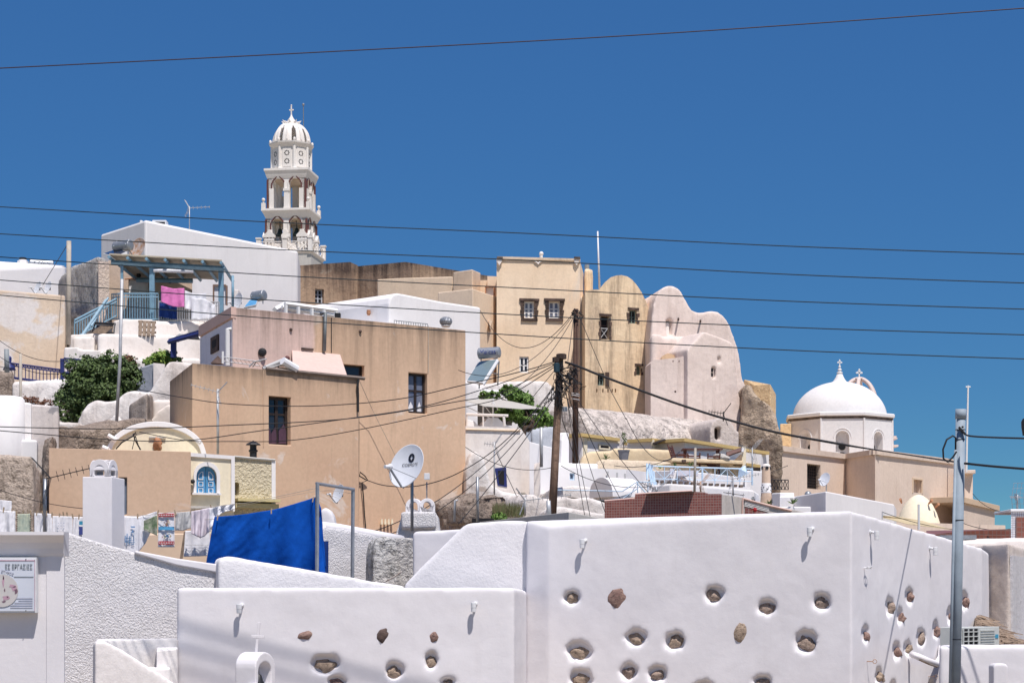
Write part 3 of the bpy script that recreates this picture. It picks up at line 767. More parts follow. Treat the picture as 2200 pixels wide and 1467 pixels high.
tank(P(89, 567, 103), (1, .3, 0), 1.1, .22, 'silver water heater tank lying on the low white house roof at left', word='ELCOLN', ws=.24, wc='print_dark')
for px, lb in ((82, 'small white dish on the low white house at the left edge, left one of two'), (104, 'small white dish on the low white house at the left edge, right one of two')):
    dish(P(px, 619, 99), .33, (-.75, -.6, .35), lb, group='two dishes on the low white house')
# beige house at left edge
t = H('beige_house', 'peeling beige plastered building at the left edge above the navy fence')
m_ = plaster('peeling_beige', (.72, .585, .45), (.66, .53, .41), (.45, .35, .28), .3, patch=(.74, .69, .66), patch_lo=.53, patch_s=.32, bump=.25, ztop=P(0, 622, 78).z, zlen=.6, topamt=.45)
prism('wall', [(-60, 77.5, ('z', 12.02)), (140, 79.5, ('z', 12.02)), (146, 88, None), (-60, 88, None)], 4, m_, t, bevel=.06)

# ---- terrace house with blue pergola
t = H('terrace_house', 'small pinkish house under a light blue porch roof with pink washing')
plt = Pl(232, 84.2, 412, 84.8)
door = plt.hole(276, 601, 320, 692)
mass('wall', plt, [(232, 560), (260, 556), (412, 560), (413, 572)], 9.5, 5, plaster('porch_beige', (.60, .47, .37), (.52, .41, .33), (.3, .22, .18), .3, patch=(.66, .57, .48), patch_lo=.62), t, [door, plt.hole(343, 628, 380, 690)], hd=.2, clean=True)
pr = prism('side_wall', [(126, 86.5, 598), (150, 84, 572), (208, 81.3, 547), (231, 81.6, 557), (233, 84.1, 562), (233, 90, None), (126, 92, None)], 9.5, M['grey_stucco'], t, soft=.12, amp=.10)
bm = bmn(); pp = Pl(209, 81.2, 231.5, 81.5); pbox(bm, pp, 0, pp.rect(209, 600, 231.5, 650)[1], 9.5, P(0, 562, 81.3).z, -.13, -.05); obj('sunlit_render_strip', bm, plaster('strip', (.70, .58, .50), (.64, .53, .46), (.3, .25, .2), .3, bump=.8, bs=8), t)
u0, u1, z0, z1 = plt.rect(276, 601, 320, 692)
bm = bmn(); pbox(bm, plt, u0 + .02, u1 - .02, z0, z1 - .02, .12, .17); d = obj('door', bm, M['plasticw'], t)
for a, b, c, e in ((.12, .88, .08, .45), (.12, .88, .52, .94)):
    bm = bmn(); w_, h_ = u1 - u0, z1 - z0
    for q in (0, 1): pbox(bm, plt, u0 + w_ * (a + q * .04), u0 + w_ * (b - q * .04), z0 + h_ * (c + q * .02), z0 + h_ * (e - q * .02), .11 - q * .008, .121 - q * .008)
    obj('door_panel', bm, M['plasticw'] if q else M['whitepaint'], d)
window(t, plt, 343, 628, 380, 690, 'bluepaint', 'glass', .15, 2, 1, .09)
# pergola roof
zr = P(0, 566, 80).z
roof_tilt = Vector((0, .1, 0))
bm = bmn(); a = P(237, HY, 80); b = P(478, HY, 80.6)
slab(bm, [Vector((a.x, 79.8, zr + .31)), Vector((b.x, 80.4, zr + .16)), Vector((b.x - .5, 84.6, zr + .08)), Vector((a.x + .1, 84.6, zr + .24))], [], UP * .05); obj('porch_roof', bm, M['slabroof'], t)
bm = bmn(); tube(bm, [Vector((a.x, 80.15, zr + .06)), Vector((b.x + .05, 80.75, zr - .08))], .10, 4); obj('front_beam', bm, M['bluepaint'], t)
bm = bmn(); tube(bm, [Vector((a.x + .3, 83.9, zr - .02)), Vector((P(415, HY, 84).x, 83.9, zr - .06))], .10, 4); obj('rear_beam', bm, M['bluepaint'], t)
for k in range(7):
    q = k / 6; xa = a.x + (b.x - a.x) * q
    bm = bmn(); tube(bm, [Vector((xa, 79.7 + .5 * q, zr + .20 - .13 * q)), Vector((xa - .3 * q + .2, 84.3, zr + .11 - .13 * q))], .075, 4); obj('rafter', bm, M['bluepaint'], t)
for px, Yp, py in ((262, 80.2, 692), (327, 80.4, 690), (475, 80.8, 676)):
    g = P(px, py, Yp); w_ = .05 if px == 262 else .095
    bm = bmn(); abox(bm, g.x - w_, g.x + w_, Yp - w_, Yp + w_, g.z, zr - .06); obj('post', bm, M['bluepaint'], t)
bm = bmn(); tube(bm, [P(330, 581, 80.3), P(415, 583, 80.3)], .07, 8); obj('rolled_awning', bm, M['cloth'], t)
for px, py in ((298, 592), (365, 604)):
    bm = bmn(); ball(bm, P(px, py, 84.0), .10, 6); obj('porch_lamp', bm, M['black'], t)
bm = bmn(); tube(bm, [P(268, 600, 84.1), P(290, 598, 84.1), P(345, 600, 84.1), P(352, 590, 84.1), P(352, 582, 84.1)], .03, 5); obj('wall_pipe', bm, M['terra'], t)
# terrace platform and base walls (steps of whitewashed walls)
t = H('terrace_wall', 'pinkish white stepped retaining wall carrying the porch terrace', 'wall')
prism('wall', [(244, 80, 688), (262, 79.6, 682), (330, 79.6, 686), (335, 79.6, 690), (440, 80.3, 690), (470, 80.6, 690), (470, 86, None), (244, 86, None)], 6, M['white_warm'], t, soft=.10, amp=.05)
prism('wall', [(150, 78, 719), (243, 77.5, 712), (243, 81, None), (150, 81, None)], 6, M['white_warm'], t, soft=.10, amp=.05)
prism('wall', [(210, 76.5, 715), (440, 77.8, 722), (440, 80, None), (210, 80, None)], 5, M['white_warm'], t, soft=.10, amp=.05)
prism('wall', [(138, 75.5, 744), (215, 75.5, 750), (300, 75.8, 770), (432, 76, 768), (432, 79, None), (138, 79, None)], 5, M['white_warm'], t, soft=.10, amp=.05)
prism('wall', [(157, 77.2, 723), (204, 77, 722), (204, 79, None), (157, 79, None)], 6, M['white_warm'], t, soft=.08, amp=.08)
t = H('blue_railing', 'light blue metal railing round the porch terrace and down its stair', 'railing', P(360, 690, 79.8))
A = P(262, 690, 79.8); B = P(475, 690, 80.4); hA = P(262, 631, 79.8).z - A.z
B.z = P(475, 690, 80.4).z
railing(t, A, P(340, 690, 80), hA, 14, M['bluepaint'], .022, 0, (.88,)); railing(t, P(342, 691, 80), P(470, 692, 80.4), .78, 26, M['rail_metal'], .02, 13, (.85,))
railing(t, P(240, 690, 81.5), A, hA, 6, M['bluepaint'], .025, 0, (.88,))
railing(t, P(160, 730, 78.8), P(250, 683, 80.5), .75, 16, M['bluepaint'], .028, 0, (.85,))
bm = bmn(); tube(bm, [P(176, 722, 78.6), P(228, 645, 79.6)], .07, 5); tube(bm, [P(196, 700, 78.9), P(232, 640, 79.9)], .05, 5); obj('brace', bm, M['bluepaint'], t)
cloth('pink_towel', [P(346, 614, 79.6), P(372, 620, 79.6), P(396, 619, 79.6)], [.62, .70, .74], M['pinktowel'], 'bright pink towel hung over the light blue terrace railing', 'towel', 3, .05, seed=4)
cloth('white_sheet', [P(397, 624, 79.7), P(420, 632, 79.7), P(443, 630, 79.7)], [.72, .62, .78], M['cloth'], 'white sheet drying on the terrace railing beside the pink towel', 'sheet', 3, .05, seed=6)
cloth('white_sheet', [P(411, 640, 79.5), P(440, 642, 79.5), P(462, 655, 79.5)], [.85, .80, .5], M['cloth'], 'second white sheet sloping down at the right end of the blue railing', 'sheet', 3, .06, seed=8)
cloth('dark_cloth', [P(342, 650, 79.9), P(380, 656, 79.9)], .55, M['navycloth'], 'dark blue cloth hanging below the pink towel on the railing', 'cloth', 3, .05, seed=9)
t = thing('wooden_pallet', 'weathered wooden pallet leaning on the terrace wall', 'pallet', P(315, 720, 77.2))
for k in range(4):
    bm = bmn(); a = P(297 + k * 9, 721, 77.0); b = P(298 + k * 9.5, 688 + k * 1.2, 77.35); box(bm, a, Vector((.13, 0, 0)), Vector((0, .03, 0)), b - a, 0); obj('board', bm, M['wood'], t)
for q in (.15, .5, .85):
    bm = bmn(); a = P(297, 721 - 33 * q, 77.05 + .35 * q + .04); box(bm, a, P(335, 721 - 31 * q, 77.05 + .35 * q + .04) - a, Vector((0, .06, 0)), Vector((0, 0, .08)), 0); obj('cross_board', bm, M['wood'], t)
t = thing('junk_frame', 'black metal frame left lying beside the terrace stair', 'metal frame', P(225, 715, 77.4))
bm = bmn(); tube(bm, [P(205, 694, 77.6), P(247, 696, 77.4), P(245, 716, 77.2), P(198, 714, 77.4)], .05, 5, True); obj('outer_frame', bm, M['black'], t)
bm = bmn(); slab(bm, [P(208, 697, 77.7), P(243, 698, 77.5), P(240, 713, 77.4), P(204, 712, 77.5)], [], Vector((0, .04, 0))); obj('sheet', bm, plain('dark_sheet', (.06, .06, .07), .6), t)
bm = bmn(); box(bm, P(196, 716, 77), Vector((.5, 0, -.02)), Vector((0, .05, 0)), P(215, 700, 77) - P(196, 716, 77), 0); obj('plank', bm, M['wood'], t)
tank(P(264, 529, 82.5), (.9, -.45, .05), .75, .22, 'dark water heater with tilted blue panel on the rough grey roof', [P(222, 545, 82.8), P(252, 534, 83.4), P(272, 541, 81.6), P(248, 552, 81.0)], mat='metal', pm='panel_dark', foot=None)
dish(P(297, 535, 83), .46, (-.5, -.62, .25), 'rust-stained broken dish on the roof above the porch', mat='rust')
# dark blue lean-to
t = H('porch_shelter', 'dark blue lean-to roof on posts beside the pink house', 'shelter')
bm = bmn(); slab(bm, [P(362, 731, 72), P(430, 711, 71), P(430, 712, 75), P(372, 735, 75)], [], UP * .05); obj('roof_sheet', bm, M['navy'], t)
for k in range(6):
    q = k / 5; bm = bmn(); tube(bm, [P(362, 733, 72).lerp(P(430, 714, 71), q), P(372, 737, 75).lerp(P(430, 714, 75), q)], .05, 4); obj('rafter', bm, M['navy'], t)
bm = bmn(); tube(bm, [P(362, 735, 72), P(432, 716, 71)], .08, 4); obj('beam', bm, M['navy'], t)
bm = bmn(); g = P(373, 768, 72); abox(bm, g.x - .09, g.x + .09, 71.9, 72.1, g.z, P(0, 733, 72).z); obj('post', bm, M['navy'], t)
bm = bmn(); slab(bm, [P(372, 726, 73), P(385, 717, 73), P(425, 721, 73), P(430, 730, 73)], [], Vector((0, .1, 0))); obj('awning_box', bm, M['cloth_grey'], t)

# ---- poles at left
pole('rooftop_pole', [P(147, 740, 77), P(148, 518, 77)], .09, M['cable_pale'], 'tall pale pole with step irons beside the rough grey wall', 'pole')
bm = bmn()
pole('rooftop_pole', [P(249, 936, 62), P(258, 770, 62), P(262, 600, 62)], .05, M['rail_metal'], 'slim grey pole rising past the dark bush to the porch', 'pole')
pole('rooftop_pole', [P(45, 970, 58), P(44, 760, 58)], .042, M['cable_pale'], 'thin pinkish pole in front of the navy fence', 'pole')
pole('rooftop_pole', [P(15, 800, 72), P(14, 750, 72)], .09, M['print_grey'], 'short thick grey post end by the navy gate finial', 'pole')
# ---- navy fence, pier and walls
def navy_fence(A, B, h, n, label):
    t = thing('iron_fence', label, 'fence', A.lerp(B, .5), 'navy iron fences')
    railing(t, A, B, h, n, M['navy'], .022, 0, (.2, .86))
    for k in range(n):
        p = A.lerp(B, (k + .5) / n); e = (B - A) / n * .4
        for zz in (.14, .93):
            bm = bmn(); c = p + UP * h * zz; s_ = h * .055; tube(bm, [c - e * .9 - UP * s_, c + e * .9 + UP * s_], .012, 4); tube(bm, [c - e * .9 + UP * s_, c + e * .9 - UP * s_], .012, 4); obj('scroll', bm, M['navy'], t)
    return t
navy_fence(P(24, 817, 74), P(131, 831, 74.6), .62, 14, 'navy iron fence with crossed scrolls above the white wall, left panel')
navy_fence(P(137, 806, 74.6), P(240, 816, 75.2), .62, 13, 'navy iron fence panel half hidden behind the dark bush')
t = thing('navy_post', 'thick navy gate post between the two iron fence panels', 'post', P(133, 830, 74.5))
bm = bmn(); qbox(bm, 129, 770, 137, 831, 74.4, .14); obj('shaft', bm, M['navy'], t, bevel=.01)
t = thing('navy_post', 'navy post with ball finial on the stone pier at far left', 'post', P(20, 795, 74))
bm = bmn(); lathe(bm, P(20, 795, 74), [(.24, 0), (.2, .1), (.1, .22), (.07, .3), (.09, .36), (.04, .42)], 10); ball(bm, P(20, 770, 74), .09, 6); obj('finial', bm, M['navy'], t, smooth=True)
tag(prism('stone_pier', [(-20, 73.6, 796), (28, 73.6, 796), (30, 74.6, None), (-20, 75, None)], 5, M['stone'], soft=.09, amp=.25), 'rough stone gate pier at the left edge under the navy finial', 'pier')
tag(prism('white_wall', [(26, 73.4, 822), (131, 74.2, 833), (136, 74.2, 806), (170, 74.6, 810), (250, 75, 812), (250, 77, None), (26, 77, None)], 4, M['white_old'], soft=.10, amp=.15), 'uneven whitewashed wall under the navy iron fence', 'wall')
tag(prism('white_wall', [(30, 70, 862), (105, 71, 868), (128, 71, 872), (128, 73, None), (30, 73, None)], 3, M['white_old'], soft=.10, amp=.1), 'old whitewashed planter wall below the red-brown plants', 'wall')
t = thing('red_plant', 'low red-brown succulent plants along the white planter wall', 'plant', P(75, 865, 70.5))
rn = random.Random(5)
bm = bmn(); foliage(bm, [(P(50 + 9 * k, 858 + k * 1.6, 70.6), .25, .2, .16) for k in range(7)], 900, .07, rn); obj('foliage', bm, M['leaf_red'], t, rec=False)
t = H('white_house', 'white house with a rounded corner and grey-pink patches at the left edge')
bm = bmn(); g = P(-2, HY, 56); lathe(bm, (g.x, 56.5, 0), [(.60, 1), (.57, P(0, 855, 56).z), (.5, P(0, 849, 56).z), (.1, P(0, 848, 56).z)], 40); obj('round_wall', bm, M['white'], t, smooth=True)
prism('wall', [(38, 57, 861), (68, 57, 866), (68, 60, None), (38, 60, None)], 1, M['white'], t, bevel=.05)
prism('wall', [(68, 57.6, 868), (126, 58.6, 872), (128, 62, None), (68, 62, None)], 1, plaster('patched_white', (.74, .69, .67), (.66, .60, .58), (.3, .27, .27), .4, patch=(.36, .35, .37), patch_lo=.56, patch_s=.8), t, bevel=.05)
prism('wall', [(40, 56.3, 945), (80, 56.3, 945), (82, 58, None), (40, 58, None)], 1, M['white'], t, bevel=.05)

# ---- curving white walls with stairs, grey parapets
t = H('curved_stair_wall', 'wavy whitewashed stair wall climbing beside the tan house', 'wall')
pw = Pl(165, 66, 370, 66.5)
mass('wall', pw, [(168, 908), (170, 898), (178, 884), (190, 870), (202, 862), (212, 860), (226, 861), (249, 862), (253, 856), (264, 845), (276, 839), (290, 838), (304, 840), (322, 843), (325, 838), (332, 825), (340, 812), (349, 798), (356, 785), (361, 776), (368, 774), (380, 775), (414, 779), (420, 790)], 2, .9, M['white_old'], t, soft=.085, amp=.14)
mass('wall', Pl(120, 65, 300, 65), [(118, 906), (130, 908), (170, 908), (172, 918), (210, 921), (215, 915), (240, 896), (246, 884), (252, 900), (300, 902)], 2, .8, M['white_old'], t, soft=.085, amp=.1)
mass('wall', Pl(310, 64, 380, 64), [(316, 909), (322, 902), (340, 882), (368, 864), (369, 880)], 2, .8, M['white_warm'], t, soft=.08, amp=.05)
mass('wall', Pl(318, 65, 370, 65), [(326, 862), (330, 858), (368, 858)], 2, .6, M['white_warm'], t, soft=.08, amp=.05)
t = H('grey_parapet', 'weathered grey parapet block below the wavy white stair wall', 'wall')
prism('wall', [(276, 63.5, 870), (316, 62.8, 843), (330, 64.5, 846), (320, 68, None)], 2, plaster('stained_grey', (.52, .44, .38), (.40, .34, .30), (.10, .09, .09), .7, .45, bump=.8, bs=4), t, soft=.07, amp=.05)
t = H('grey_planter', 'bluish grey planter box behind the bright green shrub', 'planter')
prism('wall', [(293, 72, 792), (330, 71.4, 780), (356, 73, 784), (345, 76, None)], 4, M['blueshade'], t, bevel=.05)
bm = bmn(); slab(bm, [P(329.5, 779.5, 71.3), P(354, 782, 71.35), P(352, 812, 71.3), P(340, 838, 71.3), P(329.5, 836, 71.3)], [], Vector((0, .1, 0))); obj('whitewashed_side', bm, M['white_warm'], t)
tag(prism('stone_wall', [(112, 60, 938), (128, 59.5, 908), (190, 60, 920), (250, 60.5, 918), (275, 61, 900), (330, 61, 905), (330, 63.5, None), (112, 63.5, None)], 1.5, M['stone'], soft=.09, amp=.3), 'dark rubble stone wall above the tan house roof', 'wall')
tag(prism('stone_wall', [(95, 55, 960), (116, 55, 930), (118, 58, None), (98, 58, None)], 0, M['stone'], soft=.09, amp=.3), 'narrow dark rubble wall left of the low tan house', 'wall')
# rubble blocks one can pick out
# ---- bush
def tree(name, blobs, n, size, mat, label, trunk, cat='bush', seed=3, twigs=10):
    rn = random.Random(seed); base = Vector(trunk[0]); t = thing(name, label, cat, base)
    bm = bmn(); tube(bm, trunk, [.10 - .06 * k / (len(trunk) - 1) for k in range(len(trunk))], 6)
    for k in range(twigs):
        c = rn.choice(blobs); s = Vector(trunk[-1]).lerp(Vector(trunk[0]), rn.random() * .6)
        e = Vector(c[0]) + Vector((rn.uniform(-1, 1) * c[1], rn.uniform(-1, 1) * c[2], rn.uniform(-.3, 1) * c[3]))
        tube(bm, [s, s.lerp(e, .5) + Vector((rn.uniform(-.1, .1), 0, .1)), e], [.035, .022, .008], 4)
    obj('trunk', bm, M['bark'], t)
    bm = bmn(); foliage(bm, blobs, n, size, rn); obj('crown', bm, mat, t, rec=False)
    return t
blobs = [(P(px, py, Y), rx, rx * .9, rz) for px, py, Y, rx, rz in ((205, 830, 68, .95, .75), (175, 800, 68, .6, .45), (240, 800, 68, .8, .55), (270, 815, 68, .55, .5), (150, 855, 68, .5, .4), (180, 865, 68, .75, .5), (235, 850, 67.8, .7, .5), (130, 880, 67.5, .25, .25), (140, 895, 67.5, .25, .2), (190, 890, 67.8, .6, .3), (290, 800, 68, .25, .3), (255, 780, 68.2, .25, .2), (190, 778, 68, .3, .25), (235, 765, 68, .1, .25), (170, 845, 68, .5, .4), (215, 870, 68, .5, .35), (160, 895, 68, .35, .25), (215, 800, 68, .5, .4))]
tree('bush', blobs, 34000, .115, M['leaf_dark'], 'large dark green bush spilling over the white walls', [P(195, 905, 68), P(200, 860, 68), P(215, 820, 68)], twigs=26)
t = thing('dry_shrub', 'dry red-brown shrub top at the right of the dark bush', 'shrub', P(272, 790, 68.6))
bm = bmn(); foliage(bm, [(P(272, 778, 68.6), .32, .3, .22)], 900, .09, random.Random(2)); obj('foliage', bm, M['leaf_red'], t, rec=False)
tree('green_shrub', [(P(350, 772, 72.5), .45, .4, .28), (P(330, 778, 72.5), .3, .3, .2), (P(372, 776, 72.5), .3, .3, .22), (P(316, 776, 72.5), .12, .1, .2)], 4200, .13, M['leaf_bright'], 'rounded bright green shrub in the grey planter', [P(345, 800, 72.5), P(348, 780, 72.5)], 'shrub', 4, 6)

# ================================================================== OLD BROWN HOUSE, SAND HOUSES, WHITE MIDDLE HOUSE
t = H('old_brown_house', 'old stained brown house below the bell tower')
pb = Pl(640, 108, 768, 110)
m_ = plaster('old_brown_top', (.50, .36, .25), (.43, .30, .21), (.085, .06, .05), .5, .5, ztop=P(640, 571, 108).z, zlen=3.2, topamt=.75, bump=.6, bs=2.5, patch=(.54, .44, .34), patch_lo=.63, patch_s=.8)
hl = pb.hole(677, 621, 696, 652)
mass('wall', pb, [(636, 571), (690, 567), (752, 563), (768, 570), (771, 578)], 12, 7, m_, t, [hl], hd=.3, clean=True)
window(t, pb, 677, 621, 696, 652, 'blueshade', 'dark', .25, 2, 3, .07)
pb2 = Pl(768, 110, 890, 107)
mass('wall', pb2, [(768, 572), (790, 570), (868, 563), (872, 563), (885, 565)], 12, 7, m_, t, [], clean=True)
prism('wall', [(885, 107.1, 565), (905, 108, 576), (932, 112, 596), (932, 118, None), (870, 115, 566)], 12, m_, t)
t = H('sand_house', 'sand coloured flat wall and chimney block between the brown and yellow houses')
prism('wall', [(811, 99, 600), (850, 98.6, 597), (973, 97.6, 594), (976, 105, None), (811, 105, None)], 10, M['sand'], t, bevel=.05)
prism('chimney_block', [(974, 96, 585), (1015, 95, 579), (1032, 96.3, 586), (1020, 99, None), (978, 99, None)], 12, M['sand'], t, bevel=.04)
prism('parapet_block', [(941, 91.5, 628), (1016, 90.4, 620), (1068, 92.7, 638), (1068, 96, None), (945, 96, None)], 9, M['sand'], t, bevel=.04)
prism('wall', [(1030, 96.5, 602), (1050, 96.5, 602), (1050, 100, None), (1030, 100, None)], 9, M['sand'], t)
prism('wall', [(1047, 95.5, 593), (1068, 95.5, 594), (1068, 98, None), (1047, 98, None)], 9, M['sand'], t)
bm = bmn(); qbox(bm, 1042, 614, 1064, 617, 95, .2); qbox(bm, 1042, 616, 1044.5, 630, 95, .2); qbox(bm, 1060, 616, 1064, 635, 95, .2); obj('terrace_opening_frame', bm, M['terra'], t)
bm = bmn(); qbox(bm, 1044, 617, 1060, 634, 95.15, .1); obj('opening', bm, M['white'], t)
t = H('white_house', 'bright white house with a curved raised parapet in the middle of the village')
pm = Pl(840, 84, 1032, 88)
mass('wall', pm, [(836, 652), (838, 641), (842, 634), (848, 631), (856, 630), (868, 632), (950, 648), (1032, 660), (1033, 664)], 5, 6, M['white'], t, bevel=.08)
prism('wall', [(745, 90, 684), (800, 87.5, 670), (838, 84.2, 652), (840, 92, None), (750, 94, None)], 6, M['white'], t, bevel=.08)
prism('low_wall', [(700, 83.2, 690), (846, 83.4, 690), (870, 83.5, 700), (870, 86, None), (700, 86, None)], 6, M['white'], t, bevel=.06)
prism('lobe', [(746, 90.5, 672), (752, 90, 664), (764, 89.4, 657), (778, 89.4, 656), (840, 89, 660), (840, 92, None), (746, 92, None)], 8, M['white'], t, bevel=.05)
for cx_, cy_, w_, h_, lb in ((770, 656, 20, 20, 'large terracotta pot behind the curved white parapet'), (792, 672, 9, 11, 'small terracotta pot on the white parapet')):
    bm = bmn(); k_ = 88 / F; g = P(cx_, cy_ + h_ / 2, 88.3 if w_ > 10 else 84.5)
    lathe(bm, g, [(w_ * .3 * k_, 0), (w_ * .47 * k_, h_ * .3 * k_), (w_ * .5 * k_, h_ * .6 * k_), (w_ * .42 * k_, h_ * .85 * k_), (w_ * .48 * k_, h_ * .92 * k_), (w_ * .46 * k_, h_ * k_), (w_ * .3 * k_, h_ * k_)], 14)
    tag(obj('terracotta_pot', bm, M['terra'], smooth=True), lb, 'pot')
t = thing('roof_ventilator', 'grey turbine ventilator on the roof edge of the large tan house', 'ventilator', P(958, 703, 66))
bm = bmn(); lathe(bm, P(958, 703, 66), [(.12, 0), (.15, .04), (.15, .06), (.10, .07)], 16); obj('base', bm, M['whitepaint'], t)
bm = bmn(); lathe(bm, P(958, 699, 66), [(.11, 0), (.17, .05), (.19, .13), (.17, .2), (.10, .26), (.02, .28)], 24); obj('turbine_head', bm, M['steel'], t)
for k in range(16):
    a = 2 * math.pi * k / 16; bm = bmn(); c = P(958, 699, 66)
    tube(bm, [c + Vector((r_ * math.cos(a + s_), r_ * math.sin(a + s_), z_)) for r_, z_, s_ in ((.12, 0, 0), (.185, .06, .1), (.205, .13, .2), (.18, .2, .3), (.1, .265, .4))], .009, 4); obj('vane', bm, M['metal'], t)
# white roof terrace frame behind the pink parapet
t = H('white_roof_terrace', 'white painted parapet frames on the roof behind the pink house', 'roof terrace')
prism('wall', [(588, 80, 664), (612, 78, 653), (722, 80, 668), (722, 84, None), (590, 84, None)], 8, M['lilac'], t, bevel=.03)
bm = bmn()
for a, b, w_ in (((612, 653), (724, 668), .10), ((606, 660), (720, 679), .09), ((590, 665), (614, 652), .10)): tube(bm, [P(*a, 77.9), P(*b, 79.5)], w_, 4)
obj('top_edge', bm, M['whitepaint'], t)
for px in (614, 641, 670, 696, 722):
    bm = bmn(); tube(bm, [P(px, 655 + (px - 612) * .13, 77.8), P(px, 674 + (px - 612) * .13, 77.8)], .07, 4); obj('upright', bm, M['whitepaint'], t)
bm = bmn(); qbox(bm, 719, 672, 731, 682, 75, .3); tag(obj('black_box', bm, M['black']), 'small black box at the end of the white roof frames', 'box')
t = thing('roof_lattice', 'low dark metal lattice rail on the tan roof below the white house', 'railing', P(882, 700, 68))
bm = bmn(); tube(bm, [P(847, 688, 68), P(919, 696, 68.6)], .014, 4); tube(bm, [P(847, 696, 68), P(919, 703, 68.6)], .012, 4); obj('rail', bm, M['print_grey'], t)
for k in range(15):
    a = P(847 + k * 5.14, 688 + k * .57, 68 + k * .04); bm = bmn(); tube(bm, [a, a - UP * .14], .01, 4); obj('bar', bm, M['print_grey'], t)
tank(P(556, 636, 78), (.85, -.5, .05), .5, .2, 'small water heater with bright blue cover behind the pink parapet', [P(536, 645, 78), P(556, 638, 78.5), P(550, 655, 77.2), P(524, 660, 77.2)], mat='metal', pm='shutter')
for px, py, lb in ((513, 648, 'pale dish standing behind the pink parapet by the blue pole'),): dish(P(px, py, 79), .34, (-.8, -.6, .2), lb)
pole('blue_pole', [P(500, 660, 78), P(500, 592, 78)], .05, M['bluepaint'], 'slim light blue pole right of the porch', 'pole')
t = H('balcony_door', 'brown framed glass door in the big white house behind the blue rail', 'door')
bm = bmn(); qbox(bm, 457, 611, 460, 655, 95.5, .2); qbox(bm, 485, 613, 488, 655, 95.5, .2); qbox(bm, 460.1, 611, 484.9, 614.5, 95.5, .2); obj('frame', bm, plain('light_brown_frame', (.25, .16, .12), .6), t)
bm = bmn(); qbox(bm, 460, 614, 485, 655, 95.6, .1); obj('pane', bm, M['cloth'], t)
bm = bmn(); qbox(bm, 503, 622, 512, 640, 90, 1); t2 = obj('small_chimney', bm, M['white_warm'], None, bevel=.02); tag(t2, 'small cream chimney stub by the blue pole', 'chimney')
# ================================================================== BIG TAN AND PINK HOUSE
t = H('tan_house', 'large tan flat-roofed house with a pink painted left half and streaked top')
pt = Pl(500, 60, 1000, 65)
Z = 8.72
mt = plaster('tan_main', (.67, .475, .335), (.61, .425, .295), (.12, .09, .068), .26, .54, ztop=Z, zlen=2.3, topamt=.62, bump=.14, bs=5, patch=(.70, .58, .49), patch_lo=.62, patch_s=.8, sx=2.2, zone=((1, 0, 0), -5.95, .10, (.74, .56, .50), (.70, .52, .46)))
prism('wall', [(500, 60, 660), (1000, 65, ('z', Z)), (975, 74, None), (430, 64.2, ('z', Z))], -1.7, mt, t, {0: [pt.hole(878, 802, 918, 888), pt.hole(738, 784, 783, 808)]}, hd=.22, bevel=.025)
pl_ = Pl(430, 64.2, 500, 60)
bm = bmn(); L_ = pl_.rect(430, 800, 500, 900)[1]; hx = pl_.rect(456, 722, 472, 757); slab(bm, [pl_.w(.05, -1, -.012), pl_.w(L_ - .05, -1, -.012), pl_.w(L_ - .05, Z - .35, -.012), pl_.w(.05, Z - .35, -.012)], [], pl_.n * .01); obj('side_render', bm, M['lilac'], t)
bm = bmn(); pbox(bm, pl_, .0, L_, Z - .30, Z + .02, -.05, .1); obj('coping', bm, M['pink'], t)
bm = bmn(); pbox(bm, pl_, hx[0], hx[1], hx[2], hx[3], -.06, .02); w_ = obj('window', bm, M['brownframe'], t); w_['label'] = 'small side window with brown stone surround'
bm = bmn(); pbox(bm, pl_, hx[0] + .25, hx[1] - .25, hx[2] + .15, hx[3] - .12, -.065, -.058); obj('pane', bm, M['dark'], w_)
bm = bmn(); a = pl_.at(489, 707, -.12); b = pl_.at(489, 785, -.12); tube(bm, [a + pl_.n * .1, a, b], .07, 8); obj('white_pipe', bm, M['whitepaint'], t)
w1 = window(t, pt, 878, 802, 918, 888, 'darkbrown', 'glass_blue', .2, 2, 2, .075, split=[0, .58, 1], label='dark brown casement with pale curtains low in the panes')
window(t, pt, 738, 784, 783, 808, 'darkbrown', 'glass', .2, 1, 1, .05)
# curtain tips inside the panes
for x0, x1 in ((883, 894), (903, 911)):
    bm = bmn(); a, b, c, d = pt.rect(x0, 862, x1, 884); slab(bm, [pt.w(a, c, .165), pt.w(b, c, .165), pt.w(b - .02, d - .12, .165), pt.w((a + b) / 2, d, .165), pt.w(a, c + .12, .165)], [], pt.n * .004); obj('curtain', bm, M['cloth'], w1)
bm = bmn(); a = pt.at(699, 672, -.1); b = pt.at(697, 754, -.1); tube(bm, [a + pt.n * .25, a, b], .055, 8); obj('drain_pipe', bm, plain('grey_pipe', (.16, .18, .19), .5), t, smooth=True)
bm = bmn(); tube(bm, [pt.at(770, 812, -.02), pt.at(771, 930, -.02), pt.at(770, 1125, -.02)], .014, 5); tube(bm, [pt.at(712, 682, -.02), pt.at(712, 758, -.02)], .012, 5); obj('wall_cable', bm, M['black'], t)
bm = bmn(); tube(bm, [pt.at(920, 700, -.02), pt.at(920, 800, -.02)], .012, 4); tube(bm, [pt.at(771, 815, -.5), pt.at(800, 880, -.3), pt.at(870, 1020, -.3), pt.at(905, 1095, -.3)], .010, 4); obj('pale_wire', bm, M['cable_pale'], t)
bm = bmn(); lathe(bm, pt.at(564, 757, -.02), [(.10, 0), (.13, .03), (.12, .10), (.05, .12)], 12, Matrix.Rotation(R(90), 3, 'X')); obj('wall_lamp', bm, M['black'], t)
bm = bmn(); pbox(bm, pt, *pt.rect(647, 748, 672, 752)[:2], *pt.rect(647, 748, 672, 752)[2:], -.05, .02); obj('lintel_stub', bm, M['brownframe'], t)
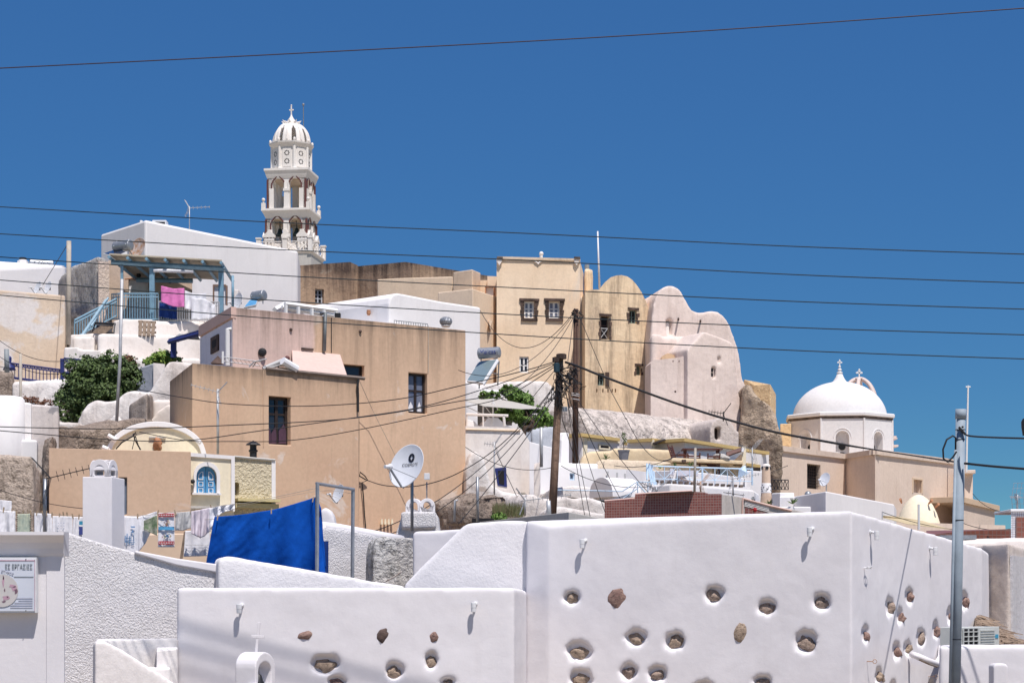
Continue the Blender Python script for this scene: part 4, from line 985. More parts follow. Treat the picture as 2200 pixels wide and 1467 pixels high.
for px, py in ((625, 708), (774, 712)):
    bm = bmn(); ball(bm, pt.at(px, py, -.02), .05, 5); obj('hook', bm, M['brownframe'], t)
# loops of cable at the wall foot
bm = bmn(); tube(bm, [pt.at(786, 1030, -.1), pt.at(772, 1022, -.15), pt.at(774, 1014, -.15), pt.at(784, 1022, -.12), pt.at(790, 1031, -.1), pt.at(778, 1036, -.1), pt.at(781, 1070, -.08), pt.at(783, 1105, -.08), pt.at(786, 1138, -.08)], .02, 5); obj('cable_loop', bm, M['black'], t)
# lower tan block
t = H('tan_annex', 'lower tan block with an open dark window in front of the pink house')
pa = Pl(413, 57, 771, 60.65); Za = P(0, 780, 57).z
ma = plaster('tan_annex', (.65, .46, .32), (.60, .41, .285), (.14, .105, .08), .26, .54, ztop=Za, zlen=1.2, topamt=.7, bump=.14, bs=5, patch=(.70, .58, .49), patch_lo=.62, patch_s=.7, sx=2.2)
prism('wall', [(413, 57, 780), (771, 60.65, ('z', Za)), (771, 63.4, None), (440, 63.9, None), (365, 61.5, None)], -1.7, ma, t, {0: [pa.hole(578, 852, 625, 955)]}, hd=.26, bevel=.025)
bm = bmn(); cpr = pa.rect(572, 790, 783, 812); tube(bm, [pa.at(572, 792, -.03), pa.at(783, 813, -.03)], .055, 4); obj('coping', bm, plain('grey_brown_coping', (.20, .16, .14), .9), t)
wa = window(t, pa, 578, 852, 625, 955, 'darkbrown', 'glass', .24, 2, 2, .085, split=[0, .66, 1], label='tall dark window with maroon curtains standing open')
for x0, x1, y0 in ((579, 589, 917), (590, 601, 916), (606, 622, 910)):
    a, b, c, d = pa.rect(x0, y0, x1, 952); bm = bmn(); slab(bm, [pa.w(a, c, .175), pa.w(b, c, .175), pa.w(b, d - .2, .175), pa.w((a + b) / 2 + .05, d, .175), pa.w(a, d - .2, .175)], [], pa.n * .003); obj('curtain', bm, plain('maroon_cloth', (.09, .045, .075), .9), wa)
bm = bmn(); tube(bm, [pa.at(770, 815, -.08), pa.at(768, 830, -.08), pa.at(769, 845, -.06), pa.at(769, 885, -.05)], .035, 6); obj('black_pipe', bm, M['black'], t)
bm = bmn(); tube(bm, [pa.at(566, 795, -.01), pa.at(566, 960, -.01)], .012, 4); obj('seam', bm, M['tan'], t)
# sloping pink roof light house
t = H('stair_hood', 'light pink sloping stair hood standing on the tan annex roof', 'stair hood')
bm = bmn(); f = [P(629, 793, 60.0), P(746, 804, 61.2), P(730, 763, 62.3), P(628, 749, 61.6)]
ff = [P(629, 797, 59.5), P(746, 807, 60.6), P(731, 761, 62.2), P(627, 750, 61.3)]
slab(bm, ff, [], Vector((0, 1.5, -.9))); obj('hood', bm, M['pink_light'], t, bevel=.02)
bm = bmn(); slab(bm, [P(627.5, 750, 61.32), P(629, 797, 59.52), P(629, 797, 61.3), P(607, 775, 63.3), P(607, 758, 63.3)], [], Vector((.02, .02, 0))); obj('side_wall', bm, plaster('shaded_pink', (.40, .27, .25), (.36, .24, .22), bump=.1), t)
t = thing('rolled_mats', 'pale rolled mats and stacked poles lying on the annex roof by the hood', 'rolled mats', P(600, 795, 59.5))
for a, b, r_ in (((565, 792), (612, 772), .06), ((570, 794), (608, 780), .05), ((607, 775), (637, 793), .12)):
    bm = bmn(); tube(bm, [P(*a, 58.9), P(*b, 59.2)], r_, 10); obj('roll', bm, M['cloth_grey'] if r_ < .1 else M['cloth'], t)
bm = bmn(); ball(bm, P(617, 770, 59.4), .08, 6); obj('bundle', bm, M['maroon'], t)
bm = bmn()
for q in range(3): tube(bm, [P(598, 781 + q * 4, 59.3), P(618, 783 + q * 4, 59.4)], .02, 4)
tube(bm, [P(598, 778, 59.3), P(598, 794, 59.2)], .025, 4); tube(bm, [P(618, 778, 59.4), P(618, 794, 59.3)], .025, 4); obj('rack', bm, M['wood'], t)
t = thing('small_shelf_box', 'brown box shelf with white pipe on the annex roof by the side wall', 'box', P(465, 778, 58.5))
bm = bmn(); slab(bm, [P(452, 780, 58.5), P(468, 764, 58.7), P(477, 775, 58.6), P(477, 781, 58.5)], [], Vector((0, .3, 0))); obj('box', bm, M['brownframe'], t)
bm = bmn(); tube(bm, [P(478.5, 781, 58.3), P(478.5, 755, 58.3)], .035, 6); obj('pipe', bm, M['whitepaint'], t)
t = thing('drying_rack', 'thin white wire drying rack on the annex roof', 'drying rack', P(530, 780, 58.8))
bm = bmn()
for k in range(9): tube(bm, [P(480 + k * 9, 768 + k * 1.2, 58.8), P(486 + k * 9, 776 + k * 1.2, 59.2)], .008, 3)
tube(bm, [P(475, 766, 58.8), P(560, 777, 58.8)], .014, 4); tube(bm, [P(480, 776, 59.2), P(560, 786, 59.2)], .014, 4)
tube(bm, [P(535, 788, 58.8), P(546, 777, 58.8), P(573, 771, 58.8)], .02, 4); tube(bm, [P(543, 788, 58.9), P(552, 775, 58.8)], .02, 4); obj('wires', bm, M['rail_metal'], t)
# aerial on annex
yagi(P(468, 842, 55.5), (-1, -.1, .26), .75, 'grid aerial with orange tips on a mast before the tan annex', 6, foot=P(468, 975, 55.5).z, el=.25, mat='rail_metal', r=.01, postr=.035)

# ================================================================== LOW TAN HOUSE, VAULT, CREAM HOUSES
t = H('low_tan_house', 'low smooth tan house behind the washing line')
pn = Pl(105, 50, 410, 51.2)
prism('wall', [(105, 50, 962), (410, 51.2, ('z', 3.84)), (408, 52.6, None), (110, 57, None)], -1.7, M['tan'], t, {0: [pn.hole(256, 1026, 273, 1105)]}, hd=.15, bevel=.02)
bm = bmn(); u = pn.rect(258, 1028, 273, 1105); pbox(bm, pn, u[0], u[0] + .05, u[2], u[3], .0, .1); pbox(bm, pn, u[0] + .05, u[1], u[3] - .05, u[3], .0, .1); f_ = obj('door_frame', bm, M['black'], t)
bm = bmn(); pbox(bm, pn, u[0] + .05, u[1], u[2], u[3] - .05, .06, .1); obj('door', bm, plain('grey_blue_door', (.16, .19, .25), .5), t)
t = H('vaulted_cream_house', 'cream barrel vault gable with white rim behind the low tan house')
pv = Pl(220, 54, 450, 54.6)
prof = [(226, 985)] + [(335 + 107 * math.cos(R(a)), 975 - 70 * math.sin(R(a))) for a in range(176, 3, -8)] + [(446, 985)]
mass('gable', pv, prof, -1.7, 6, M['cream'], t, soft=0, bevel=.02)
bm = bmn(); outer = [pv.at(x, y, -.08) for x, y in prof]; inner = [pv.at(335 + (x - 335) * .90, 979 + (y - 979) * .84, -.08) for x, y in prof]
slab(bm, outer + inner[::-1], [], pv.n * .12); obj('gable_rim', bm, M['white'], t, bevel=.015)
for a, b in (((232, 935), (250, 946)), ((424, 948), (431, 951)), ((220, 960), (232, 965))):
    bm = bmn(); tube(bm, [P(*a, 53.9), P(*b, 53.9)], .06, 8); obj('rain_spout', bm, M['white'], t)
bm = bmn(); pbox(bm, pv, *pv.rect(320, 937, 356, 943)[:2], *pv.rect(322, 938, 355, 941)[2:], -.06, 0); obj('niche_shelf', bm, M['grey_rend'], t)
bm = bmn(); rock(bm, pv.at(338, 953, -.05), .13, .12, .17, 3, rough=.3); tag(obj('clay_face', bm, M['terra'], smooth=True), 'small terracotta ornament in the cream vault gable', 'ornament')
bm = bmn(); c_ = P(291, 936, 53.4); tube(bm, [P(249, 964, 53.5), P(262, 950, 53.4), P(285, 937, 53.4), P(292, 928, 53.4), P(294, 934, 53.4), P(286, 931, 53.4), P(290, 945, 53.4), P(302, 966, 53.5)], .02, 5); tube(bm, [c_, P(284, 965, 53.4)], .01, 4); tube(bm, [c_, P(300, 965, 53.4)], .01, 4); tag(obj('cable_cluster', bm, M['cable']), 'tangle of black wire on the cream vault gable', 'cable')
t = H('blue_shutter_house', 'cream facade with white trim and one arched blue shuttered window')
ps = Pl(408, 51.6, 505, 52)
pf = [(408, 974), (500, 980), (503, 981)]
mass('wall', ps, pf, -1.7, 4, M['cream'], t, [ps.arch(421, 1001, 465, 1061)], hd=.18, clean=True)
bm = bmn(); r = ps.rect(406, 972, 504, 982)
slab(bm, [ps.at(407, 972, -.05), ps.at(504.5, 979, -.05), ps.at(504.5, 1098, -.05), ps.at(497, 1098, -.05), ps.at(497, 986, -.05), ps.at(407, 980, -.05)][::-1], [], ps.n * .06); obj('white_trim', bm, M['white'], t)
# white arch surround
bm = bmn(); o_ = ps.arch(415, 992, 472, 1061); i_ = ps.arch(421, 1001, 465, 1061)
slab(bm, [p - ps.n * .06 for p in o_[1:] + [o_[0]] + [i_[0]] + i_[1:][::-1]], [], ps.n * .055); obj('arch_surround', bm, M['white'], t)
bm = bmn(); a, b, c, d = ps.rect(411, 1059, 473, 1063); pbox(bm, ps, a, b, c, d, -.14, .05); obj('sill', bm, M['white'], t)
u0, u1, z0, z1 = ps.rect(421, 1001, 465, 1061); um = (u0 + u1) / 2; rr = (u1 - u0) / 2
for s, (a, b) in enumerate(((u0 + .01, um - .006), (um + .006, u1 - .01))):
    pts = [(a, z0), (b, z0)]
    for k in range(8):
        th = (math.pi / 2) * k / 7 if s else math.pi / 2 + math.pi / 2 * k / 7
        pts.append((um + (rr - .015) * math.cos(th) + (.006 if s else -.006) * (1 if abs(math.cos(th)) < .02 else 0), z1 - rr + rr * math.sin(th)))
    if s: pts = [(a, z0), (b, z0)] + pts[2:]
    bm = bmn(); slab(bm, [ps.w(x, y, .06) for x, y in pts], [], ps.n * .05); sh = obj('shutter', bm, M['shutter'], t)
    for zz0, zz1 in ((.05, .21), (.28, .44), (.51, .68)):
        bm = bmn(); xa, xb = (a + .06 + .02 * s, b - .10 + .02 * s); xa, xb = a + .06, b - .06
        h_ = z1 - z0; o2 = [(xa, z0 + h_ * zz0), (xb, z0 + h_ * zz0), (xb, z0 + h_ * zz1), (xa, z0 + h_ * zz1)]
        if zz0 > .5:
            o2 = [(xa, z0 + h_ * zz0), (xb, z0 + h_ * zz0)] + ([(xb, z0 + h_ * (zz1 + .0)), (xa + .05, z0 + h_ * (zz1 + .12)), (xa, z0 + h_ * (zz1 + .13))] if s else [(xb, z0 + h_ * (zz1 + .13)), (xb - .05, z0 + h_ * (zz1 + .12)), (xa, z0 + h_ * zz1)])
        mx = sum(p[0] for p in o2) / len(o2); my = sum(p[1] for p in o2) / len(o2)
        slab(bm, [ps.w(x, y, .045) for x, y in o2], [[ps.w(mx + (x - mx) * .72, my + (y - my) * .80, .045) for x, y in o2]], ps.n * .016); obj('panel_moulding', bm, M['whitepaint'], sh)
bm = bmn(); ball(bm, ps.at(414, 1034, -.1), .06, 6); obj('wall_lamp', bm, M['black'], t)
bm = bmn(); pbox(bm, ps, *ps.rect(405, 1088, 500, 1093), -.25, .02); obj('ledge', bm, M['grey_rend'], t)
t = H('rough_cream_house', 'small rough cream plastered block with a black stove pipe')
pc = Pl(505, 52.6, 590, 53.2)
mass('wall', pc, [(503, 981), (545, 985), (590, 989)], -1.7, 4, M['cream_rough'], t, [pc.arch(503, 1035, 514, 1063)], hd=.2, clean=True)
bm = bmn(); pbox(bm, pc, pc.rect(583, 1000, 591, 1001)[0], pc.rect(583, 1000, 591.5, 1001)[1], -1.6, P(0, 989, 53).z, -.02, .05); obj('corner_trim', bm, M['white'], t)
bm = bmn(); tube(bm, [pc.at(503, 980.5, -.03), pc.at(545, 984.5, -.03), pc.at(591, 988, -.03)], .03, 5); obj('roof_edge', bm, M['grey_rend'], t)
bm = bmn(); pbox(bm, pc, *pc.rect(501, 1072, 592, 1078), -.3, .02); obj('ledge', bm, M['yellowsoft'], t)
bm = bmn(); pbox(bm, pc, *pc.rect(500, 1082, 592, 1092), -.2, .02); obj('shop_board', bm, M['yellowsoft'], t)
t = thing('stove_pipe', 'black stove pipe with conical cap on the rough cream block', 'stove pipe', P(544, 986, 54))
bm = bmn(); lathe(bm, P(544, 986, 54), [(.095, -.1), (.095, .18), (.12, .20), (.12, .24), (.09, .25), (.09, .36)], 14); obj('pipe', bm, M['black'], t)
bm = bmn(); lathe(bm, P(544, 986, 54), [(.05, .36), (.20, .37), (.17, .41), (.05, .46), (.01, .49)], 14); obj('cap', bm, M['black'], t)
t = H('rough_beige_house', 'rough pitted beige building with leaning corner at the left edge')
prism('wall', [(-40, 47, 973), (60, 47, 974), (72, 47, 980), (86, 50, 1010), (92, 52, None), (-40, 55, None)], -1.7, M['greytan'], t, soft=.06, amp=.10)
tag(cloth('white_mesh', [P(-5, 1073, 45), P(25, 1076, 45)], .35, M['cloth'], 'white netting hung at the left edge on the rough beige wall', 'netting', 2, .03, seed=2), group=None)

# ================================================================== YELLOW MANSION, YELLOW VAULT
t = H('yellow_mansion', 'tall ochre mansion with two white windows in brown stone surrounds')
py_ = Pl(1067, 92, 1246, 92.6); Zy = P(0, 556, 92).z
hs_ = [py_.hole(1126, 647, 1148, 683), py_.hole(1179, 649, 1203, 685), py_.hole(1116, 766, 1136, 801), py_.hole(1191, 766, 1210, 790)]
prism('wall', [(1067, 92, 556), (1246, 92.6, ('z', Zy)), (1254, 95, ('z', Zy - .2)), (1250, 102, None), (1075, 102, None)], 3, plaster('mansion_ochre', (.86, .69, .51), (.80, .62, .44), (.36, .25, .17), .25, ztop=Zy, zlen=3, topamt=.12, bump=.2, bs=4, patch=(.74, .63, .51), patch_lo=.6, patch_s=.3), t, {0: hs_}, hd=.3, clean=True)
prism('side_wall', [(1246.2, 92.4, 632), (1263, 93.5, 640), (1264, 97, None), (1246.2, 96, None)], 3, plaster('grey_ochre', (.62, .52, .42), (.55, .46, .38), (.3, .24, .2), .3), t, soft=.12, amp=.05)
prism('roof_pillar', [(1255, 94.5, 574), (1273, 94.5, 577), (1274, 96, None), (1255, 96, None)], 10, M['yellow_old'], t, soft=.12, amp=.05)
bm = bmn(); pbox(bm, py_, *py_.rect(1068, 554, 1246, 559), -.08, .1); obj('cornice', bm, plaster('cornice_cream', (.70, .56, .42), (.62, .5, .38), (.2, .15, .12), .4), t)
for px in (1073, 1239):
    bm = bmn(); c = py_.at(px, 560, -.1); slab(bm, [py_.at(px - 5.5, 555, -.14), py_.at(px + 5.5, 555, -.14), py_.at(px + 5, 562, -.14), py_.at(px, 570, -.14), py_.at(px - 5, 562, -.14)][::-1], [], py_.n * .15); obj('corbel', bm, M['white_warm'], t)
    bm = bmn(); pbox(bm, py_, *py_.rect(px - 6, 553, px + 6, 558), -.18, .0); obj('corbel_cap', bm, M['slate'], t)
for s in (-1, 1):
    bm = bmn(); tube(bm, [py_.at(1156 + s * q, 561 + 7 * (1 - (q / 8) ** .6 if q else 1), -.04) for q in (0, 1, 3, 5, 8)], .04, 4); obj('moulding', bm, M['white_warm'], t)
bm = bmn(); tube(bm, [P(1163, 556, 94), P(1163, 545, 94)], .07, 8); ball(bm, P(1163, 545, 94), .1, 6); obj('roof_spike', bm, M['whitepaint'], t)
bm = bmn(); tube(bm, [P(1261, 577, 95), P(1261, 569, 95)], .11, 8); obj('roof_vent', bm, M['print_grey'], t)
for x0, x1 in ((1126, 1148), (1179, 1203)):
    w = window(t, py_, x0, 647, x1, 685, 'whitepaint', 'glass_blue', .2, 2, 3, .08, split=[0, .35, .60, 1], label='white casement in a brown stone surround')
    bm = bmn()
    a, b, c, d = py_.rect(x0, 647, x1, 684)
    for q in range(6):
        zz = c + (d - c) * q / 6; wv = .13 + .05 * ((q * 7) % 3) / 2
        pbox(bm, py_, a - wv, a, zz + .01, zz + (d - c) / 6 - .01, -.05, .05); pbox(bm, py_, b, b + wv, zz + .01, zz + (d - c) / 6 - .01, -.05, .05)
    pbox(bm, py_, a - .22, b + .22, d, d + .11, -.08, .05); pbox(bm, py_, a - .14, b + .14, c - .13, c - .003, -.07, .05)
    obj('stone_surround', bm, M['brownframe'], w)
window(t, py_, 1116, 766, 1136, 801, 'whitepaint', 'glass', .12, 2, 2, .07, split=[0, .45, 1])
window(t, py_, 1191, 766, 1210, 790, 'darkbrown', 'terra', .15, 1, 1, .06)
bm = bmn(); slab(bm, [P(1050, 688, 91.5), P(1058, 688, 91.5), P(1053, 708, 91.5)], [], Vector((0, .5, 0))); obj('wall_buttress', bm, M['sand'], t)
t = H('yellow_vault_house', 'ochre barrel-vaulted house with scattered small windows right of the mansion')
pz = Pl(1257, 91, 1400, 92.2)
hz = [pz.hole(1291, 679, 1309, 729), pz.hole(1352, 666, 1368, 695), pz.hole(1367, 786, 1377, 806), pz.hole(1284, 801, 1299, 828)] + [pz.hole(x, 835, x + 2.6, 843) for x in (1281, 1294, 1305, 1314, 1321)]
mass('wall', pz, [(1257, 627), (1270, 622), (1287, 622), (1299, 607), (1312, 596), (1324, 592), (1335, 591), (1348, 594), (1358, 601), (1367, 611), (1378, 627), (1389, 650), (1396, 669), (1399, 695), (1401, 720)], 3, (-.35, 7, 0), M['yellow_old'], t, hz, hd=.3, clean=True)
w = window(t, pz, 1291, 679, 1309, 729, 'brownframe', 'dark', .25, 1, 2, .05, split=[0, .62, 1], name='window', label='tall barred window with a white crossed lower half')
bm = bmn(); a, b, c, d = pz.rect(1292, 705, 1308, 727)
tube(bm, [pz.w(a, c, .12), pz.w(b, d, .12)], .018, 4); tube(bm, [pz.w(b, c, .12), pz.w(a, d, .12)], .018, 4); tube(bm, [pz.w(a, d, .12), pz.w(b, d, .12)], .02, 4); obj('cross_bars', bm, M['rail_metal'], w)
for x0, y0, x1, y1 in ((1352, 666, 1368, 695), (1367, 786, 1377, 806), (1284, 801, 1299, 828)):
    window(t, pz, x0, y0, x1, y1, plain('faded_green_frame', (.16, .22, .20), .7), 'dark', .22, 2, 2, .05)
rnd = random.Random(11)
for x0, y0, x1, y1 in ((1291, 679, 1309, 729), (1352, 666, 1368, 695), (1367, 786, 1377, 806)):
    a, b, c, d = pz.rect(x0, y0, x1, y1); bm = bmn()
    for q in range(int((d - c) / .16)):
        zz = c + q * .16
        for e, sg in ((a, -1), (b, 1)):
            w_ = rnd.uniform(.05, .14); pbox(bm, pz, *( (e - w_, e) if sg < 0 else (e, e + w_)), zz + .01, zz + .15, -.025, .03)
    pbox(bm, pz, a - .08, b + .1, d, d + .10, -.04, .03)
    obj('stone_surround', bm, M['brownframe'], t)
bm = bmn(); a, b, c, d = pz.rect(1281, 799, 1301, 829); pbox(bm, pz, b - .02, b + .16, c, d, -.05, .05); obj('rusty_patch', bm, M['brownframe'], t)
t = tag(prism('narrow_shade_gap', [(1396, 90.5, 776), (1408, 90.5, 774), (1409, 94, None), (1396, 94, None)], 3, plaster('gap_grey', (.34, .28, .24), (.25, .21, .18), bump=.5), bevel=.03), 'narrow shaded gap drawn as a dark grey block between the ochre vault and the pale pink house', 'shaded gap')  # solid block; the shade of the gap is put into its dark grey
pole('flag_pole', [P(1288, 620, 97), P(1284, 497, 97)], [.05, .035], M['plasticw'], 'slim bare pole standing behind the ochre vault', 'pole', n=6)

# ================================================================== PALE PINK VAULTED HOUSE
t = H('pale_pink_house', 'huge pale pink double-vaulted house stepping down the skyline')
pk = Pl(1393, 91, 1600, 93)
pa_ = [(1397, 740), (1400, 690), (1403, 660), (1408, 640), (1414, 628), (1422, 619), (1430, 615), (1438, 613.5), (1447, 614), (1455, 617), (1465, 628), (1473, 643), (1481, 657), (1487, 667)]
pb_ = [(1503, 671), (1515, 670), (1522, 668), (1530, 667.5), (1542, 670), (1552, 677), (1562, 689), (1569, 703), (1575, 719), (1580, 731), (1585.5, 749), (1589.5, 771), (1592, 795), (1595, 814)]
pc_ = [(1602, 827), (1606, 839), (1608, 855), (1609, 926)]
mass('wall', pk, pa_ + pb_ + pc_, 3, (-1.15, 7, 0), M['pinkwhite'], t, [pk.hole(1433, 686, 1445, 722), pk.hole(1468.5, 681, 1474.5, 691)], hd=.3, soft=.075, amp=.05, sm=4)
bm = bmn(); pbox(bm, pk, *pk.rect(1433, 690, 1442, 722), .2, .28); obj('shutter', bm, M['white_warm'], t)
prism('parapet', [(1395, 89.6, 722), (1397, 89.4, 714), (1404, 89.3, 711), (1412, 89.4, 714), (1433, 89.8, 723), (1460, 90, 727), (1478, 90, 726), (1492, 90.3, 722), (1492, 91.5, None), (1395, 91.5, None)], 3, M['pinkwhite'], t, soft=.13, amp=.05)
pq = Pl(1396, 88.3, 1478, 88.45)
mass('balcony_block', pq, [(1398, 780), (1404, 773), (1422, 772), (1450, 769), (1476, 764), (1478, 766)], 3, 1.6, M['pinkwhite'], t, [pq.hole(1445, 774, 1447, 778), pq.hole(1458, 774, 1460, 778), pq.hole(1472, 772, 1474, 776), pq.hole(1449, 839, 1453, 843)], hd=.3, clean=True, bevel=0)
bm = bmn(); g = Pl(1422, 89.0, 1452, 89.1); slab(bm, [g.at(x, y) for x, y in arc(1437, 775, 15.5, 16, 0, 180, 12)], [], g.n * .4); obj('arched_niche', bm, plaster('niche_ochre', (.62, .44, .28), (.55, .40, .26), bump=.1), t)
pr_ = Pl(1477, 88.15, 1582, 89.2)
mass('front_block', pr_, [(1477, 752), (1479, 748), (1510, 714), (1513, 712), (1530, 718), (1560, 729), (1572, 735), (1576, 742), (1583, 800), (1590, 860), (1597, 930)], 3, 3, M['pinkwhite'], t, [pr_.hole(1543, 766, 1549, 781), pr_.hole(1529, 789, 1538, 812), pr_.hole(1499, 820, 1503.5, 828)], hd=.35, soft=.062, amp=.04, sm=3)
for x0, y0, x1, y1 in ((1529, 789, 1538, 812), (1543, 766, 1549, 781)): window(t, pr_, x0, y0, x1 - 2, y1 - 2, 'pinkwhite', 'dark', .16, 1, 2, .025)
for px, py in ((1457.5, 684), (1505, 688)):
    bm = bmn(); tube(bm, [pk.at(px, py, .05), pk.at(px, py + 3, -.30)], .045, 6); obj('rain_spout', bm, M['brownframe'], t)
t = H('sand_block_house', 'sand coloured block peeking over the rock bastion')
prism('wall', [(1598, 96, 815), (1621, 95.5, 828), (1656, 95, 826), (1667, 97, 846), (1667, 102, None), (1600, 102, None)], 4, M['ochre_pale'], t, bevel=.04)
prism('wall', [(1676, 99, 910), (1700, 99, 910), (1700, 103, None), (1676, 103, None)], 4, M['ochre_pale'], t, bevel=.04)
tag(mass('rock_bastion', Pl(1585, 88.8, 1685, 87.5), [(1590, 880), (1600, 830), (1606, 824), (1613, 829), (1622, 845), (1632, 852), (1642, 859), (1652, 868), (1659, 878), (1664, 895), (1671, 908), (1675, 920), (1678, 933), (1681, 960)], 2, (.1, 5, 0), M['rock'], None, [Pl(1585, 88.8, 1685, 87.5).hole(1655, 888, 1658.5, 912)], hd=.4, soft=.12, amp=.34), 'weathered stone bastion with dark streaks right of the pale pink house', 'bastion')

# ================================================================== LONG MOTTLED VAULT, SMALL VAULTED HOUSES
t = H('long_vault', 'long low mottled barrel vault roof below the ochre house', 'vaulted roof')
A = P(1205, HY, 82.5); B = P(1492, HY, 88.5); rv = 1.75; zc = P(0, 873, 81).z - rv + .15
bm = bmn(); pts = [A.lerp(B, k / 20) + UP * zc for k in range(21)] + [B + (B - A).normalized() * d_ + UP * zc for d_ in (.25, .5, .7)]
tube(bm, [p for p in pts], [rv] * 21 + [rv * .93, rv * .75, rv * .45], 40); obj('vault', bm, M['mottled'], t, smooth=True, soft=.10, amp=.10)
pv_ = Pl(1205, 81.2, 1510, 87.4)
mass('wall', pv_, [(1205, 934), (1480, 950), (1512, 950)], 2, .8, M['white_warm'], t, bevel=.05)
t = H('small_vault_house', 'small grey-pink vaulted house with a dark door at the foot of the pink house')
pg = Pl(1524, 84, 1590, 84.6)
mass('wall', pg, [(1526, 935), (1527, 918), (1531, 907), (1537, 901), (1545, 897), (1555, 896), (1563, 899), (1570, 905), (1576, 915), (1580, 922), (1588, 928)], 3, (-1.1, 3.2, 0), plaster('grey_pink', (.60, .53, .49), (.52, .46, .43), (.25, .21, .19), .4, bump=.4), t, [pg.hole(1536, 918, 1549, 945), pg.hole(1558, 908, 1563, 922)], hd=.4, soft=.055, amp=.03)
for x0, y0, x1, y1 in ((1536, 918, 1549, 945), (1558, 908, 1563, 922)):
    bm = bmn(); pbox(bm, pg, *pg.rect(x0, y0, x1, y1), .30, .36); obj('door' if y1 > 930 else 'window', bm, M['darkbrown'], t)
prism('side_wall', [(1500, 85.2, 925), (1526, 84.2, 918), (1527, 87, None), (1500, 87, None)], 3, M['pinkwhite'], t, soft=.1, amp=.05)
yagi(P(1554, 888, 83), (-1, .1, .15), .6, 'dark aerial above the small vaulted house', 5, foot=P(0, 905, 83).z, el=.35, mat='black', r=.015)

# ================================================================== TERRACE HOUSE (cream, ochre edges)
t = H('ochre_trim_house', 'white and cream house with flat ochre roof edges below the long vault')
def trimhouse(x0, x1, y0, y1, Y0, Y1, hole=None, mat='white', bot=2.0):
    pl = Pl(x0, Y0, x1, Y1)
    mass('wall', pl, [(x0, y0 + 4), (x1, y1 + 4)], bot, 2.5, M[mat], t, [hole] if hole else [], hd=.2, clean=True)
    bm = bmn(); a, b = pl.at(x0 - 1, y0, -.18), pl.at(x1 + 1, y1, -.18); box(bm, a - UP * .10, b - a, pl.n * 2.8, UP * .12, 0); obj('roof_edge', bm, M['trim_ochre'], t)
    return pl
pl1 = trimhouse(1250, 1331, 931, 942, 77.5, 79)
bm = bmn(); r = pl1.rect(1252, 940, 1260, 990); pbox(bm, pl1, r[0], r[1], 2, r[3], -.05, .0); r = pl1.rect(1262, 944, 1330, 949); pbox(bm, pl1, r[0], r[1], r[2], r[3], -.05, 0); obj('cream_band', bm, M['cream'], t)
w = window(t, pl1, 1285, 954, 1308, 966, 'cream', 'glass', -.02, 1, 1, .06, th=.05)
pl2 = trimhouse(1348, 1400, 945, 942, 78.2, 77.6)
pl3 = trimhouse(1471, 1652, 942, 971, 77, 81.5)
prism('porch_pillar', [(1400, 77.4, 944), (1406, 77.4, 944), (1406, 78, None), (1400, 78, None)], 2, M['cream'], t)
bm = bmn(); slab(bm, [P(1403, 950, 77), P(1428, 942, 77.2), P(1431, 945, 77.2), P(1405, 954, 77)], [], Vector((0, 1.2, 0))); obj('dark_awning', bm, M['darkbrown'], t)
bm = bmn(); qbox(bm, 1404, 952, 1416, 962, 78.0, .2); obj('doorway', bm, plain('grey_doorway', (.12, .11, .11), .8), t)
prism('wall', [(1405, 78.5, 948), (1440, 78.3, 940), (1472, 78.3, 940), (1472, 82, None), (1405, 82, None)], 2, M['white'], t)
t = H('terrace_parapet', 'cream terrace parapet wall with rounded left end', 'wall')
mass('wall', Pl(1240, 75, 1450, 75.5), [(1246, 1000), (1250, 985), (1257, 975), (1268, 969), (1316, 968), (1320, 962), (1360, 962), (1444, 966)], 1.5, .5, M['terrace'], t, soft=.08, amp=.05)
mass('sloped_wall', Pl(1270, 73.8, 1400, 74), [(1278, 1000), (1286, 988), (1300, 985), (1395, 990), (1444, 992)], 1.5, .5, plaster('faded_terrace', (.68, .57, .44), (.58, .48, .38), (.2, .16, .12), .5, bump=.5), t, soft=.08, amp=.05)
mass('wall', Pl(1443, 74.4, 1600, 76), [(1443, 984), (1597, 990)], 1.5, .6, M['terrace'], t, bevel=.03)
px_ = Pl(1440, 73.6, 1600, 75.2)
ah = px_.arch(1535, 998, 1576, 1045, 12)
mass('arcade_wall', px_, [(1440, 995), (1520, 999), (1600, 1001)], 1.0, .5, M['terrace'], t, [ah], hd=.35, clean=True)
bm = bmn(); o_ = px_.arch(1529, 991, 1582, 1045, 12); slab(bm, [p - px_.n * .08 for p in o_[1:] + [o_[0]] + [ah[0]] + ah[1:][::-1]], [], px_.n * .07); obj('arch_surround', bm, M['terrace'], t)
bm = bmn(); slab(bm, [p + px_.n * .3 for p in ah], [], px_.n * .04); f_ = obj('arched_door', bm, M['paleblue'], t); f_['label'] = 'white and pale blue double door in the arch'
bm = bmn(); r = px_.rect(1554.5, 998, 1556.5, 1030); pbox(bm, px_, r[0], r[1], r[2], r[3], .28, .30); obj('door_gap', bm, M['navy'], f_)
prism('slab_edge', [(1443, 73.2, 983), (1596, 74.8, 989), (1596, 76, None), (1443, 76, None)], P(0, 994, 74).z, M['terrace'], t, bevel=.03)
prism('end_pillar', [(1594, 75, 958), (1603, 75, 959), (1603, 76.5, None), (1594, 76.5, None)], 1.5, M['cream'], t)
prism('end_wall', [(1603, 75.5, 972), (1636, 77, 976), (1640, 80, None), (1603, 80, None)], 1.5, M['white'], t)
bm = bmn(); box(bm, P(1604, 1000, 75.3), P(1634, 1004, 76.6) - P(1604, 1000, 75.3), Vector((0, .4, 0)), UP * .10, 0); obj('ochre_lintel', bm, M['trim_ochre'], t)
bm = bmn(); qbox(bm, 1607, 1004, 1634, 1014, 75.45, .3); obj('dark_opening', bm, M['darkbrown'], t)
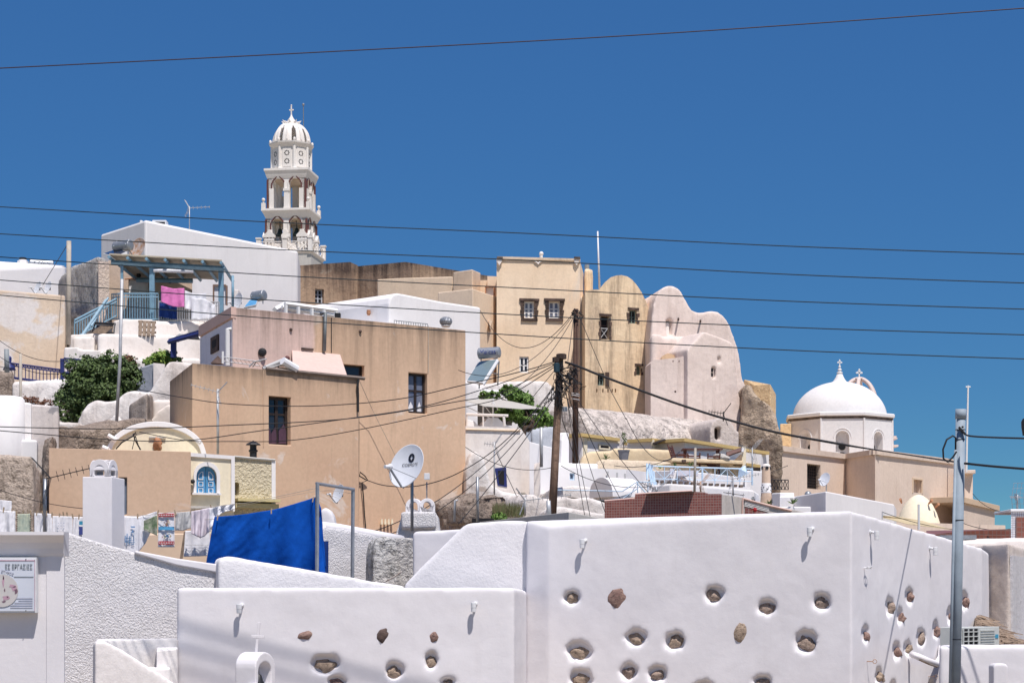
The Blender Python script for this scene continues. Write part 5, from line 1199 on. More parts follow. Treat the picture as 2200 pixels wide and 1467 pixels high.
# furniture
def chair(loc, rz, label):
    t = thing('terrace_chair', label, 'chair', (0, 0, 0), 'red-brown terrace chairs')
    for x in (-.22, .22):
        bm = bmn(); tube(bm, [(x, -.2, 0), (x, -.22, .62)], .025, 4); tube(bm, [(x, .18, 0), (x, .24, .45), (x, .42, 1.0)], .025, 4); tube(bm, [(x, -.25, .62), (x, .28, .62)], .025, 4); obj('side_frame', bm, M['furn'], t)
    for k in range(5):
        bm = bmn(); abox(bm, -.22, .22, -.22 + k * .09, -.15 + k * .09, .42, .445); obj('seat_slat', bm, M['furn'], t)
    for k in range(5):
        q = k / 5; bm = bmn(); abox(bm, -.22, .22, .26 + q * .14, .285 + q * .14, .52 + q * .42, .58 + q * .42); obj('back_slat', bm, M['furn'], t)
    t.location = loc; t.rotation_euler = (0, 0, rz)
    return t
zf = P(0, 984, 74.6).z
c0 = chair(Vector((P(1462, HY, 74.7).x, 74.7, zf - .50)), R(65), 'red-brown slatted chair at the left end of the terrace table')
dup(c0, Vector((P(1490, HY, 74.6).x, 74.5, zf - .85)), R(175), 'red-brown chair pushed in at the left front of the terrace table')
dup(c0, Vector((P(1530, HY, 74.6).x, 74.7, zf - .85)), R(185), 'red-brown chair pushed in at the right front of the terrace table')
t = thing('terrace_table', 'red-brown slatted outdoor table on the cream terrace', 'table', P(1510, 984, 75.3))
ctr = P(1507, 967, 75.3)
for k in range(6):
    bm = bmn(); abox(bm, ctr.x - .72, ctr.x + .75, 74.9 + k * .15, 75.03 + k * .15, ctr.z, ctr.z + .04); obj('top_slat', bm, M['furn'], t)
for sx in (-.6, .6):
    for yy in (75.0, 75.6):
        bm = bmn(); abox(bm, ctr.x + sx - .035, ctr.x + sx + .035, yy, yy + .07, zf - .5, ctr.z); obj('leg', bm, M['furn'], t)
t = thing('folding_lounger', 'folded red-brown lounger with white cover at the right of the terrace table', 'lounger', P(1575, 985, 74.8))
for k in range(3):
    bm = bmn(); tube(bm, [P(1561, 979 - k * 3, 74.8 + k * .15), P(1594, 967 - k * 2, 75 + k * .15)], .045, 4); obj('slat', bm, M['furn'], t)
bm = bmn(); slab(bm, [P(1594, 961, 74.9), P(1600, 963, 74.9), P(1597, 971, 74.9), P(1593, 970, 74.9)], [], Vector((0, .3, 0))); obj('end_cap', bm, M['cloth'], t)
bm = bmn(); rock(bm, P(1549, 982, 74.6), .30, .2, .16, 5, 3, .4); rock(bm, P(1556, 984, 74.5), .22, .2, .12, 7, 3, .4); tag(obj('cloth_bundle', bm, M['shade'], smooth=True), 'crumpled pale cover beside the terrace table', 'cover')
bm = bmn(); slab(bm, [P(1578, 988, 74.9), P(1594, 988, 74.9), P(1594, 976, 74.9), P(1592, 975, 74.9)], [], Vector((0, .3, 0))); tag(obj('wooden_wedge', bm, M['wood']), 'brown wooden wedge panel at the terrace pillar', 'panel')
# potted tree
t = thing('potted_tree', 'thin sapling in a round dark grey pot on the cream parapet', 'potted tree', P(1340, 988, 72.8))
g = P(1340, 987, 72.8); bm = bmn(); lathe(bm, g, [(.155, 0), (.20, .29), (.22, .30), (.22, .34), (.18, .34), (.17, .30)], 20); obj('pot', bm, M['plantpot'], t)
bm = bmn(); tube(bm, [g + UP * .3, g + UP * .62, g + UP * .85 + Vector((.02, 0, 0))], .012, 4)
for a, b in ((.5, -.1), (.62, .1), (.7, -.08)): tube(bm, [g + UP * a, g + UP * (a + .2) + Vector((b, 0, 0))], .007, 4)
obj('stem', bm, M['bark'], t)
bm = bmn(); foliage(bm, [(g + UP * .75, .12, .1, .2), (g + UP * .95, .07, .07, .1)], 120, .06, random.Random(3)); obj('leaves', bm, M['leaf_dark'], t, rec=False)
for k, (px, py, Yk, s_, lb) in enumerate(((1302, 987, 73.6, .28, 'dark spiky plant on the cream parapet left of the potted tree'), (1449, 1000, 73.3, .16, 'spiky agave plant under the terrace, left of two'), (1484, 1001, 73.3, .2, 'spiky agave plant under the terrace, right of two'), (1418, 1006, 73.2, .2, 'yellowish low plant by the pale blue railing'), (1652, 1082, 58, .15, 'small agave pot plant at the foot of the spotted chimney'), (1703, 1082, 54, .2, 'dark agave on the white wall left of the church house'))):
    rn = random.Random(k); t = thing('agave_plant', lb, 'plant', P(px, py, Yk)); g = P(px, py, Yk)
    bm = bmn()
    for q in range(16):
        a = rn.uniform(0, 6.28); e = rn.uniform(.2, 1.2); d = Vector((math.cos(a) * math.cos(e), math.sin(a) * math.cos(e), math.sin(e))) * s_ * rn.uniform(.7, 1.1)
        tube(bm, [g, g + d * .6 + UP * .01, g + d], [.012, .011, .002], 3)
    obj('leaves', bm, M['leaf_dark'] if k != 3 else M['leaf_bright'], t)
bm = bmn(); qbox(bm, 1465, 987, 1474, 992.5, 73.0, .15); tag(obj('terrace_lantern', bm, M['brownframe'], bevel=.01), 'small brown box lamp on the terrace slab edge', 'lamp')
# ================================================================== CHURCH
t = H('domed_church', 'beige church with a white octagonal drum and broad white dome', 'church')
Yc = 100.0; cx = P(1804, HY, Yc).x; a0 = R(-90 + 16.5); Rr = 2.66
plA, plB, plC = Pl(1634, 90, 1817, 96.4), Pl(1817, 96.4, 1880, 93.5), Pl(1880, 93.5, 2049, 100)
zc = P(0, 954, 90).z
prism('wall', [(1634, 90, 954), (1817, 96.4, ('z', zc)), (1880, 93.5, ('z', zc)), (2074, 101, ('z', zc)), (2060, 108, None), (1650, 104, None)], 2, M['church'], t, {0: [plA.hole(1734, 997, 1763, 1050)], 2: [plC.hole(1961, 1029, 1981, 1058)]}, hd=.3, clean=True)
for pl, a, b in ((plA, 1632, 1817), (plB, 1817, 1880), (plC, 1880, 2062)):
    p, q = pl.at(a, 1000), pl.at(b, 1000); p.z = q.z = zc
    bm = bmn(); box(bm, p - UP * .20 - pl.n * .10, (q - p), pl.n * .4, UP * .24, 0); obj('coping', bm, plaster('church_coping_%d' % a, (.72, .60, .50), (.64, .52, .43), (.3, .22, .18), .35), t)
w = window(t, plA, 1734, 999, 1763, 1049, 'darkbrown', 'dark', .28, 1, 1, .06, label='tall window behind a rusty iron grille')
a, b, c, d = plA.rect(1734, 999, 1763, 1049)
for k in range(1, 7):
    bm = bmn(); tube(bm, [plA.w(a + (b - a) * k / 7, c, .08), plA.w(a + (b - a) * k / 7, d, .08)], .012, 4); obj('grille_bar', bm, M['darkbrown'], w)
for k in range(1, 8):
    bm = bmn(); tube(bm, [plA.w(a, c + (d - c) * k / 8, .08), plA.w(b, c + (d - c) * k / 8, .08)], .010, 4); obj('grille_bar', bm, M['darkbrown'], w)
bm = bmn(); a, b, c, d = plC.rect(1960, 1027, 1982, 1059)
pbox(bm, plC, a - .0, a + .08, c, d, -.03, .04); pbox(bm, plC, b - .08, b, c, d, -.03, .04); pbox(bm, plC, a, b, d - .07, d + .01, -.035, .045); obj('niche_frame', bm, M['sand'], t)
# drum
zt0, zt1 = 8.92, 9.22
bm = bmn(); nrm = []
vs = [Vector((cx + Rr * math.cos(a0 + R(45) * k), Yc + Rr * math.sin(a0 + R(45) * k), 0)) for k in range(8)]
whd = plaster('drum_white', (.72, .71, .71), (.68, .67, .67), (.45, .4, .38), .15, bump=.12, bs=5)
for k in range(8):
    p, q = vs[k], vs[(k + 1) % 8]; m = (p + q) / 2; inn = (Vector((cx, Yc, 0)) - m).normalized(); u = (q - p).normalized(); L = (q - p).length
    bm = bmn(); fr = [Vector((p.x, p.y, 5.8)), Vector((q.x, q.y, 5.8)), Vector((q.x, q.y, zt0)), Vector((p.x, p.y, zt0))]
    ap = [(L / 2 - .32, 7.0), (L / 2 + .32, 7.0)] + [(L / 2 + .32 * math.cos(math.pi * i / 10), 8.0 + .32 * math.sin(math.pi * i / 10)) for i in range(11)]
    hole = [Vector((p.x, p.y, 0)) + u * x + UP * z_ for x, z_ in ap]
    slab(bm, fr, [hole], inn * .45, inn * .4, .92); obj('drum_wall', bm, whd, t)
    bm = bmn(); tube(bm, [h - inn * .0 for h in [Vector((p.x, p.y, 0)) + u * (L / 2 + .42 * math.cos(math.pi * i / 14)) + UP * (8.0 + .44 * math.sin(math.pi * i / 14)) for i in range(15)]], .028, 5); obj('arch_moulding', bm, whd, t)
    bm = bmn(); tube(bm, [Vector((p.x, p.y, 6)) - (Vector((cx, Yc, 6)) - Vector((p.x, p.y, 6))).normalized() * .0, Vector((p.x, p.y, zt0))], .055, 6); obj('corner_bead', bm, whd, t)
    for zz in (7.58, 7.15):
        bm = bmn(); cc = Vector((p.x, p.y, zz)) + u * L / 2 + inn * .38; lathe(bm, cc, [(.17, 0), (.17, .02)], 16, (-inn).to_track_quat('Z', 'Y').to_matrix()); obj('round_opening', bm, M['black'], t)
bm = bmn(); lathe(bm, (cx, Yc, 0), [(Rr + .02, zt0 - .02), (Rr + .05, zt0 + .10)], 8, None, a0); obj('slate_band', bm, M['slate'], t)
bm = bmn(); lathe(bm, (cx, Yc, 0), [(Rr + .05, zt0 + .101), (Rr + .12, zt0 + .14), (Rr + .12, zt1 - .04), (Rr + .06, zt1), (2.0, zt1 + .06)], 8, None, a0); obj('drum_cornice', bm, whd, t)
bm = bmn(); n = 24; lathe(bm, (cx, Yc, zt1 - .12), [(2.28 * math.cos(math.pi / 2 * k / n * .96), 1.80 * math.sin(math.pi / 2 * k / n * .96)) for k in range(n + 1)], 64); obj('dome', bm, whd, t, smooth=True)
bm = bmn(); z0 = zt1 + 1.58; lathe(bm, (cx, Yc, z0), [(.50, 0), (.42, .08), (.33, .12), (.27, .2), (.20, .32), (.145, .46), (.11, .5), (.15, .53), (.15, .56), (.08, .60), (.07, .64), (.105, .67), (.10, .71), (.045, .76), (.04, .8), (.07, .83), (.06, .86), (.02, .9)], 20); obj('finial', bm, whd, t, smooth=True)
def cross(zb, c, s, par, nm='cross'):
    bm = bmn(); x, y = c; abox(bm, x - .04 * s, x + .04 * s, y - .03, y + .03, zb, zb + .62 * s); abox(bm, x - .19 * s, x + .19 * s, y - .03, y + .03, zb + .33 * s, zb + .42 * s)
    for dx, dz in ((-.20, .375), (.20, .375), (0, .62), (0, .2)): ball(bm, (x + dx * s, y, zb + dz * s), .065 * s, 4)
    for dx, dz in ((-.07, .52), (.07, .52), (-.14, .44), (.14, .44)): ball(bm, (x + dx * s, y, zb + dz * s), .045 * s, 4)
    return obj(nm, bm, M['whitepaint'], par)
cross(z0 + .86, (cx, Yc), .55 * .9, t)
# open crown belfry behind
t2 = H('belfry_crown', 'open ribbed crown belfry with a cross behind the white dome', 'belfry')
Yb = 108; bx = P(1846, HY, Yb).x; zb0 = P(0, 868, Yb).z; rb = .95; hb = P(0, 814, Yb).z - zb0
for k in range(6):
    a = R(60 * k + 15); bm = bmn(); tube(bm, [(bx + rb * math.cos(v) * math.cos(a), Yb + rb * math.cos(v) * math.sin(a), zb0 + hb * math.sin(v)) for v in [math.pi / 2 * i / 12 for i in range(13)]], .115, 6); obj('rib', bm, plaster('rib_pink%d' % k, (.72, .60, .55), bump=.1), t2, smooth=True)
bm = bmn(); lathe(bm, (bx, Yb, zb0), [(rb + .15, -.3), (rb + .15, -.15), (rb + .05, -.1), (rb + .05, 0)], 12); obj('ring', bm, M['pinkwhite'], t2)
bm = bmn(); lathe(bm, (bx, Yb, zb0 + hb), [(.25, -.05), (.3, .02), (.12, .08)], 10); obj('cap', bm, M['pinkwhite'], t2)
bm = bmn(); abox(bm, bx - .8, bx + .8, Yb - .8, Yb + .8, 4, zb0 - .3); obj('belfry_body', bm, M['pinkwhite'], t2)
cross(zb0 + hb + .05, (bx, Yb), .72, t2)
bm = bmn(); qbox(bm, 1905, 928, 1920, 1000, 104, .6); qbox(bm, 1905, 940, 1928, 943, 103.9, .8); qbox(bm, 1905, 955, 1930, 959, 103.9, .8); qbox(bm, 1906, 936, 1926, 940, 104, .6); obj('side_pier', bm, M['pinkwhite'], t2)
t3 = H('church_annex', 'low beige church annex with a small pillar at its right end', 'church annex')
prism('pillar', [(2072, 99, 1012), (2090, 99.2, 1014), (2090, 101, None), (2072, 101, None)], 2, M['church'], t3)
bm = bmn(); qbox(bm, 2070, 1009, 2096, 1017, 98.7, 1.5); obj('pillar_cap', bm, M['church'], t3, bevel=.03)
prism('wall', [(2060, 97, 1070), (2137, 100, 1089), (2137, 106, None), (2060, 106, None)], 1, plaster('annex_beige', (.68, .56, .47), (.60, .50, .42), (.35, .28, .24), .25, sx=3), t3, bevel=.03)
pn_ = Pl(2060, 97, 2142, 100.2); p, q = pn_.at(2060, 1066), pn_.at(2142, 1086)
bm = bmn(); box(bm, p - UP * .28 - pn_.n * .15, q - p, pn_.n * 3, UP * .28, 0); obj('coping', bm, plaster('annex_coping', (.60, .46, .33), bump=.1), t3, bevel=.02)
t4 = thing('flag_mast', 'white flag mast with small cross top beside the grey street pole', 'mast', P(2077, 1012, 98))
bm = bmn(); tube(bm, [P(2076, 1014, 98), P(2080, 828, 98)], [.055, .04], 8); obj('mast', bm, M['whitepaint'], t4)
bm = bmn(); tube(bm, [P(2075, 831, 98), P(2085, 831, 98)], .03, 4); obj('cross_arm', bm, M['whitepaint'], t4)

# iron balcony gate, chimney with spots, walls in front of the church
t = thing('iron_railing', 'short black iron rail with crossed bars in front of the church wall', 'railing', P(1676, 1058, 62))
A, B = P(1656, 1056, 62), P(1694, 1057, 62); h = P(0, 1030, 62).z - A.z
railing(t, A, B, h, 5, M['black'], .012)
for k in range(5):
    p0, p1 = A.lerp(B, k / 5), A.lerp(B, (k + 1) / 5); bm = bmn(); tube(bm, [p0 + UP * .08, p1 + UP * h], .009, 4); tube(bm, [p1 + UP * .08, p0 + UP * h], .009, 4); obj('brace', bm, M['black'], t)
t = thing('spotted_chimney', 'tall tapered terracotta-pink chimney with white spotted band and two arched vents', 'chimney', P(1646, 1082, 60))
g = P(1646, 1084, 60); k_ = 60 / F
bm = bmn(); lathe(bm, g, [(13 * k_, 0), (11.6 * k_, 18 * k_), (11 * k_, 25 * k_)], 20); lathe(bm, g, [(9.8 * k_, 46 * k_), (9 * k_, 80 * k_)], 20); obj('shaft', bm, plaster('chimney_pink', (.62, .47, .35), (.56, .42, .32), bump=.2), t, smooth=False)
bm = bmn(); lathe(bm, g, [(11 * k_, 25 * k_), (11.4 * k_, 27 * k_), (10.2 * k_, 45 * k_), (9.8 * k_, 46 * k_)], 20); bd = obj('white_band', bm, M['white'], t)
rn = random.Random(4)
for q in range(26):
    a = rn.uniform(-math.pi, 0); zz = rn.uniform(28, 43) * k_; r_ = 10.9 * k_; bm = bmn()
    rock(bm, g + Vector((r_ * math.cos(a), r_ * math.sin(a), zz)), .018, .012, .018, q, 1, .4); obj('pebble', bm, M['black'], bd)
bm = bmn(); lathe(bm, g + UP * 80 * k_, [(9.2 * k_, 0), (9.2 * k_, 4 * k_), (7 * k_, 7 * k_), (3 * k_, 8 * k_)], 16); obj('cap', bm, M['white_warm'], t, smooth=True)
for a in (-.3, -1.5, -2.9):
    bm = bmn(); c = g + UP * 78.5 * k_ + Vector((9.1 * k_ * math.cos(a), 9.1 * k_ * math.sin(a), 0)); lathe(bm, c, [(.05, 0), (.05, .012)], 12, Vector((math.cos(a), math.sin(a), 0)).to_track_quat('Z', 'Y').to_matrix()); obj('vent_hole', bm, M['dark'], t)
dish(P(1773, 1030, 58), .20, (-.75, -.6, .3), 'small dish on the white wall in front of the church window', post=P(0, 1062, 58).z, postr=.015)
t = H('white_house', 'low white house with a corner at its middle in front of the church')
prism('wall', [(1675, 57, 1066), (1706, 57.5, 1066), (1774, 55, 1055), (1921, 58.5, 1083), (1926, 60, 1093), (1926, 64, None), (1675, 64, None)], 0, M['white'], t, bevel=.03)
prism('wall', [(1658, 58, 1059), (1676, 57.2, 1058), (1706, 57.8, 1058), (1706, 60, None), (1658, 60, None)], 0, M['white'], t, bevel=.03)
prism('low_wall', [(1650, 54, 1088), (1742, 54, 1088), (1742, 55, None), (1650, 55, None)], 0, M['white'], t, bevel=.03)
bm = bmn(); ball(bm, P(1736, 1062, 57.2), .10, 6); tag(obj('round_vent', bm, M['metal'], smooth=True), 'small round metal vent on the white wall below the church grille', 'vent')
t = H('cream_dome', 'small pale cream dome with terracotta spouts below the church', 'dome')
g = P(1973, 1150, 72); k_ = 72 / F
bm = bmn(); lathe(bm, g, [(50 * k_, -1.5), (49 * k_, 0), (46 * k_, 26 * k_), (39 * k_, 48 * k_), (30 * k_, 66 * k_), (19 * k_, 79 * k_), (9 * k_, 86 * k_), (.01, 88 * k_)], 40); obj('dome', bm, M['cream'], t, smooth=True)
for px, py in ((1937, 1080), (1995, 1082), (2009, 1090)):
    bm = bmn(); c = P(px, py, 71.55); tube(bm, [c, c + Vector((-.08 if px < 1950 else .08, -.2, .12))], [.03, .05], 8); obj('spout', bm, M['terra'], t)
t = H('beige_wall', 'long beige wall below the church beside the shade sail', 'wall')
prism('wall', [(1900, 68, 1120), (2160, 72, 1128), (2160, 76, None), (1900, 76, None)], 0, M['church'], t)
t = thing('shade_sail', 'beige shade sail stretched on a white post below the cream dome', 'shade sail', P(1974, 1135, 50))
bm = bmn(); pts = [P(1897, 1108, 50), P(1897, 1112, 50), P(1950, 1126, 50.2), P(2040, 1137, 52), P(1985, 1120, 53), P(1930, 1110, 52)]
slab(bm, pts, [], UP * .012); obj('sail', bm, M['shade_tan'], t)
for q_ in (1974, 1897):
    bm = bmn(); tube(bm, [P(q_, 1138 if q_ > 1900 else 1115, 50.3), P(q_, 1083 if q_ > 1900 else 1098, 50.3)], .03, 6); obj('post', bm, M['whitepaint'], t)
bm = bmn(); tube(bm, sag(P(1897, 1100, 50), P(2170, 1136, 54), .2), .008, 4); obj('stay', bm, M['cable'], t)

# ---- mosaic tiled walls
pmz = Pl(1299, 48, 1550, 47.2)
M['mosaic_m'] = mosaic('red_mosaic', (.20, .055, .045), (.29, .10, .08), (.30, .21, .18), .062, tuple(pmz.u))
M['mosaic_w'] = mosaic('blue_white_mosaic', (.62, .64, .68), (.45, .50, .58), (.30, .22, .22), .05)
t = H('mosaic_wall', 'dark red mosaic tiled parapet wall with stepped top', 'wall')
mass('wall', pmz, [(1299, 1077), (1364, 1071.5), (1365, 1062.5), (1400, 1060), (1487, 1055.5), (1514, 1057), (1517, 1060.5), (1548, 1060.5)], -1, .35, M['mosaic_m'], t, bevel=.004)
bm = bmn(); tube(bm, [pmz.at(x, y, .17) for x, y in ((1299, 1076.5), (1364, 1071), (1365.5, 1062), (1400, 1059.6), (1487, 1055))], .03, 5); obj('coping', bm, M['pink'], t)
bm = bmn(); a, b = pmz.at(1386, 1060, -.17), pmz.at(1488, 1055.2, -.17); box(bm, a - UP * .012, b - a, pmz.n * .3, UP * .014, 0); obj('added_shade_sheet', bm, M['slate'], t)  # thin sheet added on the wall top to throw a shadow on the tiles
t = H('striped_wall', 'beige wall end with a red and white tiled frame beside the mosaic wall', 'wall')
plr = Pl(1548, 47.3, 1700, 50.5)
mass('wall', plr, [(1548.2, 1061), (1596, 1068), (1650, 1083), (1700, 1094), (1780, 1108)], -1, .4, plaster('beige_cement', (.56, .52, .48), (.50, .46, .43), bump=.15), t, bevel=.01)
bm = bmn(); tube(bm, [plr.at(x, y, -.02) for x, y in ((1596, 1071), (1650, 1085.5), (1700, 1097))], .03, 4); tube(bm, [plr.at(1596, 1071, -.03), plr.at(1595, 1110, -.03)], .02, 4); obj('maroon_edge', bm, M['pink'], t)
for k in range(4):
    bm = bmn(); y_ = 1077 + k * 3.2; tube(bm, [plr.at(1600, y_, -.015), plr.at(1652, y_ + 13, -.015)], .011, 4); obj('white_strip', bm, M['whitepaint'], t)
bm = bmn(); slab(bm, [plr.at(x, y, -.012) for x, y in ((1601, 1089), (1648, 1100), (1648, 1112), (1601, 1112))][::-1], [], plr.n * .01); obj('red_tile_panel', bm, M['mosaic_m'], t)
bm = bmn(); rock(bm, plr.at(1622, 1095, -.05), .05, .04, .05, 3, 2); tag(obj('red_flower', bm, plain('red_flower', (.5, .02, .03))), 'small red flower in front of the tiled panel', 'flower')
t = H('red_brick_wall', 'long dark red brick clad wall at the right below the church annex', 'wall')
M['brick_red'] = mosaic('dark_red_brick', (.20, .07, .05), (.27, .10, .075), (.20, .12, .10), .11)
prism('wall', [(1990, 47, 1150), (2060, 47.5, 1141), (2172, 48, 1136), (2174, 49, None), (1990, 49, None)], -1, M['brick_red'], t)
bm = bmn(); qbox(bm, 2020, 1149, 2098, 1158, 45, .3); obj('grey_gutter', bm, M['metal'], t)
t = H('mosaic_pillar', 'red tiled pillar with blue and white mosaic edging at the right frame edge', 'pillar')
prism('pillar', [(2172, 46, 1098), (2230, 46, 1096), (2230, 47.5, None), (2172, 47.5, None)], -1, M['mosaic_w'], t)
bm = bmn(); qbox(bm, 2183, 1110, 2230, 1200, 45.97, .1); obj('red_panel', bm, M['brick_red'], t)
bm = bmn(); qbox(bm, 2171, 1093, 2232, 1099, 45.95, 1.6); obj('cap', bm, M['whitepaint'], t, bevel=.02)
yagi(P(2186, 1070, 47), (-.4, -.8, .1), .3, 'grid aerial on the tiled pillar at the right edge', 4, foot=P(0, 1094, 47).z, el=.3, mat='metal', r=.01)
bm = bmn(); rock(bm, P(2201, 917, 60), .10, .1, .3, 2, 2); tag(obj('hanging_weight', bm, M['black']), 'black blurry weight at the right frame edge', 'weight')

# ================================================================== WHITE HOUSES IN THE MIDDLE
t = H('white_house', 'flat white house with a small blue window left of the barrel roof')
pw1 = Pl(1160, 68, 1345, 69.5)
prism('roof_wall', [(1160, 71, 992), (1284, 71.5, 996), (1284, 76, None), (1160, 76, None)], 1, M['white'], t, bevel=.05)
prism('wall', [(1160, 68, 1003), (1345, 69.5, 1008), (1395, 71, 1014), (1395, 74, None), (1160, 74, None)], 0, M['white'], t, {0: [pw1.hole(1224, 1016, 1235, 1031), pw1.hole(1227, 1058, 1252, 1070)]}, hd=.12, clean=True)
window(t, pw1, 1224, 1016, 1235, 1031, 'paleblue', 'glass_blue', .1, 1, 1, .04)
window(t, pw1, 1227, 1058, 1252, 1070, 'navy', 'navy', .1, 2, 1, .04)
prism('low_wall', [(1160, 66, 1062), (1185, 65, 1048), (1240, 65, 1040), (1300, 66, 1050), (1300, 68, None), (1160, 68, None)], -1, M['white_old'], t, soft=.08, amp=.08)
for px, py in ((1306, 1012), (1326, 1015), (1343, 1017)):
    bm = bmn(); qbox(bm, px - 2, py, px + 2, py + 10, 69, .1); obj('pipe_box', bm, M['cloth_grey'], t)
t = H('white_barrel_house', 'small white barrel-vaulted roof with a shaded round gable', 'vaulted roof')
pgb = Pl(1281, 64.5, 1302, 62.6)
A_ = P(1296, 1066, 63); ax = (P(1352, HY, 64.0) - P(1291, HY, 63.4)); ax.z = 0
bm = bmn(); r_ = P(0, 1028, 64).z; zb_ = P(0, 1070, 64).z; hh = r_ - zb_
rings = []
for s in (0, 1):
    base = P(1291, HY, 63.4) + ax * s; base.z = zb_; sd_ = Vector((-ax.y, ax.x, 0)).normalized() * .62
    rings.append([bm.verts.new(base + sd_ * math.cos(math.pi * k / 16) + UP * hh * math.sin(math.pi * k / 16) ** .8) for k in range(17)])
for k in range(16): bm.faces.new((rings[0][k], rings[0][k + 1], rings[1][k + 1], rings[1][k]))
bm.faces.new(rings[0]); bm.faces.new(rings[1][::-1]); bm.faces.new((rings[0][0], rings[1][0], rings[1][16], rings[0][16])); obj('vault', bm, M['white'], t)
prism('base', [(1275, 64, 1069), (1356, 64.5, 1070), (1356, 67, None), (1275, 67, None)], -1, M['white'], t)
bm = bmn(); slab(bm, [P(1219, 1067, 62), P(1300, 1075, 61), P(1352, 1060, 61.5), P(1356, 1075, 61.5), P(1300, 1082, 61), P(1225, 1072, 62)][::-1], [], Vector((0, 1, 0))); tag(obj('grey_canopy', bm, M['metal']), 'flat grey canopy edge below the small barrel roof', 'canopy')
t = H('white_long_house', 'long bright white roof slab behind the red mosaic wall')
prism('wall', [(1400, 58, 1042), (1440, 57.5, 1039), (1520, 58, 1045), (1620, 60, 1053), (1630, 62, 1060), (1632, 66, None), (1400, 66, None)], -1, M['white'], t, bevel=.05)
prism('upper_wall', [(1389, 71, 1012), (1440, 70, 1010), (1520, 70.5, 1016), (1600, 72, 1026), (1620, 72, 1028), (1622, 73, None), (1389, 73, None)], 0, M['white'], t, bevel=.03)
prism('wall', [(1600, 68, 1010), (1640, 69, 1012), (1640, 72, None), (1600, 72, None)], 0, M['white'], t, bevel=.03)
for k in range(16):
    px = 1398 + k * 13; bm = bmn(); g = P(px, 1032 + k * .7, 66.0); abox(bm, g.x - .06, g.x + .06, 66, 66.3, g.z - .05, g.z + .02); obj('parapet_block', bm, M['slate'], t)
prism('parapet', [(1395, 66.1, 1037), (1612, 67.5, 1046), (1612, 68, None), (1395, 68, None)], 0, M['white'], t)
bm = bmn(); qbox(bm, 1440, 1006, 1448, 1020, 69.6, .3); qbox(bm, 1455, 1010, 1500, 1022, 69.9, .2); obj('grey_recess', bm, M['lilac'], t)
t = thing('pale_blue_railing', 'long pale blue metal railing with diagonal braces on the white terrace', 'railing', P(1500, 1030, 65.5))
A, B = P(1400, 1036, 65), P(1616, 1042, 66.2); h = .52
bm = bmn(); tube(bm, [A + UP * h, B + UP * h], .022, 4); obj('top_rail', bm, M['paleblue'], t)
bm = bmn(); tube(bm, [A + UP * .12, B + UP * .12], .012, 4); obj('bottom_rail', bm, M['paleblue'], t)
for k in range(9):
    p = A.lerp(B, k / 8); bm = bmn(); tube(bm, [p, p + UP * (h + (.03 if k % 4 == 0 else 0))], .03 if k % 4 == 0 else .012, 4); obj('post', bm, M['paleblue'], t)
    if k < 8:
        q = A.lerp(B, (k + 1) / 8); bm = bmn(); tube(bm, [p + UP * (.12 if k % 2 else h), q + UP * (h if k % 2 else .12)], .010, 4); obj('brace', bm, M['paleblue'], t)
for px0, py0, px1, py1 in ((1390, 996, 1390, 1030), (1395, 996, 1408, 1050), (1392, 1000, 1400, 1040), (1404, 1012, 1408, 1052)):
    bm = bmn(); tube(bm, [P(px0, py0, 64.5), P(px1, py1, 64)], .03, 4); obj('stair_stringer', bm, M['paleblue'], t)
t = thing('pale_blue_railing', 'lower pale blue stair rail left of the mosaic wall', 'railing', P(1365, 1065, 60))
for pts in (((1337, 1055), (1368, 1035), (1410, 1035)), ((1370, 1035), (1370, 1075)), ((1339, 1070), (1368, 1050)), ((1392, 1036), (1392, 1065)), ((1185, 1052), (1337, 1055)), ((1410, 1035), (1410, 1060)), ((1368, 1037), (1392, 1063))):
    bm = bmn(); tube(bm, [P(x, y, 60) for x, y in pts], .016, 4); obj('rail', bm, M['paleblue'], t)
t = thing('folded_blue_umbrella', 'pale blue folded umbrella leaning at the end of the railing', 'umbrella', P(1595, 1028, 65.2))
bm = bmn(); tube(bm, [P(1587, 1026, 65), P(1597, 1012, 65), P(1600, 1000, 65)], [.03, .16, .02], 6); obj('canopy', bm, M['paleblue'], t)
bm = bmn(); tube(bm, [P(1584, 1030, 65), P(1602, 997, 65)], .012, 4); obj('shaft', bm, M['metal'], t)
pole('rooftop_pole', [P(1492, 1056, 56), P(1494, 962, 56)], .035, M['cable_pale'], 'weathered pole rising from behind the mosaic wall past the terrace table', 'pole')
yagi(P(1505, 1040, 57), (-1, -.3, .25), .6, 'orange-tipped aerial beside the pole above the mosaic wall', 5, foot=P(0, 1056, 57).z, el=.3, mat='rust', r=.012)
yagi(P(1410, 1052, 55), (-1, -.3, .45), .45, 'tilted grid aerial above the left step of the mosaic wall', 5, foot=P(0, 1065, 55).z, el=.25, mat='metal', r=.01)
yagi(P(1575, 1028, 56), (1, .2, .18), .75, 'long aerial pointing right on a pale mast above the white roof', 8, foot=P(0, 1070, 56).z, el=.2, mat='rail_metal', r=.009)
yagi(P(1616, 966, 74), (-.7, -.3, .2), .55, 'spindly aerial at the end pillar of the cream terrace', 5, foot=P(0, 1040, 74).z, el=.35, mat='metal', r=.01)
yagi(P(1656, 1015, 62), (1, .3, .42), .6, 'dark aerial pointing up right in front of the church wall', 7, foot=None, el=.1, mat='black', r=.008, refl=False)
yagi(P(1558, 1058, 49), (1, .4, -.12), .5, 'fallen black aerial lying on the beige wall end', 2, foot=None, el=.2, mat='black', r=.008, refl=False)
dish(P(1617, 1073, 52), .08, (-.8, -.5, .3), 'tiny grey bowl on the white roof edge beside the spotted chimney', mat='ac')

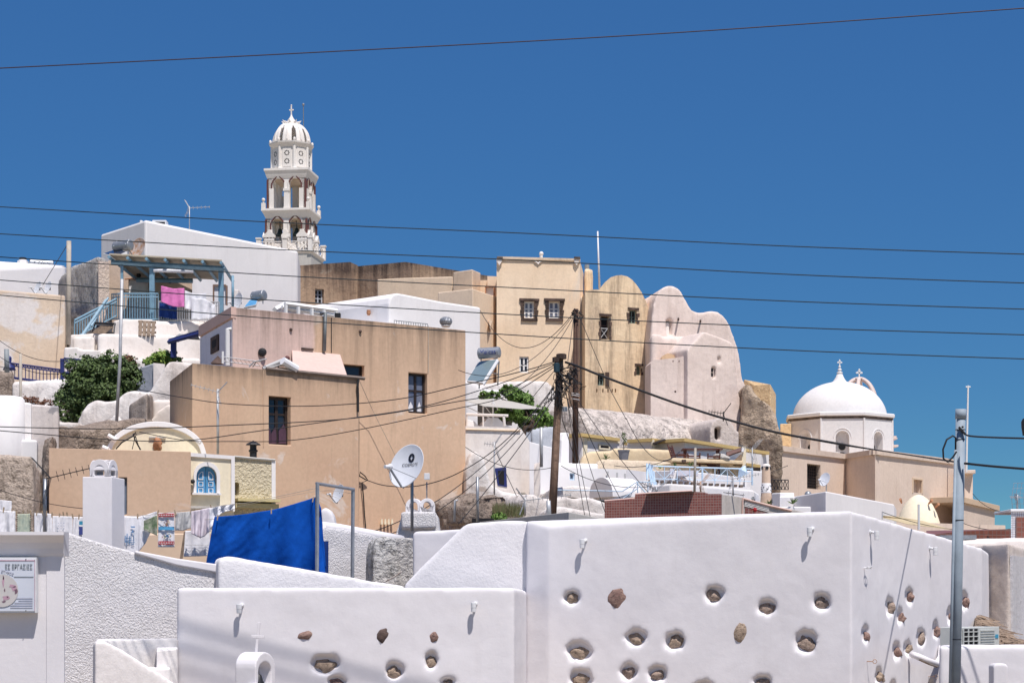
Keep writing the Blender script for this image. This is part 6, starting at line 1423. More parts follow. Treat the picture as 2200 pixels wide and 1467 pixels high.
# middle-left: vine terrace, water heater, pinkish white house
t = H('white_slope_house', 'bright white walls and parapets behind the vine below the ochre mansion')
mass('wall', Pl(1000, 82, 1220, 84), [(1000, 822), (1030, 826), (1046, 824), (1100, 819), (1168, 817), (1182, 820), (1196, 838), (1210, 870), (1222, 900)], 2, 3, M['white_old'], t, soft=.12, amp=.10)
mass('wall', Pl(1000, 80, 1150, 81), [(1000, 815), (1026, 822), (1028, 834), (1110, 838), (1130, 858), (1155, 885)], 2, 1, M['white'], t, soft=.1, amp=.06)
mass('wall', Pl(1205, 72, 1225, 72.3), [(1206, 990), (1207, 945), (1212, 932), (1219, 928), (1222, 930), (1223, 935)], 0, 1.5, M['white'], t, bevel=.03)
tank(P(1051, 758, 78), (1, -.28, .03), .80, .21, 'silver solar water heater tank on a tall stand over its grey panel', [P(1029, 776, 78.6), P(1069, 771, 77.4), P(1037, 822, 76.0), P(1002, 818, 77.2)], 'Melcas', ws=.27, foot=P(0, 830, 78).z)
t = H('pinkish_white_house', 'pinkish white house with a deep navy window below the white rail')
pd = Pl(1000, 65.2, 1118, 65.8)
prism('wall', [(1000, 65.2, 915), (1118, 65.8, 919), (1137, 66.1, 946), (1142, 69, None), (1000, 69, None)], 0, M['white_warm'], t, {}, clean=True, soft=0)
t['label'] = 'pinkish white house with a deep navy window below the white rail'
bm = bmn(); a, b, c, d = pd.rect(1064, 1003, 1089, 1046)
slab(bm, [pd.w(a + .08, c + .05, -.02), pd.w(b, c, -.02), pd.w(b - .03, d, -.02), pd.w(a - .02, d - .04, -.02), pd.w(a + .02, d - .25, -.02)], [], pd.n * .018); wv_ = obj('window', bm, M['navy'], t)
bm = bmn(); slab(bm, [pd.w(a + .12, c + .1, -.03), pd.w(b - .1, c + .06, -.03), pd.w(b - .1, d - .12, -.03), pd.w(a + .08, d - .12, -.03)], [], pd.n * .008); obj('pane', bm, M['dark'], wv_)
bm = bmn(); rock(bm, pd.at(1032, 1002, .02), .09, .05, .11, 6); obj('embedded_stone', bm, M['stone_c'], t)
bm = bmn(); tube(bm, [pd.at(1001, 922, -.03), pd.at(1118, 925, -.03)], .03, 4); obj('string_course', bm, M['sand'], t)
prism('side_wall', [(1137.2, 66.5, 948), (1190, 68, 962), (1190, 71, None), (1138, 71, None)], 0, M['white'], t, bevel=.03)
prism('chimney', [(1147, 65.3, 1010), (1160, 65.3, 992), (1161, 66.1, None), (1148, 66.1, None)], 0, M['white_warm'], t, bevel=.02)
mass('garden_wall', Pl(1000, 64.6, 1130, 65.1), [(1000, 1012), (1012, 975), (1020, 968), (1040, 985), (1056, 1040), (1080, 1056), (1130, 1064)], 0, .5, M['white_old'], t, soft=.08, amp=.08)
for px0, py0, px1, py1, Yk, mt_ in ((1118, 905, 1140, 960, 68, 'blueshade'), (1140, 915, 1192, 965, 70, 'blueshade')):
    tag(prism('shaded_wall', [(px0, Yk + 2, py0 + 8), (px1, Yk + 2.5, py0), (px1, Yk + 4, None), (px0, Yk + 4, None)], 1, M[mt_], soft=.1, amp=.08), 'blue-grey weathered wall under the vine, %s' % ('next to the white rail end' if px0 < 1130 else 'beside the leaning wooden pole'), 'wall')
t = thing('white_terrace_rail', 'white tubular rail on posts in front of the vine', 'railing', P(1045, 915, 65.9))
for pts, r_ in ((((1002, 890), (1092, 893)), .045), (((1038, 892), (1038, 930)), .03), (((1082, 893), (1084, 915)), .045), (((1003, 890), (1003, 915)), .03)):
    bm = bmn(); tube(bm, [P(x, y, 65.9) for x, y in pts], r_, 6); obj('rail' if pts[0][0] != pts[1][0] else 'post', bm, M['white_warm'], t)
mass('curved_parapet', Pl(1002, 66.4, 1100, 66.9), [(1002, 900), (1020, 905), (1028, 915), (1034, 914), (1048, 897), (1070, 897), (1082, 908), (1098, 918)], 3, .4, M['white'], t, bevel=.02)
t = thing('shade_canopy', 'thin grey shade canopy on white posts in front of the vine', 'canopy', P(1060, 880, 66.6))
bm = bmn(); slab(bm, [P(1000, 861, 66.6), P(1058, 857, 67.6), P(1100, 863, 67.6), P(1168, 878, 67.1), P(1120, 879, 66.2), P(1040, 873, 66)], [], UP * .012); obj('sheet', bm, M['shade'], t)
for px, y0 in ((1059, 856), (1038, 868)):
    bm = bmn(); tube(bm, [P(px, 912, 66.6), P(px, y0, 66.6)], .03, 6); obj('post', bm, M['whitepaint'], t)
for a, b in (((1002, 873), (1058, 900)), ((1040, 870), (1058, 893)), ((1058, 860), (1070, 880))):
    bm = bmn(); tube(bm, [P(*a, 66.6), P(*b, 66.6)], .012, 4); obj('stay', bm, M['whitepaint'], t)
tree('grape_vine', [(P(px, py, 68 + (k % 3) * .3), rx, .35, rz) for k, (px, py, rx, rz) in enumerate(((1040, 848, .2, .12), (1062, 850, .2, .15), (1090, 842, .25, .2), (1105, 850, .3, .25), (1125, 860, .3, .25), (1085, 835, .08, .15), (1105, 838, .08, .12), (1130, 865, .35, .2), (1075, 880, .3, .15), (1100, 885, .4, .2), (1125, 895, .4, .25), (1150, 895, .35, .25), (1170, 900, .3, .22), (1182, 905, .2, .15), (1140, 910, .4, .15), (1095, 893, .3, .15), (1160, 880, .25, .1)))], 9000, .13, M['leaf_vine'], 'green grape vine trained along the grey canopy', [P(1122, 945, 68), P(1128, 918, 68), P(1145, 915, 68), P(1150, 905, 68)], 'vine', 9, 14)
t = thing('dark_entry', 'dark doorway shade under the canopy beside the vine', 'doorway', P(1045, 912, 69.2))
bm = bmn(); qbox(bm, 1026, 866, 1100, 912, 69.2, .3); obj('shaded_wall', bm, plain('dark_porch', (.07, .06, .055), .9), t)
# rock outcrop, stone vault, scrub
tag(mass('rock_outcrop', Pl(1003, 57.5, 1130, 58.5), [(1000, 1085), (1010, 1070), (1028, 1072), (1042, 1064), (1058, 1060), (1072, 1058), (1085, 1062), (1092, 1066), (1097, 1075), (1100, 1095), (1112, 1098), (1120, 1078), (1128, 1068), (1133, 1085), (1136, 1110)], -1, 2, M['stone'], soft=.06, amp=.45), 'brown rock outcrop below the pinkish white house', 'rock')
t = thing('stone_vault', 'low grey stone vault end at the foot of the tan house', 'vault', P(1030, 1120, 54))
bm = bmn(); g = Pl(1000, 54, 1065, 54.5); slab(bm, [g.at(x, y) for x, y in [(1000, 1125)] + [(1003 + 62 * q / 10, 1125 - 40 * math.cos(math.pi / 2 * q / 10) ** .6) for q in range(11)]][::-1], [], g.n * 1.0); obj('vault_end', bm, M['stone'], t, soft=.05, amp=.08)
bm = bmn(); qbox(bm, 1014, 1113, 1062, 1122, 53.8, .3); obj('dark_opening', bm, M['dark'], t)
bm = bmn(); rn = random.Random(12)
for _ in range(1500):
    q = rn.random(); p = P(1058 + q * 68, rn.uniform(1092, 1112) , rn.uniform(55.5, 57)); d = Vector((rn.uniform(-.3, .3), rn.uniform(-.2, .2), 1)) * rn.uniform(.08, .25)
    s_ = Vector((.008, 0, 0)); bm.faces.new([bm.verts.new(p - s_), bm.verts.new(p + s_), bm.verts.new(p + d)])
tag(obj('dry_grass', bm, M['leaf_grey'], rec=False), 'dry grass and scrub on the rocks', 'grass', kind='stuff')
tree('weed_shrub', [(P(1072, 1112, 54), .22, .2, .12), (P(1058, 1115, 54), .12, .1, .08)], 500, .09, M['leaf_vine'], 'small green weed at the corner of the grey block roof', [P(1068, 1120, 54), P(1070, 1112, 54)], 'weed', 4, 3)
tree('dead_shrub', [(P(1128, 1080, 57), .22, .2, .3)], 260, .05, M['leaf_grey'], 'bare twiggy shrub beside the white wavy wall', [P(1132, 1105, 57), P(1128, 1080, 57)], 'shrub', 6, 40)
t = H('wavy_white_wall', 'undulating whitewashed wall between the wooden poles and the red mosaic wall', 'wall')
mass('wall', Pl(1125, 56, 1300, 57), [(1122, 1120), (1128, 1075), (1135, 1062), (1150, 1063), (1165, 1070), (1190, 1072), (1210, 1066), (1240, 1072), (1270, 1070), (1305, 1078)], -1, 1.5, M['white_old'], t, soft=.07, amp=.16)
mass('wall', Pl(1190, 53, 1300, 53.5), [(1185, 1098), (1200, 1090), (1230, 1092), (1300, 1104)], -1, 1, M['white_old'], t, soft=.07, amp=.1)
t = H('grey_cement_block', 'plain grey cement parapet block with a corner behind the white wall top', 'wall')
prism('wall', [(1030, 46, 1121), (1222, 41, 1099.5), (1300, 43.5, 1115), (1300, 47, None)], -1.5, M['grey_rend'], t, bevel=.01)
yagi(P(1128, 1075, 50), (1, .1, .13), 1.15, 'long white aerial lying level in front of the wavy white wall', 9, foot=P(0, 1108, 50).z, el=.25, mat='rail_metal', r=.012)
yagi(P(1062, 955, 61), (-.9, -.2, .1), .3, 'small aerial on a thin mast in front of the pinkish house', 4, foot=P(0, 1062, 61).z, el=.3, mat='rail_metal', r=.01)
pole('thin_post', [P(1026, 1120, 45), P(1026, 1024, 45)], .03, M['metal'], 'thin grey post right of the large tan house', 'post')
pole('thin_post', [P(1180, 1110, 45), P(1178, 1075, 45)], .05, M['rail_metal'], 'short grey bottle-necked post beside the leaning timber pole', 'post')
pole('thin_post', [P(976, 1120, 42), P(978, 1075, 42), P(984, 1074, 42)], .025, M['rail_metal'], 'short bent pipe in front of the tan house foot', 'post')
pole('thin_post', [P(1163, 1003, 60), P(1163, 918, 60)], .05, M['rail_metal'], 'pale post in front of the shaded blue wall', 'post')

# ================================================================== UTILITY POLES
t = thing('utility_pole', 'leaning knotty timber utility pole wrapped in tangled cables', 'utility pole', P(1188, 1104, 48))
bm = bmn(); tube(bm, [P(1186.5, 1108, 48), P(1192, 1000, 48), P(1197, 900, 48), P(1202, 800, 48), P(1204, 768, 48)], [.098, .092, .087, .080, .072], 14); obj('shaft', bm, M['wood_pole'], t, smooth=True)
bm = bmn(); lathe(bm, P(1206, 771, 47.9), [(.12, 0), (.12, .11), (.09, .12)], 10); lathe(bm, P(1194, 777, 47.8), [(.08, 0), (.08, .10)], 6); obj('pole_cap', bm, M['brownframe'], t)
rn = random.Random(21); bm = bmn()
for k in range(20):
    p = P(1200 + rn.uniform(-9, 9), rn.uniform(780, 815), 47.8); pts = [p]
    for q in range(6):
        p = p + Vector((rn.uniform(-.07, .12), rn.uniform(-.04, .04), rn.uniform(-.14, .07))); pts.append(p)
    tube(bm, pts, rn.choice([.009, .012, .016]), 4)
for k in range(14):
    p = P(1212 + k * 1.7, 815 + rn.uniform(-10, 15), 47.9); pts = [p]
    for q in range(5):
        p = p + Vector((rn.uniform(-.05, .12), rn.uniform(-.04, .04), rn.uniform(-.12, .08))); pts.append(p)
    tube(bm, pts, rn.choice([.008, .012]), 4)
for k in range(16):
    p = P(1196 + rn.uniform(-8, 22), 825 + rn.uniform(-5, 10), 47.8); pts = [p]
    for q in range(5):
        p = p + Vector((rn.uniform(-.05, .05), rn.uniform(-.04, .04), rn.uniform(-.16, .04))); pts.append(p)
    tube(bm, pts, .01, 4)
obj('cable_tangle', bm, M['cable'], t)
bm = bmn(); lathe(bm, P(1196, 800, 47.7), [(.06, 0), (.07, .02), (.07, .2), (.04, .22)], 10); obj('splice_box', bm, plain('dark_teal_box', (.02, .05, .07), .5), t)
bm = bmn()
for k in range(14):
    y = 845 + k * 2 + rn.uniform(-3, 3); a = P(1188 + rn.uniform(-3, 20), y, 47.85); tube(bm, [a, a + Vector((rn.uniform(-.2, .2), 0, rn.uniform(-.1, .1))), a + Vector((rn.uniform(-.3, .25), 0, rn.uniform(-.2, 0)))], .009, 4)
obj('lower_tangle', bm, M['cable'], t)
bm = bmn(); box(bm, P(1208, 883, 47.85), Vector((.12, 0, 0)), Vector((0, .12, 0)), UP * .10, 0); obj('junction_box', bm, M['metal'], t)
t = thing('utility_pole', 'straight dark timber utility pole in front of the ochre mansion', 'utility pole', P(1236, 992, 64))
bm = bmn(); tube(bm, [P(1236, 995, 64), P(1236.5, 850, 64), P(1237.5, 664, 64)], [.098, .09, .078], 12); obj('shaft', bm, M['wood_dark'], t, smooth=True)
bm = bmn()
for k in range(9):
    p = P(1236 + rn.uniform(-4, 4), 664 + rn.uniform(-2, 14), 63.85); pts = [p]
    for q in range(4): p = p + Vector((rn.uniform(-.08, .1), rn.uniform(-.05, .05), rn.uniform(-.1, .06))); pts.append(p)
    tube(bm, pts, .016, 4)
for k in range(14):
    p = P(1233 + rn.uniform(-9, 6), 790 + rn.uniform(-6, 20), 63.8); pts = [p]
    for q in range(4): p = p + Vector((rn.uniform(-.1, .1), rn.uniform(-.05, .05), rn.uniform(-.12, .08))); pts.append(p)
    tube(bm, pts, .016, 4)
obj('cable_tangle', bm, M['cable'], t)
bm = bmn()
for y in (844, 848, 856): tube(bm, [P(1228, y, 63.8), P(1246, y + 3, 63.8)], .01, 4)
obj('white_wire_wrap', bm, M['rail_metal'], t)
t = thing('street_pole', 'grey steel street pole with a slim conduit strapped to its left side', 'street pole', P(2053, 1480, 29))
bm = bmn(); tube(bm, [P(2051.5, 1560, 29), P(2064, 892, 29)], .0689, 24); obj('shaft', bm, M['metal_pole'], t, smooth=True)
bm = bmn(); tube(bm, [P(2063.8, 900, 29), P(2064.4, 879, 29)], .0765, 24); obj('cap', bm, M['metal_pole'], t, smooth=True)
bm = bmn(); tube(bm, [P(2039, 1560, 28.94), P(2053, 966, 28.94)], .021, 10); obj('conduit', bm, M['metal_pole'], t, smooth=True)
bm = bmn(); tube(bm, [P(2053, 970, 28.94), P(2053.2, 940, 28.94), P(2047, 936, 28.91), P(2034, 944, 28.88), P(2026, 965, 28.88), P(2027, 985, 28.88), P(2036, 992, 28.88), P(2047, 982, 28.91), P(2055, 970, 28.85)], .013, 6); obj('cable_loop', bm, M['cable'], t, smooth=True)
for y in (896, 924, 945, 1118, 1374):
    bm = bmn(); c = P(2063.6 - (y - 900) * .0187, y, 29); lathe(bm, c, [(.0718, 0), (.0718, .012)], 20); obj('band', bm, M['black'], t)
bm = bmn(); tube(bm, [P(2060, 917, 28.91), P(2074, 933, 28.91)], .017, 6); ball(bm, P(2068, 917, 28.9), .017, 5); obj('clamp', bm, M['black'], t)

# ================================================================== CABLES
def cable(pts, Ys, r, label, mat='cable', sg=0, group=None, n=20, name='power_cable'):
    """cable through photograph points at given distances, with sag between the ends when only two are given"""
    W_ = [P(x, y, Y_) for (x, y), Y_ in zip(pts, Ys)]
    if len(W_) == 2: path = sag(W_[0], W_[1], sg, n)
    else:
        path = []
        for i in range(len(W_) - 1):
            p0, p1, p2, p3 = W_[max(0, i - 1)], W_[i], W_[i + 1], W_[min(len(W_) - 1, i + 2)]
            for k in range(8):
                u = k / 8; path.append(.5 * ((2 * p1) + (p2 - p0) * u + (2 * p0 - 5 * p1 + 4 * p2 - p3) * u * u + (3 * p1 - p0 - 3 * p2 + p3) * u ** 3))
        path.append(W_[-1])
    bm = bmn(); tube(bm, path, r if not isinstance(r, list) else r[:len(path)], 6); return tag(obj(name, bm, M[mat], smooth=True), label, 'cable', group)
M['cable_red'] = plain('dark_maroon_cable', (.035, .018, .03), .6)
cable([(-60, 150), (700, 112), (1450, 71), (2260, 14)], [20, 20, 20, 20], .0056, 'highest overhead cable crossing the open sky, sloping up to the right', 'cable_red')
for k, (y0, ym, y1, lb) in enumerate(((444, 502, 546, 'highest of the five long cables crossing in front of the bell tower'), (502, 560, 608, 'second of the five long cables, just over the tower base'), (551, 620, 664, 'third of the five long cables, over the ochre mansion roof'), (600, 678, 719, 'fourth of the five long cables, over the mansion windows'), (632, 722, 771, 'lowest of the five long cables, ending lowest at the right edge'))):
    M['cable_g'] = M.get('cable_g') or plain('dark_green_cable', (.014, .028, .035), .6)
    ysag = [y0 - 3, y0 + (ym - y0) * .55, ym, ym + (y1 - ym) * .62, y1 + 2]
    cable(list(zip((-60, 550, 1140, 1700, 2260), ysag)), [28.2, 27, 26, 25, 24], .0064, lb, 'cable_g')
cable([(1215, 778), (1245, 788), (1300, 810), (1470, 872), (1640, 922), (1790, 951), (1887, 967), (2052, 992)], [48, 47.5, 47.5, 47.5, 47, 46.5, 45, 29.2], [.028] * 40 + [.028 - .0016 * q_ for q_ in range(9)] + [.013] * 8, 'thick twisted cable running from the timber poles to the steel street pole')
cable([(2072, 995), (2140, 1002), (2270, 1012)], [28.9, 28.5, 28], .0165, 'thick cable leaving the steel pole to the right, lower of two')
cable([(2074, 933), (2090, 937), (2150, 940), (2270, 943)], [28.8, 28.7, 28.5, 28], .0125, 'cable with knotted end leaving the steel pole to the right, upper of two')
cable([(1195, 776), (1120, 798), (1000, 826), (850, 858), (670, 872), (500, 868), (400, 855), (295, 836)], [47.8, 48, 50, 52, 54, 55, 57, 62], .0115, 'cable across the tan house sagging above the tall dark window')
cable([(1195, 779), (1050, 832), (900, 875), (740, 900), (560, 925), (400, 946), (240, 944), (0, 925), (-60, 920)], [47.8, 48, 48, 48, 47, 46, 46, 46, 46], .0105, 'cable across the tan house crossing at the foot of the tall window')
cable([(1195, 782), (1080, 842), (985, 862), (760, 898), (500, 913), (240, 921), (-60, 915)], [47.8, 48, 48, 47, 46, 45, 45], .011, 'cable across both tan houses running almost level at the left')
cable([(1196, 785), (1090, 850), (970, 880), (760, 925), (620, 946), (500, 948), (400, 946), (300, 928)], [47.8, 48, 48, 49, 50, 51, 52, 53], .010, 'cable below the tall dark window meeting the cream vault gable')
cable([(785, 1030), (830, 1043), (900, 1043), (980, 1018), (1070, 960), (1150, 880), (1190, 830)], [55, 52, 50, 49, 48.5, 48, 48], .0115, 'looping cable from the wall loop past the large satellite dish')
for a, b, sg, lb in (((802, 1141), (1192, 832), .5, 'first of the three cables fanning from the lower left to the leaning pole'), ((838, 1147), (1194, 838), .5, 'second of the three cables fanning from the lower left to the leaning pole'), ((985, 1125), (1198, 842), .1, 'lowest of the three cables fanning to the leaning pole from the white wall')):
    cable([a, b], [44, 48], .010, lb, sg=sg)
for a, b, Y0, Y1, sg, lb in (((1196, 790), (1135, 865), 47.8, 55, .0, 'short stay wire from the leaning pole down to the vine'), ((1200, 800), (1165, 880), 48, 56, 0, 'thin wire from the leaning pole tangle to the canopy end'), ((1232, 672), (1032, 668), 63.8, 84, 1.3, 'drooping cable from the dark pole top to the white house corner'), ((1232, 676), (985, 795), 63.8, 60, .8, 'cable from the dark pole top down across the water heater'), ((1234, 678), (1075, 850), 63.8, 60, .4, 'thin cable from the dark pole down left past the small mansion window'),
                             ((1243, 676), (1310, 835), 63.8, 62, 0, 'stay wire from the dark pole top down right over the vault house'), ((1310, 835), (1345, 900), 62, 60, 0, 'lower end of the right hand stay wire'), ((1232, 685), (1220, 775), 63.8, 50, 0, 'thin wire joining the tops of the two timber poles'), ((1213, 830), (1268, 1110), 48, 46, 0, 'wire fanning down right of the leaning pole, nearest to it'), ((1215, 832), (1256, 1106), 48.2, 47, .1, 'second wire fanning down right of the leaning pole'), ((1216, 828), (1300, 1100), 48, 47, .1, 'third wire fanning down to the mosaic wall corner'),
                             ((1218, 826), (1335, 1075), 48, 50, .1, 'fourth wire fanning down to the step of the mosaic wall'), ((1242, 860), (1395, 1060), 63.5, 56, .1, 'wire slanting down over the cream terrace parapet'), ((1345, 898), (1460, 970), 60, 70, .7, 'wire drooping to the terrace chair'), ((1205, 1000), (1480, 1020), 60, 62, .5, 'thin wire dipping across the flat white house'), ((1000, 960), (1190, 1003), 58, 58, .3, 'thin wire in front of the pinkish white house'),
                             ((1068, 975), (1112, 1070), 58, 57, 0, 'thin stay in front of the navy window'), ((-40, 770), (30, 790), 70, 72, .1, 'short cable at the left edge above the navy fence'), ((-40, 698), (140, 775), 68, 72, .4, 'upper cable from the left edge to the navy fence post'), ((-40, 735), (140, 800), 68, 72, .4, 'lower cable from the left edge to the navy fence post'), ((0, 1052), (180, 1092), 36, 34, .05, 'black cable passing behind the aerial to the white chimney'),
                             ((147, 522), (92, 612), 77, 98, 0, 'guy wire from the pale pole to the left white roof'), ((1320, 1000), (1460, 975), 66, 72, .2, 'faint wire along the cream parapet'), ((2090, 1060), (2172, 1100), 90, 50, .2, 'thin wire from the church annex to the tiled pillar'), ((2050, 1115), (2172, 1138), 52, 48, .1, 'thin wire over the red brick wall')):
    cable([a, b], [Y0, Y1], .0080 * (Y0 + Y1) / 100, lb, sg=sg)
cable([(1207, 860), (1208, 900), (1218, 930), (1236, 990)], [47.8, 50, 56, 63], .012, 'cable dropping from the leaning pole to the foot of the dark pole')
# ================================================================== FOREGROUND
ZB = -1.9
STON = [M['stone_a'], M['stone_b'], M['stone_c'], M['stone_d']]
def pits(pl, spec):
    return [pl.blob(cx, cy, rx, ry, 14, .15, i) for i, (cx, cy, rx, ry, kind, mt) in enumerate(spec) if kind == 'pit']
def stones(t, pl, spec, dep):
    for i, (cx, cy, rx, ry, kind, mt) in enumerate(spec):
        k = pl.at(cx, cy).y / F
        nn = abs(pl.u.x) ; wx = rx * k / max(.25, nn if nn > .3 else .45)
        bm = bmn()
        if kind == 'pit':
            if nn < .7: wx *= .78
            c = pl.at(cx + rx * .05, cy + ry * .22, dep * (.98 if nn > .7 else .8)); rock(bm, (0, 0, 0), wx * (.84 if nn > .7 else 1.05), .075, ry * k * .76, i + 3, 3, .38)
        else:
            c = pl.at(cx, cy, .025); rock(bm, (0, 0, 0), wx * 1.08, .055, ry * k * 1.1, i + 30, 3, .22)
        ang = math.atan2(pl.u.y, pl.u.x)
        bm.transform(Matrix.Translation(c) @ Matrix.Rotation(ang, 4, 'Z') @ Matrix.Rotation(R((i * 37) % 40 - 20), 4, 'Y'))
        obj('stone', bm, STON[mt], t, smooth=True)
# ---- large white wall
t = H('stone_studded_wall', 'tall white plastered wall studded with volcanic stones, turning a corner', 'wall')
pf1 = Pl(1178, 32.2, 1830, 31.0); pf2 = Pl(1830, 31.0, 2110, 37.0)
sp1 = [(1228, 1282, 19, 16, 'pit', 2), (1326, 1281, 20, 25, 'out', 1), (1534, 1275, 20, 19, 'pit', 0), (1648, 1303, 22, 18, 'pit', 0), (1765, 1292, 20, 18, 'pit', 0), (1590, 1358, 19, 20, 'out', 2), (1366, 1369, 22, 18, 'pit', 2), (1450, 1377, 21, 20, 'pit', 2), (1731, 1377, 24, 24, 'pit', 0), (1244, 1398, 27, 22, 'pit', 2), (1351, 1441, 20, 18, 'pit', 0), (1411, 1446, 22, 19, 'pit', 0), (1247, 1456, 26, 20, 'pit', 2), (1637, 1464, 21, 15, 'pit', 0), (1510, 1478, 24, 18, 'pit', 0)]
sp2 = [(1912, 1303, 9, 20, 'pit', 0), (1954, 1281, 9, 18, 'pit', 1), (1934, 1323, 7, 18, 'pit', 1), (1860, 1363, 8, 19, 'pit', 1), (1979, 1369, 10, 20, 'pit', 0), (2011, 1351, 7, 20, 'pit', 1), (1927, 1398, 9, 19, 'pit', 1), (1951, 1391, 9, 16, 'pit', 2), (1889, 1451, 8, 18, 'pit', 2), (2041, 1322, 6, 18, 'pit', 1), (2073, 1290, 8, 20, 'pit', 1), (1920, 1475, 8, 14, 'pit', 1), (2002, 1475, 8, 14, 'pit', 0)]
prism('wall', [(1130, 32.45, 1119), (1178, 32.2, 1131), (1830, 31.0, 1097), (2110, 37.0, 1177), (2125, 40.5, None), (1150, 36.5, 1120)], ZB, M['white_near'], t, {1: pits(pf1, sp1), 2: pits(pf2, sp2)}, hd={1: .12, 2: .075}, soft=.034, amp=.02, sm=6)
stones(t, pf1, sp1, .12); stones(t, pf2, sp2, .07)
bm = bmn(); rock(bm, P(1151, 1379, 32.55), .05, .05, .09, 5); obj('stone', bm, M['stone_b'], t, smooth=True)
# ---- low white wall
t = H('low_white_wall', 'low white plastered wall with a few small embedded stones in front', 'wall')
pf0 = Pl(383, 30.0, 1105, 30.2)
sp0 = [(655, 1365, 15, 12, 'out', 1), (822, 1362, 12, 18, 'out', 3), (931, 1366, 12, 12, 'out', 1), (699, 1425, 29, 21, 'pit', 2), (846, 1441, 21, 20, 'pit', 2), (926, 1417, 15, 20, 'pit', 2), (723, 1464, 22, 14, 'pit', 1), (960, 1466, 18, 12, 'pit', 0)]
prism('wall', [(381, 30.0, 1262), (1105, 30.2, 1262), (1131, 31.6, 1268), (1131, 32.6, None), (381, 30.7, 1262)], ZB, M['white_near'], t, {0: pits(pf0, sp0)}, hd=.12, soft=.034, amp=.02, sm=6)
stones(t, pf0, sp0, .12)
t = H('stair_side_wall', 'white wall with a long diagonal top edge between the low and tall walls', 'wall')
mass('wall', Pl(866, 32.75, 1132, 32.6), [(866, 1275), (868, 1258), (873, 1250), (990, 1134), (1000, 1126), (1010, 1123), (1060, 1119), (1122, 1117), (1136, 1120)], ZB, 1.2, plaster('textured_white', (.735, .72, .735), (.70, .685, .70), (.5, .48, .47), .12, mot=.03, bump=.2, bs=22, fine=60), t, soft=.034, amp=.03, sm=8)
mass('wall', Pl(885, 35.2, 1000, 35.2), [(886, 1160), (887, 1146), (892, 1141), (940, 1139), (1000, 1136)], ZB, .8, M['white_near'], t, soft=.036, amp=.03, sm=8)
t = H('terrace_edge_wall', 'white wall sloping down to the right below the blue blanket', 'wall')
mass('wall', Pl(470, 31.6, 866, 32.35), [(469, 1215), (470, 1204), (476, 1197), (490, 1195), (505, 1197), (700, 1229), (870, 1259)], ZB, .6, plaster('textured_white_b', (.75, .735, .745), (.72, .70, .71), (.55, .5, .45), .12, mot=.03, bump=.22, bs=18, fine=50), t, soft=.036, amp=.04, sm=8)
# ---- spattered stucco wall at left
t = H('spattered_stucco_wall', 'rough white spattered stucco wall sloping down beside the sign pillar', 'wall')
pst = Pl(136, 31.3, 475, 32.0)
mass('wall', pst, [(120, 1142), (146, 1143), (200, 1160), (290, 1186), (300, 1189), (380, 1208), (476, 1226)], ZB, .4, M['stucco'], t, soft=.03, amp=.03, sm=2)
pbd = Pl(136, 31.25, 475, 31.95)
bm = bmn(); slab(bm, [pbd.at(x, y) for x, y in ((290, 1182), (380, 1199), (478, 1213), (478, 1232), (380, 1214), (290, 1189))], [], pbd.n * .45); obj('smooth_band', bm, M['white_near'], t, bevel=.02)
# ---- sign pillar
t = H('white_gate_pillar', 'broad white gate pillar with a curved cornice at the left edge', 'pillar')
prism('pillar', [(-120, 22, 1180), (100, 22, 1180), (100, 21.985, None), (138, 21.985, 1180), (139.5, 22.25, None), (-120, 22.3, None)], ZB, M['white_near'], t)
bm = bmn(); zc1, zc2, zc3 = P(0, 1194, 22).z, P(0, 1150, 22).z, P(0, 1143, 22).z
prof = [(21.98, zc1), (21.965, zc1 + .03), (21.95, zc1 + .08), (21.92, zc1 + .14), (21.86, zc1 + .19), (21.82, zc2), (21.82, zc3), (22.26, zc3 + .01), (22.26, zc1)]
xl, xr = P(-120, HY, 22).x, P(137, HY, 22).x
A1 = [bm.verts.new((xl, y, z)) for y, z in prof]; A2 = [bm.verts.new((xr + max(0, (22 - y)) * .22, y, z)) for y, z in prof]
for i in range(len(prof)):
    j = (i + 1) % len(prof); bm.faces.new((A1[i], A1[j], A2[j], A2[i]))
bm.faces.new(A1); bm.faces.new(A2); obj('cornice', bm, M['white_near'], t, clean=False)
# sign board
t = thing('sign_board', 'framed white notice board with faded Greek lettering and a pink round picture', 'sign', P(10, 1260, 21.9))
a, b = P(-90, 1316, 21.9), P(79, 1197, 21.9)
bm = bmn(); abox(bm, a.x, b.x, 21.88, 21.98, a.z, b.z); obj('frame', bm, M['plasticw'], t, bevel=.004)
a, b = P(-88, 1312, 21.87), P(75, 1202, 21.87)
bm = bmn(); abox(bm, a.x, b.x, 21.872, 21.879, a.z, b.z); obj('board', bm, plain('sign_face', (.60, .64, .72), .5, var=.04, vs=3), t)
bm = bmn(); qbox(bm, -88, 1202, 75, 1204.5, 21.868, .003); qbox(bm, 74, 1202, 75.3, 1312, 21.868, .003); obj('pink_border', bm, plain('faded_pink', (.60, .42, .50), .6), t)
text_mesh('ΕΣ ΕΡΓΑΣΙΕΣ', .074, M['print_grey'], P(70, 1217, 21.866), (1, 0, 0), parent=t, align='RIGHT', sx=.64)
tx = text_mesh('ΕΠΥΡΟΣ', .038, M['print_faint'], P(16, 1229, 21.866), Vector((1, 0, -.28)), Vector((.28, 0, 1)), parent=t, sx=.9)
bm = bmn(); qbox(bm, 30, 1237.8, 72, 1239, 21.867, .003); obj('rule', bm, M['print_grey'], t)
bm = bmn(); c = P(4, 1268, 21.868); lathe(bm, c, [(.175, 0), (.175, .004)], 40, Matrix.Rotation(R(90), 3, 'X')); obj('round_picture', bm, plain('round_photo', (.56, .54, .53), .6, var=.05, vs=5), t)
rn = random.Random(8)
